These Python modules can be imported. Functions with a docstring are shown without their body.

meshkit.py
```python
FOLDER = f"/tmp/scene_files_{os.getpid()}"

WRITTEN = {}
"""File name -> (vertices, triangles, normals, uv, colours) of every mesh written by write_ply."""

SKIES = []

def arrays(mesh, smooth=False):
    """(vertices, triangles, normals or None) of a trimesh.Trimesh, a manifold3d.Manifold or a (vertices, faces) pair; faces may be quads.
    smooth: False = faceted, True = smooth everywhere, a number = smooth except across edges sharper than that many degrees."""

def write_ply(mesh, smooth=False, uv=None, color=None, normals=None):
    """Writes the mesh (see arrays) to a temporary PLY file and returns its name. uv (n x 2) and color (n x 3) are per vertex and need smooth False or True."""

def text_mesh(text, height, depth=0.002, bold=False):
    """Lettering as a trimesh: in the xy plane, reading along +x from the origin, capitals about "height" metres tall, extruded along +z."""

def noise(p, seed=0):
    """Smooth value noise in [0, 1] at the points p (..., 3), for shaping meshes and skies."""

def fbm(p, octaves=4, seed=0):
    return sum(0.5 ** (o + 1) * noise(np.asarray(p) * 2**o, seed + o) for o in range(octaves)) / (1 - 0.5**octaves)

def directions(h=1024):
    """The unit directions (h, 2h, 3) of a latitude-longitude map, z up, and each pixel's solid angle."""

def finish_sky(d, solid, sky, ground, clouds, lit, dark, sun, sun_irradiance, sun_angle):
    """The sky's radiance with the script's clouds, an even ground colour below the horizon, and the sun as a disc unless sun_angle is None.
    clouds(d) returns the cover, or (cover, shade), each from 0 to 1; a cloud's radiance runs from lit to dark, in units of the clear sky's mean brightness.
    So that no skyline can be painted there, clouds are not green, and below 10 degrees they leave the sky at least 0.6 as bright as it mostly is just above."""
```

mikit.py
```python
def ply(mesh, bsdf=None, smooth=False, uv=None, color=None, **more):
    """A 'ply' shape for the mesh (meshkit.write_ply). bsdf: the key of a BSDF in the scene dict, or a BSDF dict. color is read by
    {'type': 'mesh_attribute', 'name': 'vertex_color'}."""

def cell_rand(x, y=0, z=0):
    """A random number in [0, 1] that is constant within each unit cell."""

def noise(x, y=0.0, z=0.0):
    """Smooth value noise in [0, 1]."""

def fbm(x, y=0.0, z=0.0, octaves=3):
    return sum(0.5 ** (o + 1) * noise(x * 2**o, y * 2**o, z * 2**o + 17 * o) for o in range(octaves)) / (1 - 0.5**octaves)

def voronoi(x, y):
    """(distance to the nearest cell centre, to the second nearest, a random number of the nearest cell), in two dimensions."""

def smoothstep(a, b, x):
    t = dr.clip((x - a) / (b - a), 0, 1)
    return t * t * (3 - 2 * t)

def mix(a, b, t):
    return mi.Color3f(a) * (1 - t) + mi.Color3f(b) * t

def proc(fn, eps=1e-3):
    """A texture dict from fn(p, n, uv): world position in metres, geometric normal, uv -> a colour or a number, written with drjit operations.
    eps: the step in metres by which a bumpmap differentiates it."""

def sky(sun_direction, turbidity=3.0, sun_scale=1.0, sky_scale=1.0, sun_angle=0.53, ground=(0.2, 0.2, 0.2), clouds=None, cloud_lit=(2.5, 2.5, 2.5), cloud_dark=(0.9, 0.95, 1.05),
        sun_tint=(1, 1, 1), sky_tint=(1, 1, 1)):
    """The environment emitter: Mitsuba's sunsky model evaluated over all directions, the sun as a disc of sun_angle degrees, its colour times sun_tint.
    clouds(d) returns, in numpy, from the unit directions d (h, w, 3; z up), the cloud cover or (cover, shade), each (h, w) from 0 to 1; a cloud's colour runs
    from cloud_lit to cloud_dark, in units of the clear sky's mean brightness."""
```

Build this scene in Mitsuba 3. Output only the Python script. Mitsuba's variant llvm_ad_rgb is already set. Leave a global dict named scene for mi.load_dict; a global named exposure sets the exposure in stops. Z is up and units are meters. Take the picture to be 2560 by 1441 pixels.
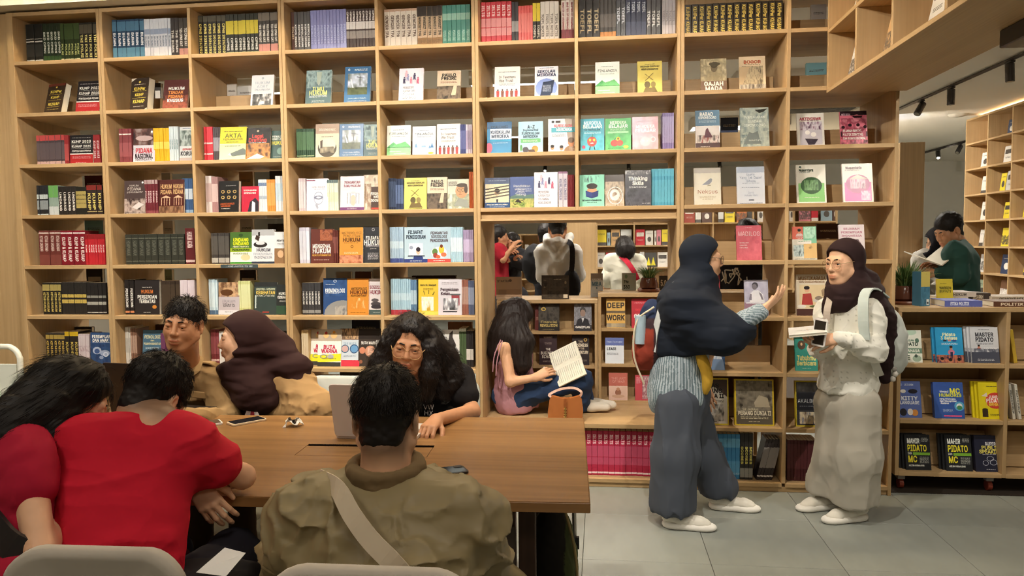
import math, random
import numpy as np, trimesh, mitsuba as mi, mikit, meshkit
import drjit as dr
from PIL import Image, ImageDraw, ImageFont
import glob
T = mi.ScalarTransform4f
scene, labels = {}, {}
rnd = random.Random(7)

# ---------------------------------------------------------------- camera (fitted to the bookcase grid; metres, z up, bookcase front at y = 0)
F_PX, YAW, PITCH, ROLL, CZ, CD = 1850.0, 0.11977, 0.0613, -0.01014, 1.51563, 4.51843
def _axes():
    cy, sy, cp, sp = math.cos(YAW), math.sin(YAW), math.cos(PITCH), math.sin(PITCH)
    f = np.array([-sy*cp, cy*cp, -sp]); r = np.array([cy, sy, 0.0]); u = np.cross(r, f)
    cr, sr = math.cos(ROLL), math.sin(ROLL)
    return cr*r+sr*u, -sr*r+cr*u, f
RT, UP, FW = _axes()
EYE = np.array([0.0, -CD, CZ])
scene['camera'] = {'type': 'perspective', 'fov': 2*math.degrees(math.atan(1280/F_PX)), 'fov_axis': 'x', 'near_clip': 0.05, 'far_clip': 100.0,
                   'to_world': T().look_at(origin=EYE.tolist(), target=(EYE+FW).tolist(), up=UP.tolist())}
exposure = 0.14

# ---------------------------------------------------------------- light: a row of ceiling spotlights before the bookcase, unseen fill panels added over the reading area, linear lamps in the hall behind
LAMPS = []          # (position, target) of the track spotlights; their housings are built further down
WARM, NEUTRAL = np.array([1.0, 0.92, 0.80]), np.array([1.0, 0.93, 0.83])
def spot(key, pos, target, power, cutoff=52, beam=26, tint=WARM):
    scene[key] = {'type': 'spot', 'to_world': T().look_at(origin=list(pos), target=list(target), up=[0.01, 1, 0.02]), 'intensity': {'type': 'rgb', 'value': (power*tint).tolist()}, 'cutoff_angle': cutoff, 'beam_width': beam}
for i, (x, tx, p) in enumerate([(-3.3, -3.2, 12), (-2.1, -2.3, 14), (-0.9, -1.0, 15), (0.25, 0.1, 17), (1.35, 1.25, 18), (2.4, 2.1, 8)]):
    LAMPS.append(((x, -1.95, 3.05), (tx, 0.0, 1.25)))
    spot('spot_light_%d' % i, LAMPS[-1][0], LAMPS[-1][1], p*0.8)
spot('spot_light_bridge', (-1.0, -2.2, 3.3), (1.4, -0.7, 2.62), 13, 24, 14)
for i, (y, t) in enumerate([(4.35, (4.75, 5.2, 1.4)), (3.35, (4.0, 3.2, 1.0)), (2.55, (2.9, 1.2, 1.0)), (5.6, (7.5, 9.0, 1.5))]): spot('spot_light_hall_%d' % i, (3.63, y, 2.93), t, 9, 60, 30)
def area_panel(key, x, y, z, w, d, power, tint=NEUTRAL):
    scene[key] = {'type': 'rectangle', 'to_world': T().translate([x, y, z]).rotate([1, 0, 0], 180).scale([w/2, d/2, 1]), 'emitter': {'type': 'area', 'radiance': {'type': 'rgb', 'value': (power*tint).tolist()}}}

for i, (x, y, p) in enumerate([(-2.6, -3.4, 17), (0.2, -3.4, 17), (2.8, -3.0, 16), (-1.4, -5.8, 20), (1.6, -5.8, 20)]): area_panel('reading_fill_%d' % i, x, y, 3.40, 0.6, 0.6, p, np.array([1.0, .9, .76]))  # unseen square panels, added to fill the reading area with light
for i, (x, y) in enumerate([(-3.2, 2.6), (-0.6, 2.6), (1.9, 3.0), (-1.5, 6), (1.8, 5.6), (7.4, 4.5), (7.4, 7.5)]): area_panel('hall_lamp_%d' % i, x, y, 3.09, 1.2, 0.35, 80)  # the right aisle pair is added out of view to brighten that side
# ---------------------------------------------------------------- helpers
def ray(px, py): return (px-1280)/F_PX*RT - (py-720.5)/F_PX*UP + FW
def onY(px, py, y): d = ray(px, py); return EYE + d*((y+CD)/d[1])
def onX(px, py, x): d = ray(px, py); return EYE + d*(x/d[0])
def onZ(px, py, z): d = ray(px, py); return EYE + d*((z-CZ)/d[2])
P = onY
def V(*a): return np.array(a, float)
def lin(c):
    if isinstance(c, str):
        c = [int(c[i:i+2], 16)/255 for i in (0, 2, 4)]
    c = np.asarray(c, float)
    return np.where(c < 0.04045, c/12.92, ((c+0.055)/1.055)**2.4)
_cnt = {}
def numbered(key):
    n = _cnt.get(key, 0); _cnt[key] = n+1
    return key if n == 0 else '%s_%03d' % (key, n)
def thing(name, label, cat=None, group=None, kind=None):
    k = numbered(name); d = {'label': label}
    if cat: d['category'] = cat
    if group: d['group'] = group
    if kind: d['kind'] = kind
    labels[k] = d
    return k
def part(parent, name, label=None, kind=None):
    k = numbered(parent+'__'+name)
    d = {}
    if label: d['label'] = label
    if kind: d['kind'] = kind
    if d: labels[k] = d
    return k
class MB:
    """collects pieces (vertices, triangles, colour) into one mesh"""
    def __init__(s): s.V, s.F, s.C, s.n = [], [], [], 0
    def add(s, v, f, c=(0.5, 0.5, 0.5)):
        v = np.asarray(v, float); f = np.asarray(f, int)
        if f.shape[1] == 4: f = np.vstack([f[:, [0, 1, 2]], f[:, [0, 2, 3]]])
        s.V.append(v); s.F.append(f+s.n); s.n += len(v)
        c = np.asarray(c, float)
        s.C.append(np.broadcast_to(c, (len(v), 3)) if c.ndim == 1 else c)
        return s
    def mesh(s, m, c=(0.5, 0.5, 0.5)): return s.add(m.vertices, m.faces, c)
    def box(s, x0, x1, y0, y1, z0, z1, c=(0.5, 0.5, 0.5), M=None, b=0.0):
        v, f = chamfer(x0, x1, y0, y1, z0, z1, b) if b else (np.array([[x, y, z] for x in (x0, x1) for y in (y0, y1) for z in (z0, z1)], float), BOXF)
        if M is not None: v = v @ M[:3, :3].T + M[:3, 3]
        return s.add(v, f, c)
    def tube(s, pts, r, c=(0.5, 0.5, 0.5), n=8, caps=True):
        pts = np.asarray(pts, float); m = len(pts); r = np.broadcast_to(r, (m,))
        t = np.gradient(pts, axis=0); t /= np.linalg.norm(t, axis=1, keepdims=True)+1e-12
        a = np.array([0, 0, 1.0]) if abs(t[0, 2]) < 0.9 else np.array([1.0, 0, 0])
        a = np.cross(t[0], a); a /= np.linalg.norm(a); A = []
        for k in range(m):
            a = a - t[k]*(a @ t[k]); a /= np.linalg.norm(a)+1e-12; A.append(a)
        A = np.array(A); B = np.cross(t, A); th = np.arange(n)*2*np.pi/n
        v = (pts[:, None]+r[:, None, None]*(np.cos(th)[None, :, None]*A[:, None]+np.sin(th)[None, :, None]*B[:, None])).reshape(-1, 3)
        i, j = np.meshgrid(np.arange(m-1), np.arange(n), indexing='ij')
        q = np.stack([i*n+j, i*n+(j+1) % n, (i+1)*n+(j+1) % n, (i+1)*n+j], -1).reshape(-1, 4)
        f = np.vstack([q[:, [0, 1, 2]], q[:, [0, 2, 3]]])
        if caps:
            e = np.array([[0, k+1, k] for k in range(1, n-1)]); g = (m-1)*n
            f = np.vstack([f, e, np.array([[g, g+k, g+k+1] for k in range(1, n-1)])])
        return s.add(v, f, c)
    def lathe(s, prof, center=(0, 0, 0), c=(0.5, 0.5, 0.5), n=24, sx=1, sy=1):
        prof = np.asarray(prof, float); m = len(prof); th = np.arange(n)*2*np.pi/n
        v = np.stack([prof[:, None, 0]*np.cos(th)*sx, prof[:, None, 0]*np.sin(th)*sy, np.broadcast_to(prof[:, None, 1], (m, n))], -1).reshape(-1, 3)+np.asarray(center)
        i, j = np.meshgrid(np.arange(m-1), np.arange(n), indexing='ij')
        q = np.stack([i*n+j, i*n+(j+1) % n, (i+1)*n+(j+1) % n, (i+1)*n+j], -1).reshape(-1, 4)
        return s.add(v, q, c)
    def quad(s, a, b, c_, d, c): return s.add([a, b, c_, d], [[0, 1, 2], [0, 2, 3]], c)
    def arrays(s): return np.vstack(s.V), np.vstack(s.F), np.vstack(s.C)
    def put(s, key, bsdf, smooth=False, colored=True, M=None, shade=False):
        v, f, c = s.arrays()
        if M is not None: v = v @ M[:3, :3].T + M[:3, 3]
        scene[key] = cply((v, f), bsdf, smooth, c if colored else None, shade)
        return key
def pack(c):
    """flat colours of vertices as two numbers, so that meshes of one material can be joined"""
    q = np.round(255*np.clip(c, 0, 1)**(1/2.2)); return np.stack([q[:, 0]*256+q[:, 1], q[:, 2]], 1)
def cply(vf, bsdf, smooth=False, c=None, shade=False, **kw):
    v, f = vf
    if smooth not in (True, False):
        m = trimesh.Trimesh(v, f, process=False); ids = np.arange(len(v))
        m.vertex_attributes['src'] = ids
        m2 = trimesh.graph.smooth_shade(m, angle=np.radians(smooth), facet_minarea=None)
        if c is not None:
            src = m2.vertex_attributes.get('src')
            if src is None or len(src) != len(m2.vertices):
                from scipy.spatial import cKDTree
                src = cKDTree(v).query(m2.vertices)[1]
            c = c[np.asarray(src, int)]
        v, f, smooth = np.array(m2.vertices), np.array(m2.faces), True
    if c is None: return mikit.ply((v, f), bsdf, smooth=smooth, **kw)
    if shade: return mikit.ply((v, f), bsdf+'_vc', smooth=smooth, color=c, **kw)
    return mikit.ply((v, f), bsdf, smooth=smooth, uv=pack(np.asarray(c)), **kw)
BOXF = np.array([[0, 1, 3], [0, 3, 2], [4, 6, 7], [4, 7, 5], [0, 4, 5], [0, 5, 1], [2, 3, 7], [2, 7, 6], [0, 2, 6], [0, 6, 4], [1, 5, 7], [1, 7, 3]])
_chf = []
def chamfer(x0, x1, y0, y1, z0, z1, b):
    """box with chamfered edges"""
    S = [(sx, sy, sz) for sx in (-1, 1) for sy in (-1, 1) for sz in (-1, 1)]
    h = np.array([x1-x0, y1-y0, z1-z0])/2; cc = np.array([x0+x1, y0+y1, z0+z1])/2
    def pts(h, b):
        o = []
        for sg in S:
            for k in range(3):
                e = h-b; e = e.copy(); e[k] = h[k]
                o.append(np.array(sg)*e)
        return np.array(o)
    if not _chf:
        p = pts(np.ones(3), 0.2); m = trimesh.convex.convex_hull(p)
        idx = [int(np.argmin(((p-q)**2).sum(1))) for q in m.vertices]
        _chf.append(np.array(idx)[m.faces])
    return pts(h, min(b, h.min()*0.9))+cc, _chf[0]
def frame(o, x, y, z):
    M = np.eye(4); M[:3, 0], M[:3, 1], M[:3, 2], M[:3, 3] = x, y, z, o; return M
def rotM(axis, deg, o=(0, 0, 0)):
    M = trimesh.transformations.rotation_matrix(math.radians(deg), axis); M[:3, 3] += np.asarray(o, float); return M
def unit(v): v = np.asarray(v, float); return v/(np.linalg.norm(v)+1e-12)
def spline(p, n):
    p = np.asarray(p, float); m = len(p); t = np.linspace(0, m-1, n); i = np.clip(t.astype(int), 0, m-2); u = (t-i)[:, None]
    P = np.vstack([2*p[0]-p[1], p, 2*p[-1]-p[-2]]); a, b, c, d = P[i], P[i+1], P[i+2], P[i+3]
    return 0.5*((2*b)+(c-a)*u+(2*a-5*b+4*c-d)*u*u+(3*b-a-3*c+d)*u**3)

# ---------------------------------------------------------------- materials
def rgb(c): return {'type': 'rgb', 'value': [float(x) for x in lin(c)]}
def grain(axis, c1, c2, fine=110.0, long=2.2):
    c1, c2 = lin(c1).tolist(), lin(c2).tolist()
    def fn(p, n, uv):
        x, y, z = (p.x, p.y, p.z)
        q = {'x': (x*long, y*fine, z*fine), 'y': (x*fine, y*long, z*fine), 'z': (x*fine, y*fine, z*long)}[axis]
        q2 = {'x': (x*0.9, y*16, z*16), 'y': (x*16, y*0.9, z*16), 'z': (x*16, y*16, z*0.9)}[axis]
        a = mikit.fbm(*q, octaves=2); b = mikit.noise(*q2)
        return mikit.mix(c1, c2, dr.clip(0.55*a+0.5*b, 0, 1))
    return mikit.proc(fn)
def wood(key, axis, c1, c2, rough=0.5, fine=110.0, spec=0.35):
    scene[key] = {'type': 'twosided', 'bsdf': {'type': 'principled', 'base_color': grain(axis, c1, c2, fine), 'roughness': rough, 'specular': spec}}
wood('wood_z', 'z', 'bea178', 'a1835a')
wood('wood_x', 'x', 'bea178', 'a1835a')
wood('wood_y', 'y', 'bea178', 'a1835a')
wood('wood_table', 'x', '977044', '6c4c2b', 0.36, 60.0, 0.45)
wood('wood_dark', 'z', '4b3426', '33221a', 0.5)
VC = {'type': 'mesh_attribute', 'name': 'vertex_color'}
def flat_fn(p, n, uv):
    u = dr.floor(uv.x+0.5); r = dr.floor(u/256.0); g = u-256.0*r; b = dr.floor(uv.y+0.5)
    return mi.Color3f(dr.power(r/255.0, 2.2), dr.power(g/255.0, 2.2), dr.power(b/255.0, 2.2))
FLAT = mikit.proc(flat_fn)
def pr(key, rough, spec=0.5, **k):
    for kk, tex in ((key, FLAT), (key+'_vc', VC)):
        scene[kk] = {'type': 'twosided', 'bsdf': {'type': 'principled', 'base_color': tex, 'roughness': rough, 'specular': spec, **k}}
pr('gloss', 0.42, 0.3)
pr('wrap', 0.3, 0.45)
pr('paper', 0.85, 0.2)
pr('cloth', 0.9, 0.15, sheen=0.4)
pr('skin', 0.5, 0.4)
pr('nylon', 0.5, 0.35)
pr('hair', 0.55, 0.25)
pr('plastic', 0.35, 0.5)
pr('metal', 0.3, 0.5, metallic=0.9)
pr('leather', 0.42, 0.5)
scene['paint'] = {'type': 'twosided', 'bsdf': {'type': 'diffuse', 'reflectance': FLAT}}
def floor_fn(p, n, uv):
    c = mikit.cell_rand(dr.floor((p.x+0.09)/0.6), dr.floor((p.y+1.05)/0.6), 3)
    a = mikit.fbm(p.x*3.1, p.y*3.1, 0.3, octaves=3); b = mikit.fbm(p.x*23, p.y*9, 1.3, octaves=2)
    return mikit.mix(lin('92968f').tolist(), lin('767a75').tolist(), dr.clip(0.15+0.5*a+0.25*b+0.22*(c-0.5), 0, 1))
scene['floor_tile'] = {'type': 'twosided', 'bsdf': {'type': 'principled', 'base_color': mikit.proc(floor_fn), 'roughness': 0.38, 'specular': 0.35}}
scene['lens_glass'] = {'type': 'thindielectric', 'int_ior': 1.45}
# ---------------------------------------------------------------- the setting
def struct(name, m, bsdf, label=None, smooth=False, colored=True):
    k = numbered(name); labels[k] = {'kind': 'structure', **({'label': label} if label else {})}
    m.put(k, bsdf, smooth, colored); return k
# floor: a bed, and every 60 cm tile near the camera its own slab with open joints
TX0, TY0 = -0.09, -1.05
m = MB(); m.box(-7, 9, -8, 18, -0.06, -0.012, lin('6d6d66'))
labels['floor'] = {'kind': 'structure', 'label': 'grey stone tile floor'}
m.put('floor', 'paint')
tile_v = MB().box(0.0012, 0.5988, 0.0012, 0.5988, -0.012, 0.0, b=0.0012)
for i in range(-6, 6):
    for j in range(-3, 4):
        if i >= 5 and j > 1: continue
        t = MB(); v, f, c = tile_v.arrays(); t.add(v+[TX0+0.6*i, TY0+0.6*j, 0], f)
        t.put(part('floor', 'tile'), 'floor_tile', colored=False)
t = MB()
for x0, x1, y0, y1 in [(-7, TX0-3.6, -8, 18), (TX0+3.6, 9, -8, 18), (TX0-3.6, TX0+3.6, -8, TY0-1.8), (TX0-3.6, TX0+3.6, TY0+2.4, 18)]:
    t.box(x0, x1, y0, y1, -0.012, -0.0005)
t.put(part('floor', 'far_tiles', 'grey floor tiles too far away to tell apart', 'stuff'), 'floor_tile', colored=False)
# dark carpet strip under the display island
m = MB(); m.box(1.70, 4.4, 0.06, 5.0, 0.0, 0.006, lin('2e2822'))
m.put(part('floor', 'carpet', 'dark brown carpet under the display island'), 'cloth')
CEIL, HALL = 3.42, 3.12
WHITE, GREYW = lin('e4ded2'), lin('b4b2a9')
# ceilings: reading area (front) higher, hall behind lower
m = MB(); m.box(-7, 9, -8, -0.05, CEIL, CEIL+0.05, WHITE); struct('ceiling', m, 'paint', 'pale ceiling of the reading area')
m = MB(); m.box(-7, 9, 0.7, 18, HALL, HALL+0.05, WHITE); struct('ceiling', m, 'paint', 'pale lower ceiling of the hall behind')
m = MB(); m.box(-7, 1.28, -0.10, 0.75, 3.063, CEIL+0.02, lin('e0d6c0')); m.box(1.28, 9, 0.62, 0.75, HALL, CEIL+0.02, WHITE); struct('trim_3', m, 'paint', 'cream soffit over the big bookcase')
m = MB(); m.box(-7, -6.9, -8, 18, 0, 3.5, lin('b5ad9e')); struct('wall_left', m, 'paint')
m = MB(); m.box(8.4, 8.5, -8, 18, 0, 3.5, GREYW); struct('wall_right', m, 'paint', 'plain grey wall at the far right of the hall')
m = MB(); m.box(-7, 9, 12.0, 12.1, 0, 3.5, lin('d2cdc2')); struct('wall_back', m, 'paint', 'pale grey back wall of the hall')
m = MB(); m.box(-7, 9, -8.1, -8.0, 0, 3.5, lin('b5ad9e')); struct('wall_front', m, 'paint')
# wood-clad wall that ends the bookcase on the left
m = MB()
labels['wall_wood'] = {'kind': 'structure', 'label': 'oak clad wall left of the big bookcase'}
m.box(-6.9, -3.868, 0.02, 0.6, 0.0, 3.05); m.put('wall_wood', 'wood_z', colored=False)

# ---------------------------------------------------------------- the big bookcase: five units side by side, rows 33.5 cm apart
X0, UW, ZA, TT, PITCHZ = -3.2096, 1.22696, 2.71069, 0.0209, 0.335
DEPTH, LIP = 0.60, 0.024
def zrow(r): return ZA - PITCHZ*(r-1) + LIP      # top of the shelf board that carries row r (1 = top)
ZTOP = ZA + PITCHZ + 0.004
def colx(c):                                       # inner faces of column c (1..9)
    if c == 1: return X0-UW/2+TT/2-0.009, X0-TT
    k = (c-2)//2; a = X0+k*UW
    return (a+TT, a+UW/2-TT/2) if c % 2 == 0 else (a+UW/2+TT/2, a+UW-TT)
ORD = ['zeroth', 'first', 'second', 'third', 'fourth', 'fifth', 'sixth', 'seventh', 'eighth', 'ninth', 'tenth', 'eleventh', 'twelfth', 'thirteenth', 'fourteenth', 'fifteenth', 'sixteenth', 'seventeenth']
NUMW = ['zero', 'one', 'two', 'three', 'four', 'five', 'six', 'seven', 'eight', 'nine', 'ten', 'eleven', 'twelve', 'thirteen', 'fourteen', 'fifteen', 'sixteen', 'seventeen']
def board(parent, name, x0, x1, y0, y1, z0, z1, ax, b=0.0015, label=None):
    k = part(parent, name, label); MB().box(x0, x1, y0, y1, z0, z1, b=b).put(k, 'wood_'+ax, colored=False); return k
BRIDGE_X = 1.295
def rest(u, c, r, h=0.125, x1cut=0.0, x0cut=0.0):
    a, b = colx(c); z = zrow(r)
    board(u, 'book_rest', a+0.002+x0cut, b-0.012-x1cut, 0.285, 0.303, z, z+h, 'x')
def unit_case(cols, label):
    u = thing('bookcase', label, 'bookcase')
    a, b = colx(cols[0])[0], colx(cols[-1])[1]
    nook = 6 in cols
    left = -3.866 if cols[0] == 1 else a-TT
    board(u, 'side_panel', left, a, 0, DEPTH, 0.0, ZTOP, 'z'); board(u, 'side_panel', b, b+TT-0.0015, 0, DEPTH, 0.0, ZTOP, 'z')
    board(u, 'top_panel', a, b, 0, DEPTH, ZTOP-LIP, ZTOP, 'x')
    board(u, 'plinth', a, b, 0.012, DEPTH-0.012, 0.0, zrow(9)-LIP, 'x')
    if len(cols) == 2:
        zlo = zrow(4)-LIP if nook else zrow(9)
        board(u, 'divider', colx(cols[0])[1], colx(cols[1])[0], 0.0005, DEPTH, zlo, ZTOP-LIP, 'z')
    for c in cols:
        x0, x1 = colx(c)
        for r in range(1, 10):
            if nook and 5 <= r <= 8: continue
            board(u, 'shelf', x0, x1, 0.0005, DEPTH, zrow(r)-LIP, zrow(r), 'x')
            if r == 1 and c < 9:
                board(u, 'back_panel', x0, x1, 0.30, 0.312, zrow(1), ZTOP-LIP, 'z')
            elif not nook or r < 9: rest(u, c, r, 0.125 if r < 9 else 0.0801)
    if nook:
        board(u, 'beam', a, b, 0.03, DEPTH-0.03, 1.66, zrow(4)-LIP, 'x')
        board(u, 'beam_edge', a, b, 0.0, DEPTH, 1.648, 1.66, 'x')
        board(u, 'bench_seat', a, b, 0.0, 0.648, 0.370, 0.397, 'x', label='wide oak bench seat in the opening')
        board(u, 'back_panel', a, b, 0.33, 0.345, zrow(9), 0.370, 'z')
    return u
U0 = unit_case([1], 'narrow oak bookcase unit at the far left, against the wood-clad wall')
U1 = unit_case([2, 3], 'tall oak bookcase unit behind the two students in khaki')
U2 = unit_case([4, 5], 'tall oak bookcase unit behind the curly-haired girl in black')
U3 = unit_case([6, 7], 'tall oak bookcase unit with an open seating nook and bench below')
U4 = unit_case([8, 9], 'tall oak bookcase unit behind the two standing women in headscarves')

# ---------------------------------------------------------------- overhead bookcase that bridges out from the big one towards the camera
u = thing('overhead_bookcase', 'oak bookcase bridging overhead at the upper right, seen from below', 'bookcase')
bx0, bx1, bz = BRIDGE_X, 1.735, 2.358
board(u, 'bottom_panel', bx0, bx1, -3.2, -0.002, bz, bz+0.022, 'y')
board(u, 'back_panel', 1.50, 1.515, -3.2, -0.002, bz+0.022, CEIL-0.03, 'z')
for k in range(1, 4):
    z = bz+0.335*k
    board(u, 'shelf', bx0, bx1, -3.2, -0.002, z, z+0.022, 'y')
yy = [-0.024, -0.495, -0.975, -1.5, -2.0, -2.5, -3.0]
for y in yy:
    for k in range(3):
        board(u, 'divider', bx0+0.0005, bx1, y, y+0.022, bz+0.022+0.335*k, bz+0.335*(k+1), 'z')
OVER = u
# deep white baffles added round the hall's ceiling lamps to hide their glow
for i, (x, y) in enumerate([(-3.2, 2.6), (-0.6, 2.6), (1.9, 3.0), (-1.5, 6), (1.8, 5.6), (7.4, 4.5), (7.4, 7.5)]):
    m = MB()
    for a in ((-.62, .62, -.20, -.18), (-.62, .62, .18, .20), (-.62, -.605, -.18, .18), (.605, .62, -.18, .18)): m.box(x+a[0], x+a[1], y+a[2], y+a[3], HALL-.13, HALL-.001, lin('d8d2c6'))
    m.put('hall_lamp_%d__housing' % i, 'paint')
# ---------------------------------------------------------------- lettering as flat print
_FONT = ImageFont.truetype(glob.glob('/opt/blender-*/*/datafiles/fonts/Inter.woff2')[0], 44)
_gl = {}
def glyph(ch, bold):
    """(triangulated outline at cap height 1, advance)"""
    if (ch, bold) in _gl: return _gl[ch, bold]
    from shapely import box, union_all
    adv = _FONT.getlength(ch)/32.0 + (0.04 if bold else 0)
    im = Image.new('L', (80, 80)); ImageDraw.Draw(im).text((12, 56), ch, 255, _FONT, anchor='ls', stroke_width=2 if bold else 0)
    on = np.pad(np.asarray(im) > 120, ((0, 0), (1, 1))).astype(np.int8)
    d = np.diff(on, axis=1); rows, a = np.nonzero(d == 1); b = np.nonzero(d == -1)[1]
    if len(rows) == 0: _gl[ch, bold] = (None, None, adv); return _gl[ch, bold]
    s = union_all(box(a, 56-rows-1, b, 56-rows)).buffer(0.6).buffer(-0.6).simplify(0.8)
    V, Fc, n = [], [], 0
    for g in getattr(s, 'geoms', [s]):
        v, f = trimesh.creation.triangulate_polygon(g, engine='earcut'); V.append(v); Fc.append(f+n); n += len(v)
    v = (np.vstack(V)-[12, 0])/32.0; f = np.vstack(Fc)
    t = v[f]; cr = np.cross(t[:, 1]-t[:, 0], t[:, 2]-t[:, 0]); f[cr < 0] = f[cr < 0][:, ::-1]
    _gl[ch, bold] = (v, f, adv); return _gl[ch, bold]
def text(mb, s, cx, cy, h, c, M=None, w=None, bold=True, off=0.0006, down=False):
    """flat lettering centred at cx, cy in a local x-y plane (z = off), capitals h tall, squeezed to width w; down: reads downwards"""
    V, Fc, n, x = [], [], 0, 0.0
    for ch in s:
        v, f, adv = glyph(ch, bold)
        if v is not None: V.append(v+[x, 0]); Fc.append(f+n); n += len(v)
        x += adv
    if not V: return
    v = np.vstack(V); f = np.vstack(Fc)
    sx = h if w is None else (min(w/x, h*1.5) if w > 0 else -w/x)
    v = np.stack([(v[:, 0]-x/2)*sx, (v[:, 1]-0.5)*h], 1)
    if down: v = np.stack([v[:, 1], -v[:, 0]], 1)
    v = np.column_stack([v[:, 0]+cx, v[:, 1]+cy, np.full(len(v), off)])
    if M is not None: v = v @ M[:3, :3].T + M[:3, 3]
    mb.add(v, f, lin(c))
CIRC = np.array([[math.cos(a), math.sin(a)] for a in np.arange(20)*math.pi/10])
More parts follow.
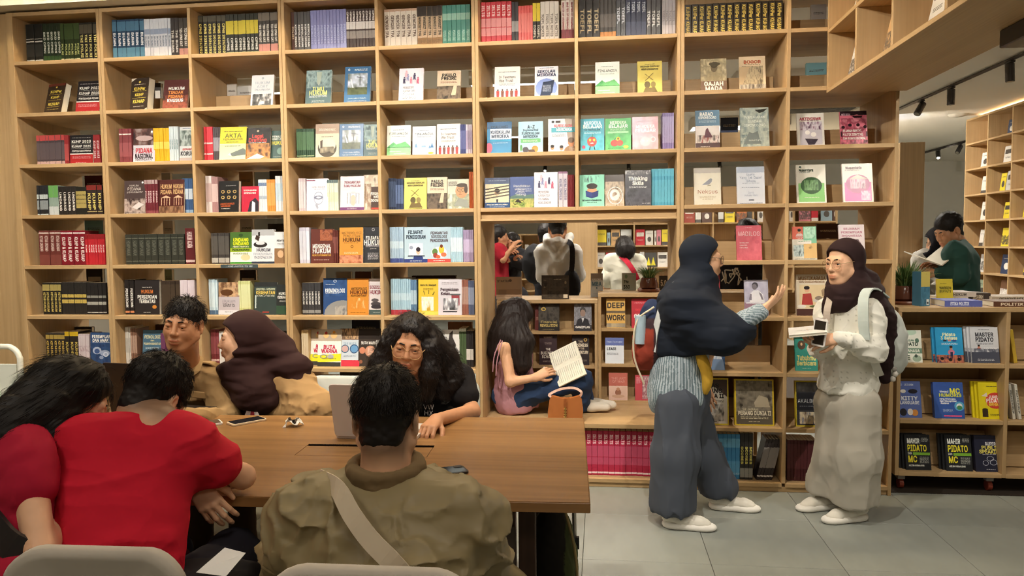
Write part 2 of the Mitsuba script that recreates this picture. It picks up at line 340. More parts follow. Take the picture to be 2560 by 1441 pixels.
def paint_cover(mb, prims, w, h, seed=0):
    """prints a design in unit cover coordinates onto the plane z = 0 of size w x h"""
    off = 0.00025
    for p in prims:
        k = p[0]; off += 0.00012
        if k == 'r':
            x0, y0, x1, y1 = p[1:5]; mb.quad(*[(x*w, y*h, off) for x, y in ((x0, y0), (x1, y0), (x1, y1), (x0, y1))], lin(p[5]))
        elif k == 'e':
            v = np.column_stack([np.clip(p[1]+CIRC[:, 0]*p[3], 0, 1)*w, np.clip(p[2]+CIRC[:, 1]*p[4], 0, 1)*h, np.full(20, off)]); mb.add(v, [[0, i, i+1] for i in range(1, 19)], lin(p[5]))
        elif k == 'o':    # ring
            v = np.vstack([np.column_stack([np.clip(p[1]+CIRC[:, 0]*p[3]*q, 0, 1)*w, np.clip(p[2]+CIRC[:, 1]*p[4]*q, 0, 1)*h, np.full(20, off)]) for q in (1, p[6])])
            mb.add(v, [[i, (i+1) % 20, 20+(i+1) % 20, 20+i] for i in range(20)], lin(p[5]))
        elif k == 'p':
            v = np.array([(min(max(x, 0), 1)*w, min(max(y, 0), 1)*h, off) for x, y in p[1]]); mb.add(v, [[0, i, i+1] for i in range(1, len(v)-1)], lin(p[2]))
        elif k == 't':
            text(mb, p[1], p[2]*w, p[3]*h, p[4]*h, p[5], w=(p[6]*w if len(p) > 6 else None), bold=(p[7] if len(p) > 7 else True), off=off)
        elif k == 'l':    # lines of small print, too small to read
            r = random.Random(seed+int(p[2]*1000)); n = p[5] if len(p) > 5 else 1
            for j in range(n):
                x = p[1]-p[3]/2; y = p[2]-j*0.032
                while x < p[1]+p[3]/2-0.02:
                    d = min(r.uniform(0.04, 0.12), p[1]+p[3]/2-x); mb.quad(*[(a*w, b*h, off) for a, b in ((x, y), (x+d, y), (x+d, y+0.013), (x, y+0.013))], lin(p[4])); x += d+0.018
        elif k == 'n':    # picture: a patch of mottled tones
            x0, y0, x1, y1 = p[1:5]; cols = [lin(c) for c in p[5]]; nx, ny = 27, 27
            gx, gy = np.meshgrid(np.linspace(x0, x1, nx+1), np.linspace(y0, y1, ny+1), indexing='ij')
            s = meshkit.fbm(np.stack([gx*p[6] if len(p) > 6 else gx*7, gy*7, gx*0+seed*1.7+len(prims)], -1), 3, seed)
            s = np.clip((s-0.25)*2, 0, 0.999)*(len(cols)-1); i = s.astype(int); fr = (s-i)[..., None]; cc = np.array(cols)
            col = cc[i]*(1-fr)+cc[np.minimum(i+1, len(cols)-1)]*fr
            gx, gy = gx*w, gy*h; P = np.stack([gx, gy, np.full(gx.shape, off)], -1)
            q = np.stack([P[:-1, :-1], P[1:, :-1], P[1:, 1:], P[:-1, 1:]], 2).reshape(-1, 3)
            mb.add(q, np.arange(len(q)).reshape(-1, 4), np.repeat(col[:-1, :-1].reshape(-1, 3), 4, 0))
        elif k == 'h':    # head-and-shoulders figure
            cx, cy, s, c1, c2 = p[1:6]
            paint_cover(mb, [('e', cx, cy-0.30*s, 0.30*s, 0.2*s, c2), ('e', cx, cy, 0.13*s, 0.14*s, c1), ('e', cx, cy+0.07*s, 0.135*s, 0.09*s, p[6] if len(p) > 6 else '201814')], w, h)
def book_box(mb, w, h, t, c, pages='e6dfcb', board=0.0015):
    """closed book in local axes: front cover at z = 0 facing +z, spine at the left, x right, y up"""
    c = lin(c)
    mb.box(0, w, 0, h, -board, 0, c); mb.box(0, w, 0, h, -t, -t+board, c); mb.box(0, board, 0, h, -t+board, -board, c)
def pages_box(mb, w, h, t, c='e6dfcb', board=0.0015):
    mb.box(board, w-0.0025, 0.002, h-0.002, -t+board+0.0001, -board-0.0001, lin(c))
# ---------------------------------------------------------------- cover designs: ground colour, then prints from back to front
W_, K_ = 'f2f0ea', '1d1b1c'
def T_(s, y, h, c, w=0.86, x=0.5, b=True): return ('t', s, x, y, h, c, w, b)
DES = {
'kuhper': ('2b211a', [T_('KUHPer', .74, .085, 'd8c25a', .66), T_('KUHP', .55, .075, 'd8c25a', .5), T_('KUHAP', .33, .085, 'd8c25a', .66), ('r', .12, .64, .88, .65, 'b59d4c'), ('r', .12, .45, .88, .46, 'b59d4c'), ('r', .12, .23, .88, .24, 'b59d4c'), ('l', .5, .15, .7, 'c9b56a'), ('r', 0, .92, 1, 1, '5a2a20'), ('e', .5, .88, .05, .03, 'b59d4c')]),
'kuhper2': ('2e2620', [T_('KUHPer', .68, .09, 'e3c65c', .66), T_('KUHP', .5, .08, 'e3c65c', .5), T_('KUHAP', .3, .095, 'e3c65c', .68), ('p', [(0, 1), (0, .9), (.3, 1)], 'cfc6b4'), ('p', [(1, 0), (.7, 0), (1, .1)], 'cfc6b4'), ('r', .1, .6, .9, .61, 'c8b25a'), ('r', .1, .4, .9, .41, 'c8b25a'), ('l', .5, .8, .66, 'd9d2c0'), ('e', .5, .88, .06, .035, 'c8b25a'), ('l', .5, .14, .6, 'd9d2c0')]),
'kuhp23': ('1c1a1c', [('r', 0, 0, 1, .36, 'a02a2c'), T_('KUHP 2023', .78, .08, W_, .86), T_('KUHAP 2025', .62, .08, W_, .86), T_('PENYESUAIAN PIDANA', .46, .055, W_, .84), ('r', 0, .345, 1, .38, W_), ('r', .05, .7, .95, .706, W_), ('r', .05, .54, .95, .546, W_), ('l', .5, .9, .8, 'c9c4c4'), ('l', .5, .27, .8, 'd9a0a0', 3), ('l', .5, .06, .5, W_)]),
'tindak': ('4a1f1c', [('n', 0, 0, 1, .5, ('4a1f1c', '8a4634', '2a1412')), T_('HUKUM', .72, .09, W_, .66, .52), T_('TINDAK', .59, .09, 'd98a4a', .62, .5), T_('PIDANA', .46, .09, 'd98a4a', .6, .5), T_('KHUSUS', .33, .09, W_, .66, .5), ('l', .5, .05, .7, 'd8c0b0')]),
'adat': ('e4e6ea', [('n', .08, .06, .92, .42, ('f0f0f0', '55585c', '2c2e30')), T_('HUKUM', .76, .08, '9fb0bd', .66, .5, False), T_('ADAT', .65, .08, '9fb0bd', .5, .5, False), T_('INDONESIA', .55, .055, '8a9aa8', .7, .5, False), ('l', .5, .03, .8, '55585c'), ('o', .5, .9, .05, .03, '8a9aa8', .6)]),
'ilmu': ('4b6268', [('n', 0, .5, 1, 1, ('2f4448', '8fa6a6', '4b6268')), ('p', [(.4, .95), (.62, .95), (.56, .62), (.5, .56), (.44, .62)], '9aa89c'), T_('ILMU', .47, .11, 'e8e08a', .46), T_('HUKUM', .36, .12, 'e8e08a', .72), ('l', .5, .27, .7, 'dfe4dc', 2), ('l', .5, .13, .5, 'c3cccb', 2)]),
'trans': ('3a6690', [('n', .12, .26, .88, .82, ('c9d3e4', '8f9aa0', '3e4a36')), ('n', .12, .26, .88, .45, ('39452c', '566044', '22301f')), ('p', [(.22, .68), (.26, .68), (.36, .44), (.3, .44)], 'd9dee2'), ('r', .58, .5, .61, .74, '49505a'), ('p', [(.46, .74), (.78, .69), (.78, .68), (.46, .72)], '59606a'), ('l', .62, .92, .5, W_, 2), T_('TRANSFORMASI PIKIRAN', .16, .032, W_, .7, .5, False), T_('DAN HUKUM DI INDONESIA', .09, .032, W_, .76, .5, False), ('o', .16, .92, .04, .03, W_, .6)]),
'pendidik': ('e7e4ee', [T_('PENDIDIK', .44, .062, '33343f', .46, .4, False), T_('KARAKTER', .34, .062, '33343f', .5, .42, False), T_('DI ZAMAN', .24, .062, '33343f', .46, .4, False), T_('KERLINGER', .14, .062, '33343f', .54, .44, False)] + [q for i, (x, y, c) in enumerate([(.22, .66, '3a3a58'), (.36, .74, '8a8fb8'), (.5, .65, 'd98aa0'), (.64, .76, '3a3a58'), (.78, .64, 'b8607c'), (.3, .84, 'e8b9c4')]) for q in (('e', x, y+.07, .035, .025, c), ('p', [(x-.05, y+.04), (x+.05, y+.04), (x+.03, y-.03), (x+.05, y-.1), (x+.01, y-.1), (x, y-.04), (x-.03, y-.1), (x-.05, y-.1), (x-.03, y-.02)], c))]),
'freire': ('d9c5ab', [('n', 0, 0, 1, .5, ('2a2420', '6b5e50', '1c1814')), ('p', [(.6, .2), (.7, .5), (.85, .5), (.8, .2)], 'c9b59b'), T_('PAULO', .86, .09, K_, .6), T_('FREIRE', .75, .10, K_, .66), ('l', .5, .63, .7, '8a5a48', 2)]),
'teachers': ('ece6e2', [('l', .5, .83, .7, '4a4644'), T_('In Teachers', .68, .075, K_, .66, .5, False), T_('We Trust', .57, .08, K_, .56, .46, False), ('l', .5, .46, .6, '8a8684', 2)] + [q for x in (.14, .32, .5, .68, .86) for q in (('e', x, .29, .03, .025, '3a2420'), ('p', [(x-.06, .26), (x+.06, .26), (x+.05, .12), (x+.04, .03), (x-.04, .03), (x-.05, .12)], 'a03c3c' if x in (.14, .5, .86) else '6b4038'))]),
'sekolah': ('eceaf0', [('e', .5, .32, .46, .3, '7f93c9'), ('p', [(.36, .5), (.84, .56), (.72, .06), (.22, .02)], '23304a'), ('l', .52, .4, .34, 'b9c2d6', 7), T_('SEKOLAH', .84, .085, '1e2a4a', .76), T_('MERDEKA', .73, .085, '1e2a4a', .82), ('l', .5, .94, .6, '55586a'), ('e', .78, .1, .1, .06, 'e8cdb8')]),
'finland': ('eef2ec', [('p', [(0, .3), (.28, .47), (.5, .34), (.78, .48), (1, .32), (1, 0), (0, 0)], '6cb878'), ('p', [(0, .3), (.28, .47), (.36, .42), (.2, .3)], '4fa064'), ('r', 0, 0, 1, .3, '8fd194'), ('r', 0, .29, 1, .31, '3d7a4c'), ('r', .1, .16, .6, .18, 'd8f0d8'), ('r', .3, .09, .8, .105, 'd8f0d8'), T_('FINLANDIA', .74, .075, '2f3f38', .8, .5, False), ('l', .5, .85, .5, '6a756c'), ('l', .5, .64, .6, '8a958c')]),
'finblue': ('e9eef2', [('r', 0, 0, 1, .3, 'b8d2ea'), ('p', [(.1, .3), (.16, .44), (.22, .3)], '6f9cc8'), ('p', [(.78, .28), (.85, .44), (.92, .28)], '4f83b8'), ('p', [(.7, .26), (.75, .38), (.8, .26)], '6f9cc8'), ('r', .4, .3, .58, .35, '8fb2d4'), ('e', .8, .1, .12, .035, 'c2d84a'), T_('FINLANDIA', .74, .075, '2f3f48', .8, .5, False), ('l', .5, .85, .5, '6a757c'), ('l', .5, .64, .6, '8a959c')]),
'gerakan': ('d9c96a', [('p', [(.3, .62), (.33, .62), (.66, .42), (.63, .42)], '6a5a24'), ('p', [(.62, .64), (.66, .64), (.34, .42), (.3, .42)], '6a5a24'), ('e', .4, .3, .12, .1, '5c5030'), ('e', .64, .3, .1, .09, '8a7c46'), ('p', [(.22, .06), (.34, .24), (.5, .2), (.7, .22), (.82, .06)], '6a5c34'), T_('GERAKAN SEKOLAH', .84, .05, '4a4020', .78), T_('MENYENANGKAN', .76, .05, '4a4020', .68), ('l', .5, .9, .4, '6a5c34'), ('r', .2, .03, .8, .04, '3a3218')]),
'gajah': ('b8a98a', [('n', 0, .2, 1, 1, ('c9bd9a', '8f8468', 'd8ccaa')), ('h', .52, .74, 1.0, '6b5f48', '9a8c6a', '4a4232'), ('e', .54, .84, .22, .06, '4f4838'), ('r', 0, 0, 1, .34, '6b5444'), T_('GAJAH', .26, .115, 'f0ead8', .76), T_('MADA', .12, .115, 'f0ead8', .68), ('l', .5, .03, .7, 'd8ccba')]),
'bogor': ('d8c4a4', [('n', .1, .12, .9, .72, ('3a3028', 'b8a888', '6a5c4a'), 14), ('p', [(0, .1), (0, .7), (.4, .7), (.08, .1)], 'b09a7a'), T_('BOGOR', .84, .085, '9c4a30', .66), ('l', .5, .76, .6, '7a6a54'), ('n', 0, 0, 1, .2, ('3a3028', 'd8ccb8'), 14)]),
'pidnas': ('cfcbd4', [('n', 0, .52, 1, 1, ('2a2024', '5a3a34', '8a7a78')), ('e', .5, .72, .4, .08, 'b09a98'), T_('PIDANA', .36, .13, 'b03844', .78), T_('NASIONAL', .2, .13, '2a2228', .84), ('l', .5, .1, .8, '4a4448', 2), ('e', .85, .9, .05, .035, W_)]),
'korupsi': ('c3c8c8', [('n', 0, .45, 1, .9, ('4a5a54', 'a8b4b0', '2a3a34')), T_('KORUPSI', .24, .11, '2a2a2e', .9), T_('BERANTAS', .36, .05, 'b04848', .7), ('r', 0, 0, 1, .12, 'a89c98'), ('l', .5, .94, .7, '3a5a8a')]),
'akta': ('dcc928', [('r', 0, 0, 1, .5, 'd8e0a8'), ('p', [(.4, .2), (.9, .36), (1, .3), (1, .16), (.5, .12)], '55605c'), ('p', [(.3, .16), (.42, .22), (.46, .14)], 'c9ccc8'), T_('AKTA', .74, .12, '2a2a20', .62, .5, False), T_('PERJANJIAN', .63, .055, '2a2a20', .74, .5, False), ('l', .5, .54, .5, '5a5a30'), ('l', .5, .86, .7, '5a5a30'), ('l', .5, .42, .6, '6a6a40')]),
'legal': ('1f1a18', [('n', 0, 0, 1, .52, ('4a2c1c', 'c98a4a', '2a1810')), ('p', [(.1, .04), (.5, .2), (.8, .1), (.5, 0)], 'e8dcc8'), T_('Legal', .74, .11, 'd04038', .46), T_('Drafting', .62, .11, 'd04038', .72), ('l', .5, .53, .66, W_), ('e', .5, .9, .05, .035, 'b8a890')]),
'surat': ('3a5450', [T_('PENULISAN', .8, .06, W_, .8), T_('SURAT-SURAT', .71, .06, W_, .84), T_('HUKUM', .58, .12, 'e0c84a', .84), ('e', .6, .3, .2, .12, '6a8a80'), ('l', .5, .1, .6, 'c8d4d0')]),
'bowl': ('d4c8ae', [('r', 0, .72, 1, 1, 'a08a78'), ('e', .5, .3, .4, .26, '4a4438'), ('e', .5, .38, .36, .2, 'd9cfb8'), ('n', .2, .16, .8, .34, ('3a342a', 'a09880')), ('p', [(.2, .5), (.3, .54), (.3, .3), (.22, .3)], '4a4034'), ('l', .5, .86, .7, 'e8e0d0', 3), ('l', .5, .62, .5, '6a6050')]),
'evaluasi': ('3a86b4', [('r', .12, .46, 1, .78, 'e8eef0'), ('r', 0, .78, 1, 1, '2c5c84'), T_('EVALUASI', .84, .07, '16324a', .7), T_('KURIKULUM', .68, .09, '22385a', .8, .54), T_('MERDEKA', .55, .09, '22385a', .72, .54), ('r', .14, .4, 1, .44, '2f9ac0'), ('e', .08, .2, .14, .16, 'd9607c'), ('l', .55, .34, .6, 'cfe2ec')]),
'az': ('a9d2de', [T_('A-Z', .83, .095, '20384e', .3, .52), T_('Implementasi', .73, .06, '2a4a64', .62), T_('KURIKULUM', .63, .075, '20384e', .72), T_('MERDEKA', .53, .075, '20384e', .6), ('r', .1, .34, .9, .46, '62b070'), ('l', .5, .4, .6, 'd9f0d8', 2), ('e', .3, .12, .12, .09, '3a3440'), ('e', .68, .14, .13, .1, 'd98a3c'), ('p', [(.4, .0), (.7, .0), (.66, .12), (.42, .12)], '4a3428'), ('e', .12, .18, .05, .1, '4a8a4c')]),
'kurmer': ('dfe3e6', [('p', [(.62, 1), (1, 1), (1, 0), (.82, 0)], '9a8f84'), ('r', .12, .6, 1, .74, '4aa3b4'), T_('KURIKULUM', .79, .075, 'b03a4a', .66, .56), T_('MERDEKA', .68, .085, W_, .6, .6), ('l', .4, .54, .5, '8a9098', 3), ('h', .16, .16, .5, 'c98a64', 'e8e8e8'), ('h', .5, .14, .5, 'c98a64', 'e8e8e8'), ('h', .86, .3, .9, 'b87a50', '8a6a4a', '5a4432'), ('e', .18, .91, .05, .035, K_), ('r', .28, .88, .46, .94, '3a2a2a')]),
'mbblue': ('4fa8bc', [('n', 0, 0, 1, .6, ('5fbcd0', '4aa2b8')), T_('MERDEKA', .87, .09, 'd8f0f4', .72), T_('BELAJAR', .76, .1, 'f4f8f0', .8), T_('DI SEKOLAH', .66, .05, '20485a', .66), ('l', .5, .58, .7, 'd8f0f4', 2), ('e', .48, .3, .2, .15, 'd04a44'), ('e', .4, .35, .05, .04, 'f2d24a'), ('e', .57, .35, .05, .04, 'f2d24a'), ('e', .48, .25, .07, .02, W_), ('p', [(.46, .43), (.5, .43), (.52, .55)], '3a7a44'), ('p', [(.4, .17), (.43, .17), (.4, .05), (.36, .05)], K_), ('p', [(.55, .17), (.58, .17), (.62, .05), (.58, .05)], K_), ('e', .14, .14, .07, .05, 'c84a6a')]),
'mbgreen': ('58b06c', [('n', 0, 0, 1, .6, ('6cc47c', '4ea864')), T_('MERDEKA', .87, .085, 'dcf2dc', .64), T_('BELAJAR', .76, .1, 'f4f8f0', .74), ('l', .5, .66, .6, 'dcf2dc', 2), ('r', .1, .54, .9, .6, 'a8dcae'), ('e', .5, .37, .08, .06, 'e8c83c'), ('e', .5, .37, .04, .03, '6a4820'), ('e', .36, .24, .15, .1, 'd04a44'), ('e', .56, .24, .13, .09, 'd8584c'), ('p', [(.34, .34), (.38, .34), (.44, .44)], '2a6a34'), ('r', .1, .08, .9, .09, '2f7a44'), ('e', .8, .12, .1, .05, 'e0b84a')]),
'mbpink': ('d98a94', [('n', 0, 0, 1, 1, ('e09aa2', 'cc7884')), T_('MERDEKA', .71, .09, 'f8ecea', .74), T_('BELAJAR', .59, .095, 'f8ecea', .8), ('l', .5, .86, .6, '8a4a50', 1), ('l', .5, .8, .6, 'f4dede', 1), ('e', .5, .26, .2, .14, 'e4a4aa'), ('o', .8, .32, .1, .08, 'f0d0d0', .7), ('e', .44, .28, .025, .02, W_), ('e', .58, .28, .025, .02, W_)]),
'babad': ('e2dcd8', [('r', 0, .6, 1, 1, '5f7e94'), T_('BABAD', .9, .085, W_, .56, .46), T_('DIPONEGORO', .81, .06, W_, .74, .5), ('l', .5, .72, .7, 'c9d8e0', 2), ('n', .05, .1, .95, .36, ('8a3c34', 'd8cfc8', '3a2a28'), 12), ('p', [(.42, .5), (.5, .54), (.56, .46), (.7, .3), (.36, .3)], '54303a'), ('r', 0, 0, 1, .16, '4a3434'), ('l', .4, .06, .4, 'c9c0b8')]),
'pembalasan': ('8a9a98', [('n', 0, 0, 1, 1, ('5f7274', 'b4bcb0', '7a8a88')), T_('PEMBALASAN', .76, .06, 'eef0e8', .72, .5, False), T_('DENDAM', .66, .065, 'eef0e8', .48, .5, False), T_('DIPONEGORO', .56, .065, 'eef0e8', .76, .5, False), ('p', [(.52, .94), (.7, .9), (.95, .96), (.8, .88), (.66, .86)], '2a2e2c'), ('p', [(.1, .1), (.3, .4), (.42, .36), (.6, .42), (.7, .1)], '6a7472'), T_('MARTIN', .19, .035, 'eef0e8', .6, .5, False)]),
'aktivisme': ('e4dfd6', [('r', .1, .62, .92, .74, '8a5a74'), ('r', .1, .06, .92, .62, 'c2bcc2'), ('n', .1, .5, .92, .74, ('7a4a68', 'd8cfd6', '5a3a54'), 12), T_('AKTIVISME', .83, .07, '94283a', .8), ('l', .5, .77, .7, '6a4a5a'), ('e', .38, .42, .09, .065, 'f0ece8'), ('e', .6, .36, .1, .07, 'f0ece8'), ('p', [(.28, .24), (.5, .1), (.76, .22), (.62, .06), (.4, .06)], '3a3440'), ('l', .5, .03, .6, '4a4448')]),
'wilson': ('c9687c', [('n', 0, .2, 1, .8, ('d87a8c', '8a3448', 'e094a0')), ('r', 0, .88, 1, 1, '2a1a22'), T_('WILSON', .9, .06, 'b89aa4', .34, .22), ('e', .62, .8, .14, .1, 'd0808e'), ('p', [(.46, .86), (.84, .86), (.8, .8), (.52, .8)], '30161e'), ('h', .36, .56, .5, 'a04a5c', '2a1820', '2a1820'), ('h', .66, .56, .5, 'e09aa6', '5a2434', '30161e'), ('h', .1, .5, .5, 'b05a6c', '30161e', '30161e'), ('h', .92, .5, .5, 'b05a6c', '30161e', '30161e'), ('r', .06, .17, .94, .48, 'a04a5c'), T_('SEJARAH RAKYAT,', .43, .065, W_, .72, .44), T_('POLITIK IDENTITAS,', .32, .065, W_, .76, .46), T_('DAN BUKAN KOLONIAL', .21, .065, W_, .84, .5), ('n', 0, 0, 1, .15, ('d87a8c', '3a1822'), 14)]),
'hukpid': ('4a3c3a', [('n', 0, 0, 1, .46, ('6a5650', 'b8a8a0', '3a2c2a')), ('p', [(.35, .2), (.7, .36), (.95, .28), (.6, .14)], 'd8d0cc'), T_('HUKUM', .85, .055, 'e8e0da', .46, .46, False), T_('PIDANA', .75, .09, 'e8e0da', .66, .48, False), ('l', .5, .66, .76, 'd8d0ca', 2), ('e', .88, .94, .05, .03, W_), ('l', .5, .02, .8, 'c9c0bc')]),
'hukgold': ('4a1e18', [T_('HUKUM', .8, .12, 'c9a274', .84), T_('PIDANA', .64, .12, 'c9a274', .84), ('p', [(.1, .46), (.5, .54), (.9, .46)], 'c9a88a')] + [('r', x, .24, x+.05, .46, 'c9a88a') for x in (.15, .35, .55, .75)] + [('n', 0, 0, 1, .22, ('3a1410', 'a07a5a'))]),
'lisensi': ('1e1c1c', [T_('LISENSI & ROYALTI', .28, .05, 'b8562c', .72, .42), T_('LAGU/MUSIK', .21, .05, 'b8562c', .5, .34), ('l', .34, .12, .44, W_), ('l', .6, .84, .5, 'a8a4a0')] + [('e', x, y, .09, .055, 'c9a86a') for x in (.2, .5, .8) for y in (.48, .66)] + [('e', x, y, .05, .03, '1e1c1c') for x in (.2, .5, .8) for y in (.48, .66)]),
'advokasi': ('b8203a', [('r', .1, 0, .102, 1, 'd8a0a8'), T_('CATATAN ADVOKASI', .84, .055, W_, .76), T_('SETENGAH ABAD', .74, .055, W_, .7), ('p', [(.35, 0), (.5, .4), (.8, .55), (1, .4), (1, 0)], '26202a'), ('p', [(.58, 0), (.62, .44), (.8, .36), (.8, 0)], 'e8e8ec')]),
'kelsen': ('ded8e2', [('r', .16, 0, 1, .62, 'f0f0f4'), T_('HANS KELSEN', .74, .05, '8a8a94', .62, .56, False), ('l', .6, .67, .5, 'a8a4ac'), ('o', .56, .4, .22, .2, '8a90a4', .9), ('o', .56, .42, .22, .06, '7a8094', .5), ('p', [(.4, .2), (.5, .26), (.56, .1), (.5, .05)], '9aa0b0'), ('r', 0, .93, .4, .96, '7a3a50')]),
'pengilmu': ('d8ced2', [('r', .1, .14, .96, .58, 'e6e6ec'), ('r', 0, 0, 1, .1, '6a3a6c'), T_('PENGANTAR', .82, .065, '7a3c4c', .66), T_('ILMU HUKUM', .72, .065, '7a3c4c', .7), ('p', [(.25, .5), (.55, .58), (.85, .5)], 'b8bcc4'), ('e', .54, .3, .12, .16, 'd8b8a8')] + [('r', x, .2, x+.05, .5, 'a8acb4') for x in (.28, .4, .64, .76)] + [('l', .5, .05, .4, W_)]),
'phindo': ('4a3630', [('n', 0, .66, 1, 1, ('b8a894', 'd8ccba', '8a7a68')), ('n', 0, 0, .4, .75, ('e0d2c0', '8a7460', 'c9b49c')), T_('PENGANTAR', .47, .075, W_, .6, .68), T_('HUKUM', .38, .075, W_, .4, .72), T_('INDONESIA', .28, .075, W_, .6, .68), ('r', .42, .03, .95, .08, 'c04a3c')]),
'face': ('c9c6b4', [('n', 0, 0, 1, .5, ('b8b89c', '8a9480', 'd8d8c8')), ('e', .64, .6, .28, .24, 'b8906c'), ('e', .66, .79, .24, .07, '4a4038'), ('e', .84, .66, .08, .14, '4a4038'), ('o', .52, .63, .08, .045, '2a2420', .8), ('o', .7, .63, .08, .045, '2a2420', .8), ('e', .58, .56, .04, .06, 'a87e5a'), ('r', .52, .47, .66, .485, '8a4a3c'), ('p', [(.3, .1), (.5, .36), (.9, .3), (1, .06)], '8a9088'), ('l', .24, .9, .4, '4a4a48', 5)]),
'flag': ('47597c', [('r', 0, .82, 1, 1, '4a5470'), ('r', .03, .18, .97, .8, 'd9cdb0')] + [('p', [(.03, .3+.1*i), (.97, .42+.1*i), (.97, .46+.1*i), (.03, .34+.1*i)], '5a5248') for i in range(4)] + [('h', .5, .52, .8, 'c98f6c', 'ded8cc', '2e2624'), ('p', [(.46, .3), (.54, .3), (.52, .18), (.48, .18)], '2a2a3a'), ('r', 0, 0, 1, .19, '2c4a78'), T_('SEKOLAH DAN KELUARGA', .12, .035, W_, .84), ('l', .5, .9, .7, 'b8c0d0'), ('l', .5, .05, .6, 'b8c4d8')]),
'jalan': ('4a5c8c', [('n', 0, 0, 1, .36, ('6a8a3c', 'b8b46a', '4a6a30')), ('p', [(0, .36), (.3, .46), (.6, .38), (1, .44), (1, .3), (0, .3)], '55746c'), ('o', .22, .2, .1, .09, K_, .85), ('o', .5, .16, .1, .09, K_, .85), ('p', [(.2, .2), (.34, .3), (.5, .16), (.36, .18)], '2a2420'), T_('Pendidikan', .7, .075, W_, .72, .5, False), T_('sebagai', .61, .065, W_, .46, .42, False), T_('Jalan', .53, .08, W_, .36, .44, False), T_('Terang', .44, .08, W_, .46, .44, False), ('l', .78, .62, .26, 'c9d0e0', 4)]),
'belajar': ('8fd6bc', [('e', .5, .5, .2, .12, 'd8a07c'), ('e', .5, .64, .22, .09, '2a2420'), ('p', [(.24, .5), (.5, .44), (.5, .26), (.26, .32)], '2a3a7c'), ('p', [(.76, .5), (.5, .44), (.5, .26), (.74, .32)], '24326c'), T_('BELAJAR PENGABAIAN', .2, .042, '1c3a3a', .78), ('l', .5, .13, .4, '2a4a48'), ('n', .2, .76, .8, .96, ('8fd6bc', '8fd6bc', '3a5a54'), 20)]),
'circle': ('8a7664', [('r', 0, .78, 1, 1, '3a302c'), ('n', 0, 0, 1, .78, ('94806c', 'c4b4a0', '6a5848')), ('o', .52, .34, .4, .28, W_, .92), ('o', .5, .36, .26, .18, W_, .5), ('p', [(.4, .3), (.7, .4), (.66, .2)], 'f0e8dc')]),
'think': ('35353f', [('n', 0, 0, 1, .5, ('35353f', '4a4a54', '2a2a32')), T_('Thinking', .77, .1, W_, .74), T_('Skills', .64, .1, W_, .44), ('l', .5, .54, .7, 'd8d8dc', 2), ('n', 0, .88, 1, 1, ('8a8a90', '4a4a50', 'd8d8d8'), 14), ('l', .8, .07, .3, 'd0d0d4')]),
'neksus': ('ece8d6', [('r', 0, .86, 1, 1, 'c2bdb4'), ('p', [(.3, .54), (.46, .62), (.56, .66), (.62, .72), (.68, .7), (.66, .62), (.56, .55)], '9aa0a8'), ('r', .5, .51, .62, .53, '9a9478'), T_('Neksus', .36, .1, 'a87c60', .76, .5, False), ('l', .5, .22, .6, 'c0b498', 2), ('l', .5, .15, .4, 'c0b498')]),
'bumi': ('dfe6f0', [('r', 0, .84, 1, 1, 'b4c0d2'), T_('Bumi', .79, .065, '8494ac', .3, .5, False), T_('Yang Tak Dapat', .71, .065, '8494ac', .8, .5, False), T_('Dihuni', .62, .065, '8494ac', .36, .5, False), ('l', .5, .55, .6, 'a8b4c4'), ('l', .5, .44, .66, 'a8b4c4'), T_('David', .31, .05, 'a4b0c4', .2, .5, False), T_('Wallace-Wells', .24, .05, 'a4b0c4', .5, .5, False), ('r', .42, .1, .6, .13, '3a4454'), ('r', .1, .03, .9, .038, '3a4454')]),
'nusantara': ('e9e6d8', [('r', .06, .04, .94, .52, '84bc74'), ('e', .5, .46, .36, .22, '3c5a3a'), ('n', .26, .34, .74, .6, ('3c5a3a', '7aa070', '24402a'), 14), T_('Nusantara', .86, .07, '2a342a', .5, .34), ('l', .3, .79, .36, '8a948a'), ('l', .5, .15, .5, 'e8f0d8'), ('e', .14, .94, .04, .025, '4a5a54')]),
'nusantaria': ('e9e2d8', [('r', .06, .04, .94, .52, 'dd84b8'), ('e', .5, .48, .4, .24, 'c284a4'), ('n', .25, .36, .75, .62, ('c284a4', 'e6cfd8', '8a5474'), 14), ('p', [(.2, .6), (.5, .72), (.84, .6)], 'd8cdc6'), T_('Nusantaria', .89, .065, '6a545c', .54, .38), ('l', .34, .82, .5, 'a8989c'), ('n', .6, .06, .9, .3, ('dd84b8', 'f0d8e6', 'dd84b8'), 14)]),
'undang': ('e8ecda', [('r', 0, .44, 1, 1, '44682c'), ('r', 0, .38, 1, .5, '8fa82c'), T_('UNDANG', .76, .1, 'e8e024', .72), T_('UNDANG', .64, .1, 'e8e024', .74), T_('NOMOR 1 TAHUN 1974', .54, .045, 'f0ecd0', .74), T_('PERKAWINAN', .44, .06, '26381c', .8), ('l', .5, .33, .7, '55683c', 2), ('e', .72, .2, .22, .1, 'c9c49a'), ('r', 0, 0, 1, .05, '3f8a34'), ('e', .5, .9, .1, .05, '2c4a20')]),
'kawin': ('d6d9dc', [('r', 0, .82, 1, 1, 'a8aaac'), ('e', .38, .56, .3, .09, '2a2624'), ('e', .38, .6, .2, .05, 'd6d9dc'), ('p', [(.14, .72), (.2, .84), (.36, .78), (.3, .66)], '3a2c26'), ('r', .28, .8, .36, .92, '2a2422'), T_('HUKUM', .4, .085, '4a4a54', .62, .52), T_('PERKAWINAN', .28, .07, '8a94a0', .84, .5, False), T_('INDONESIA', .18, .075, '4a5a70', .8, .5, False), ('r', 0, 0, 1, .06, '2c3444')]),
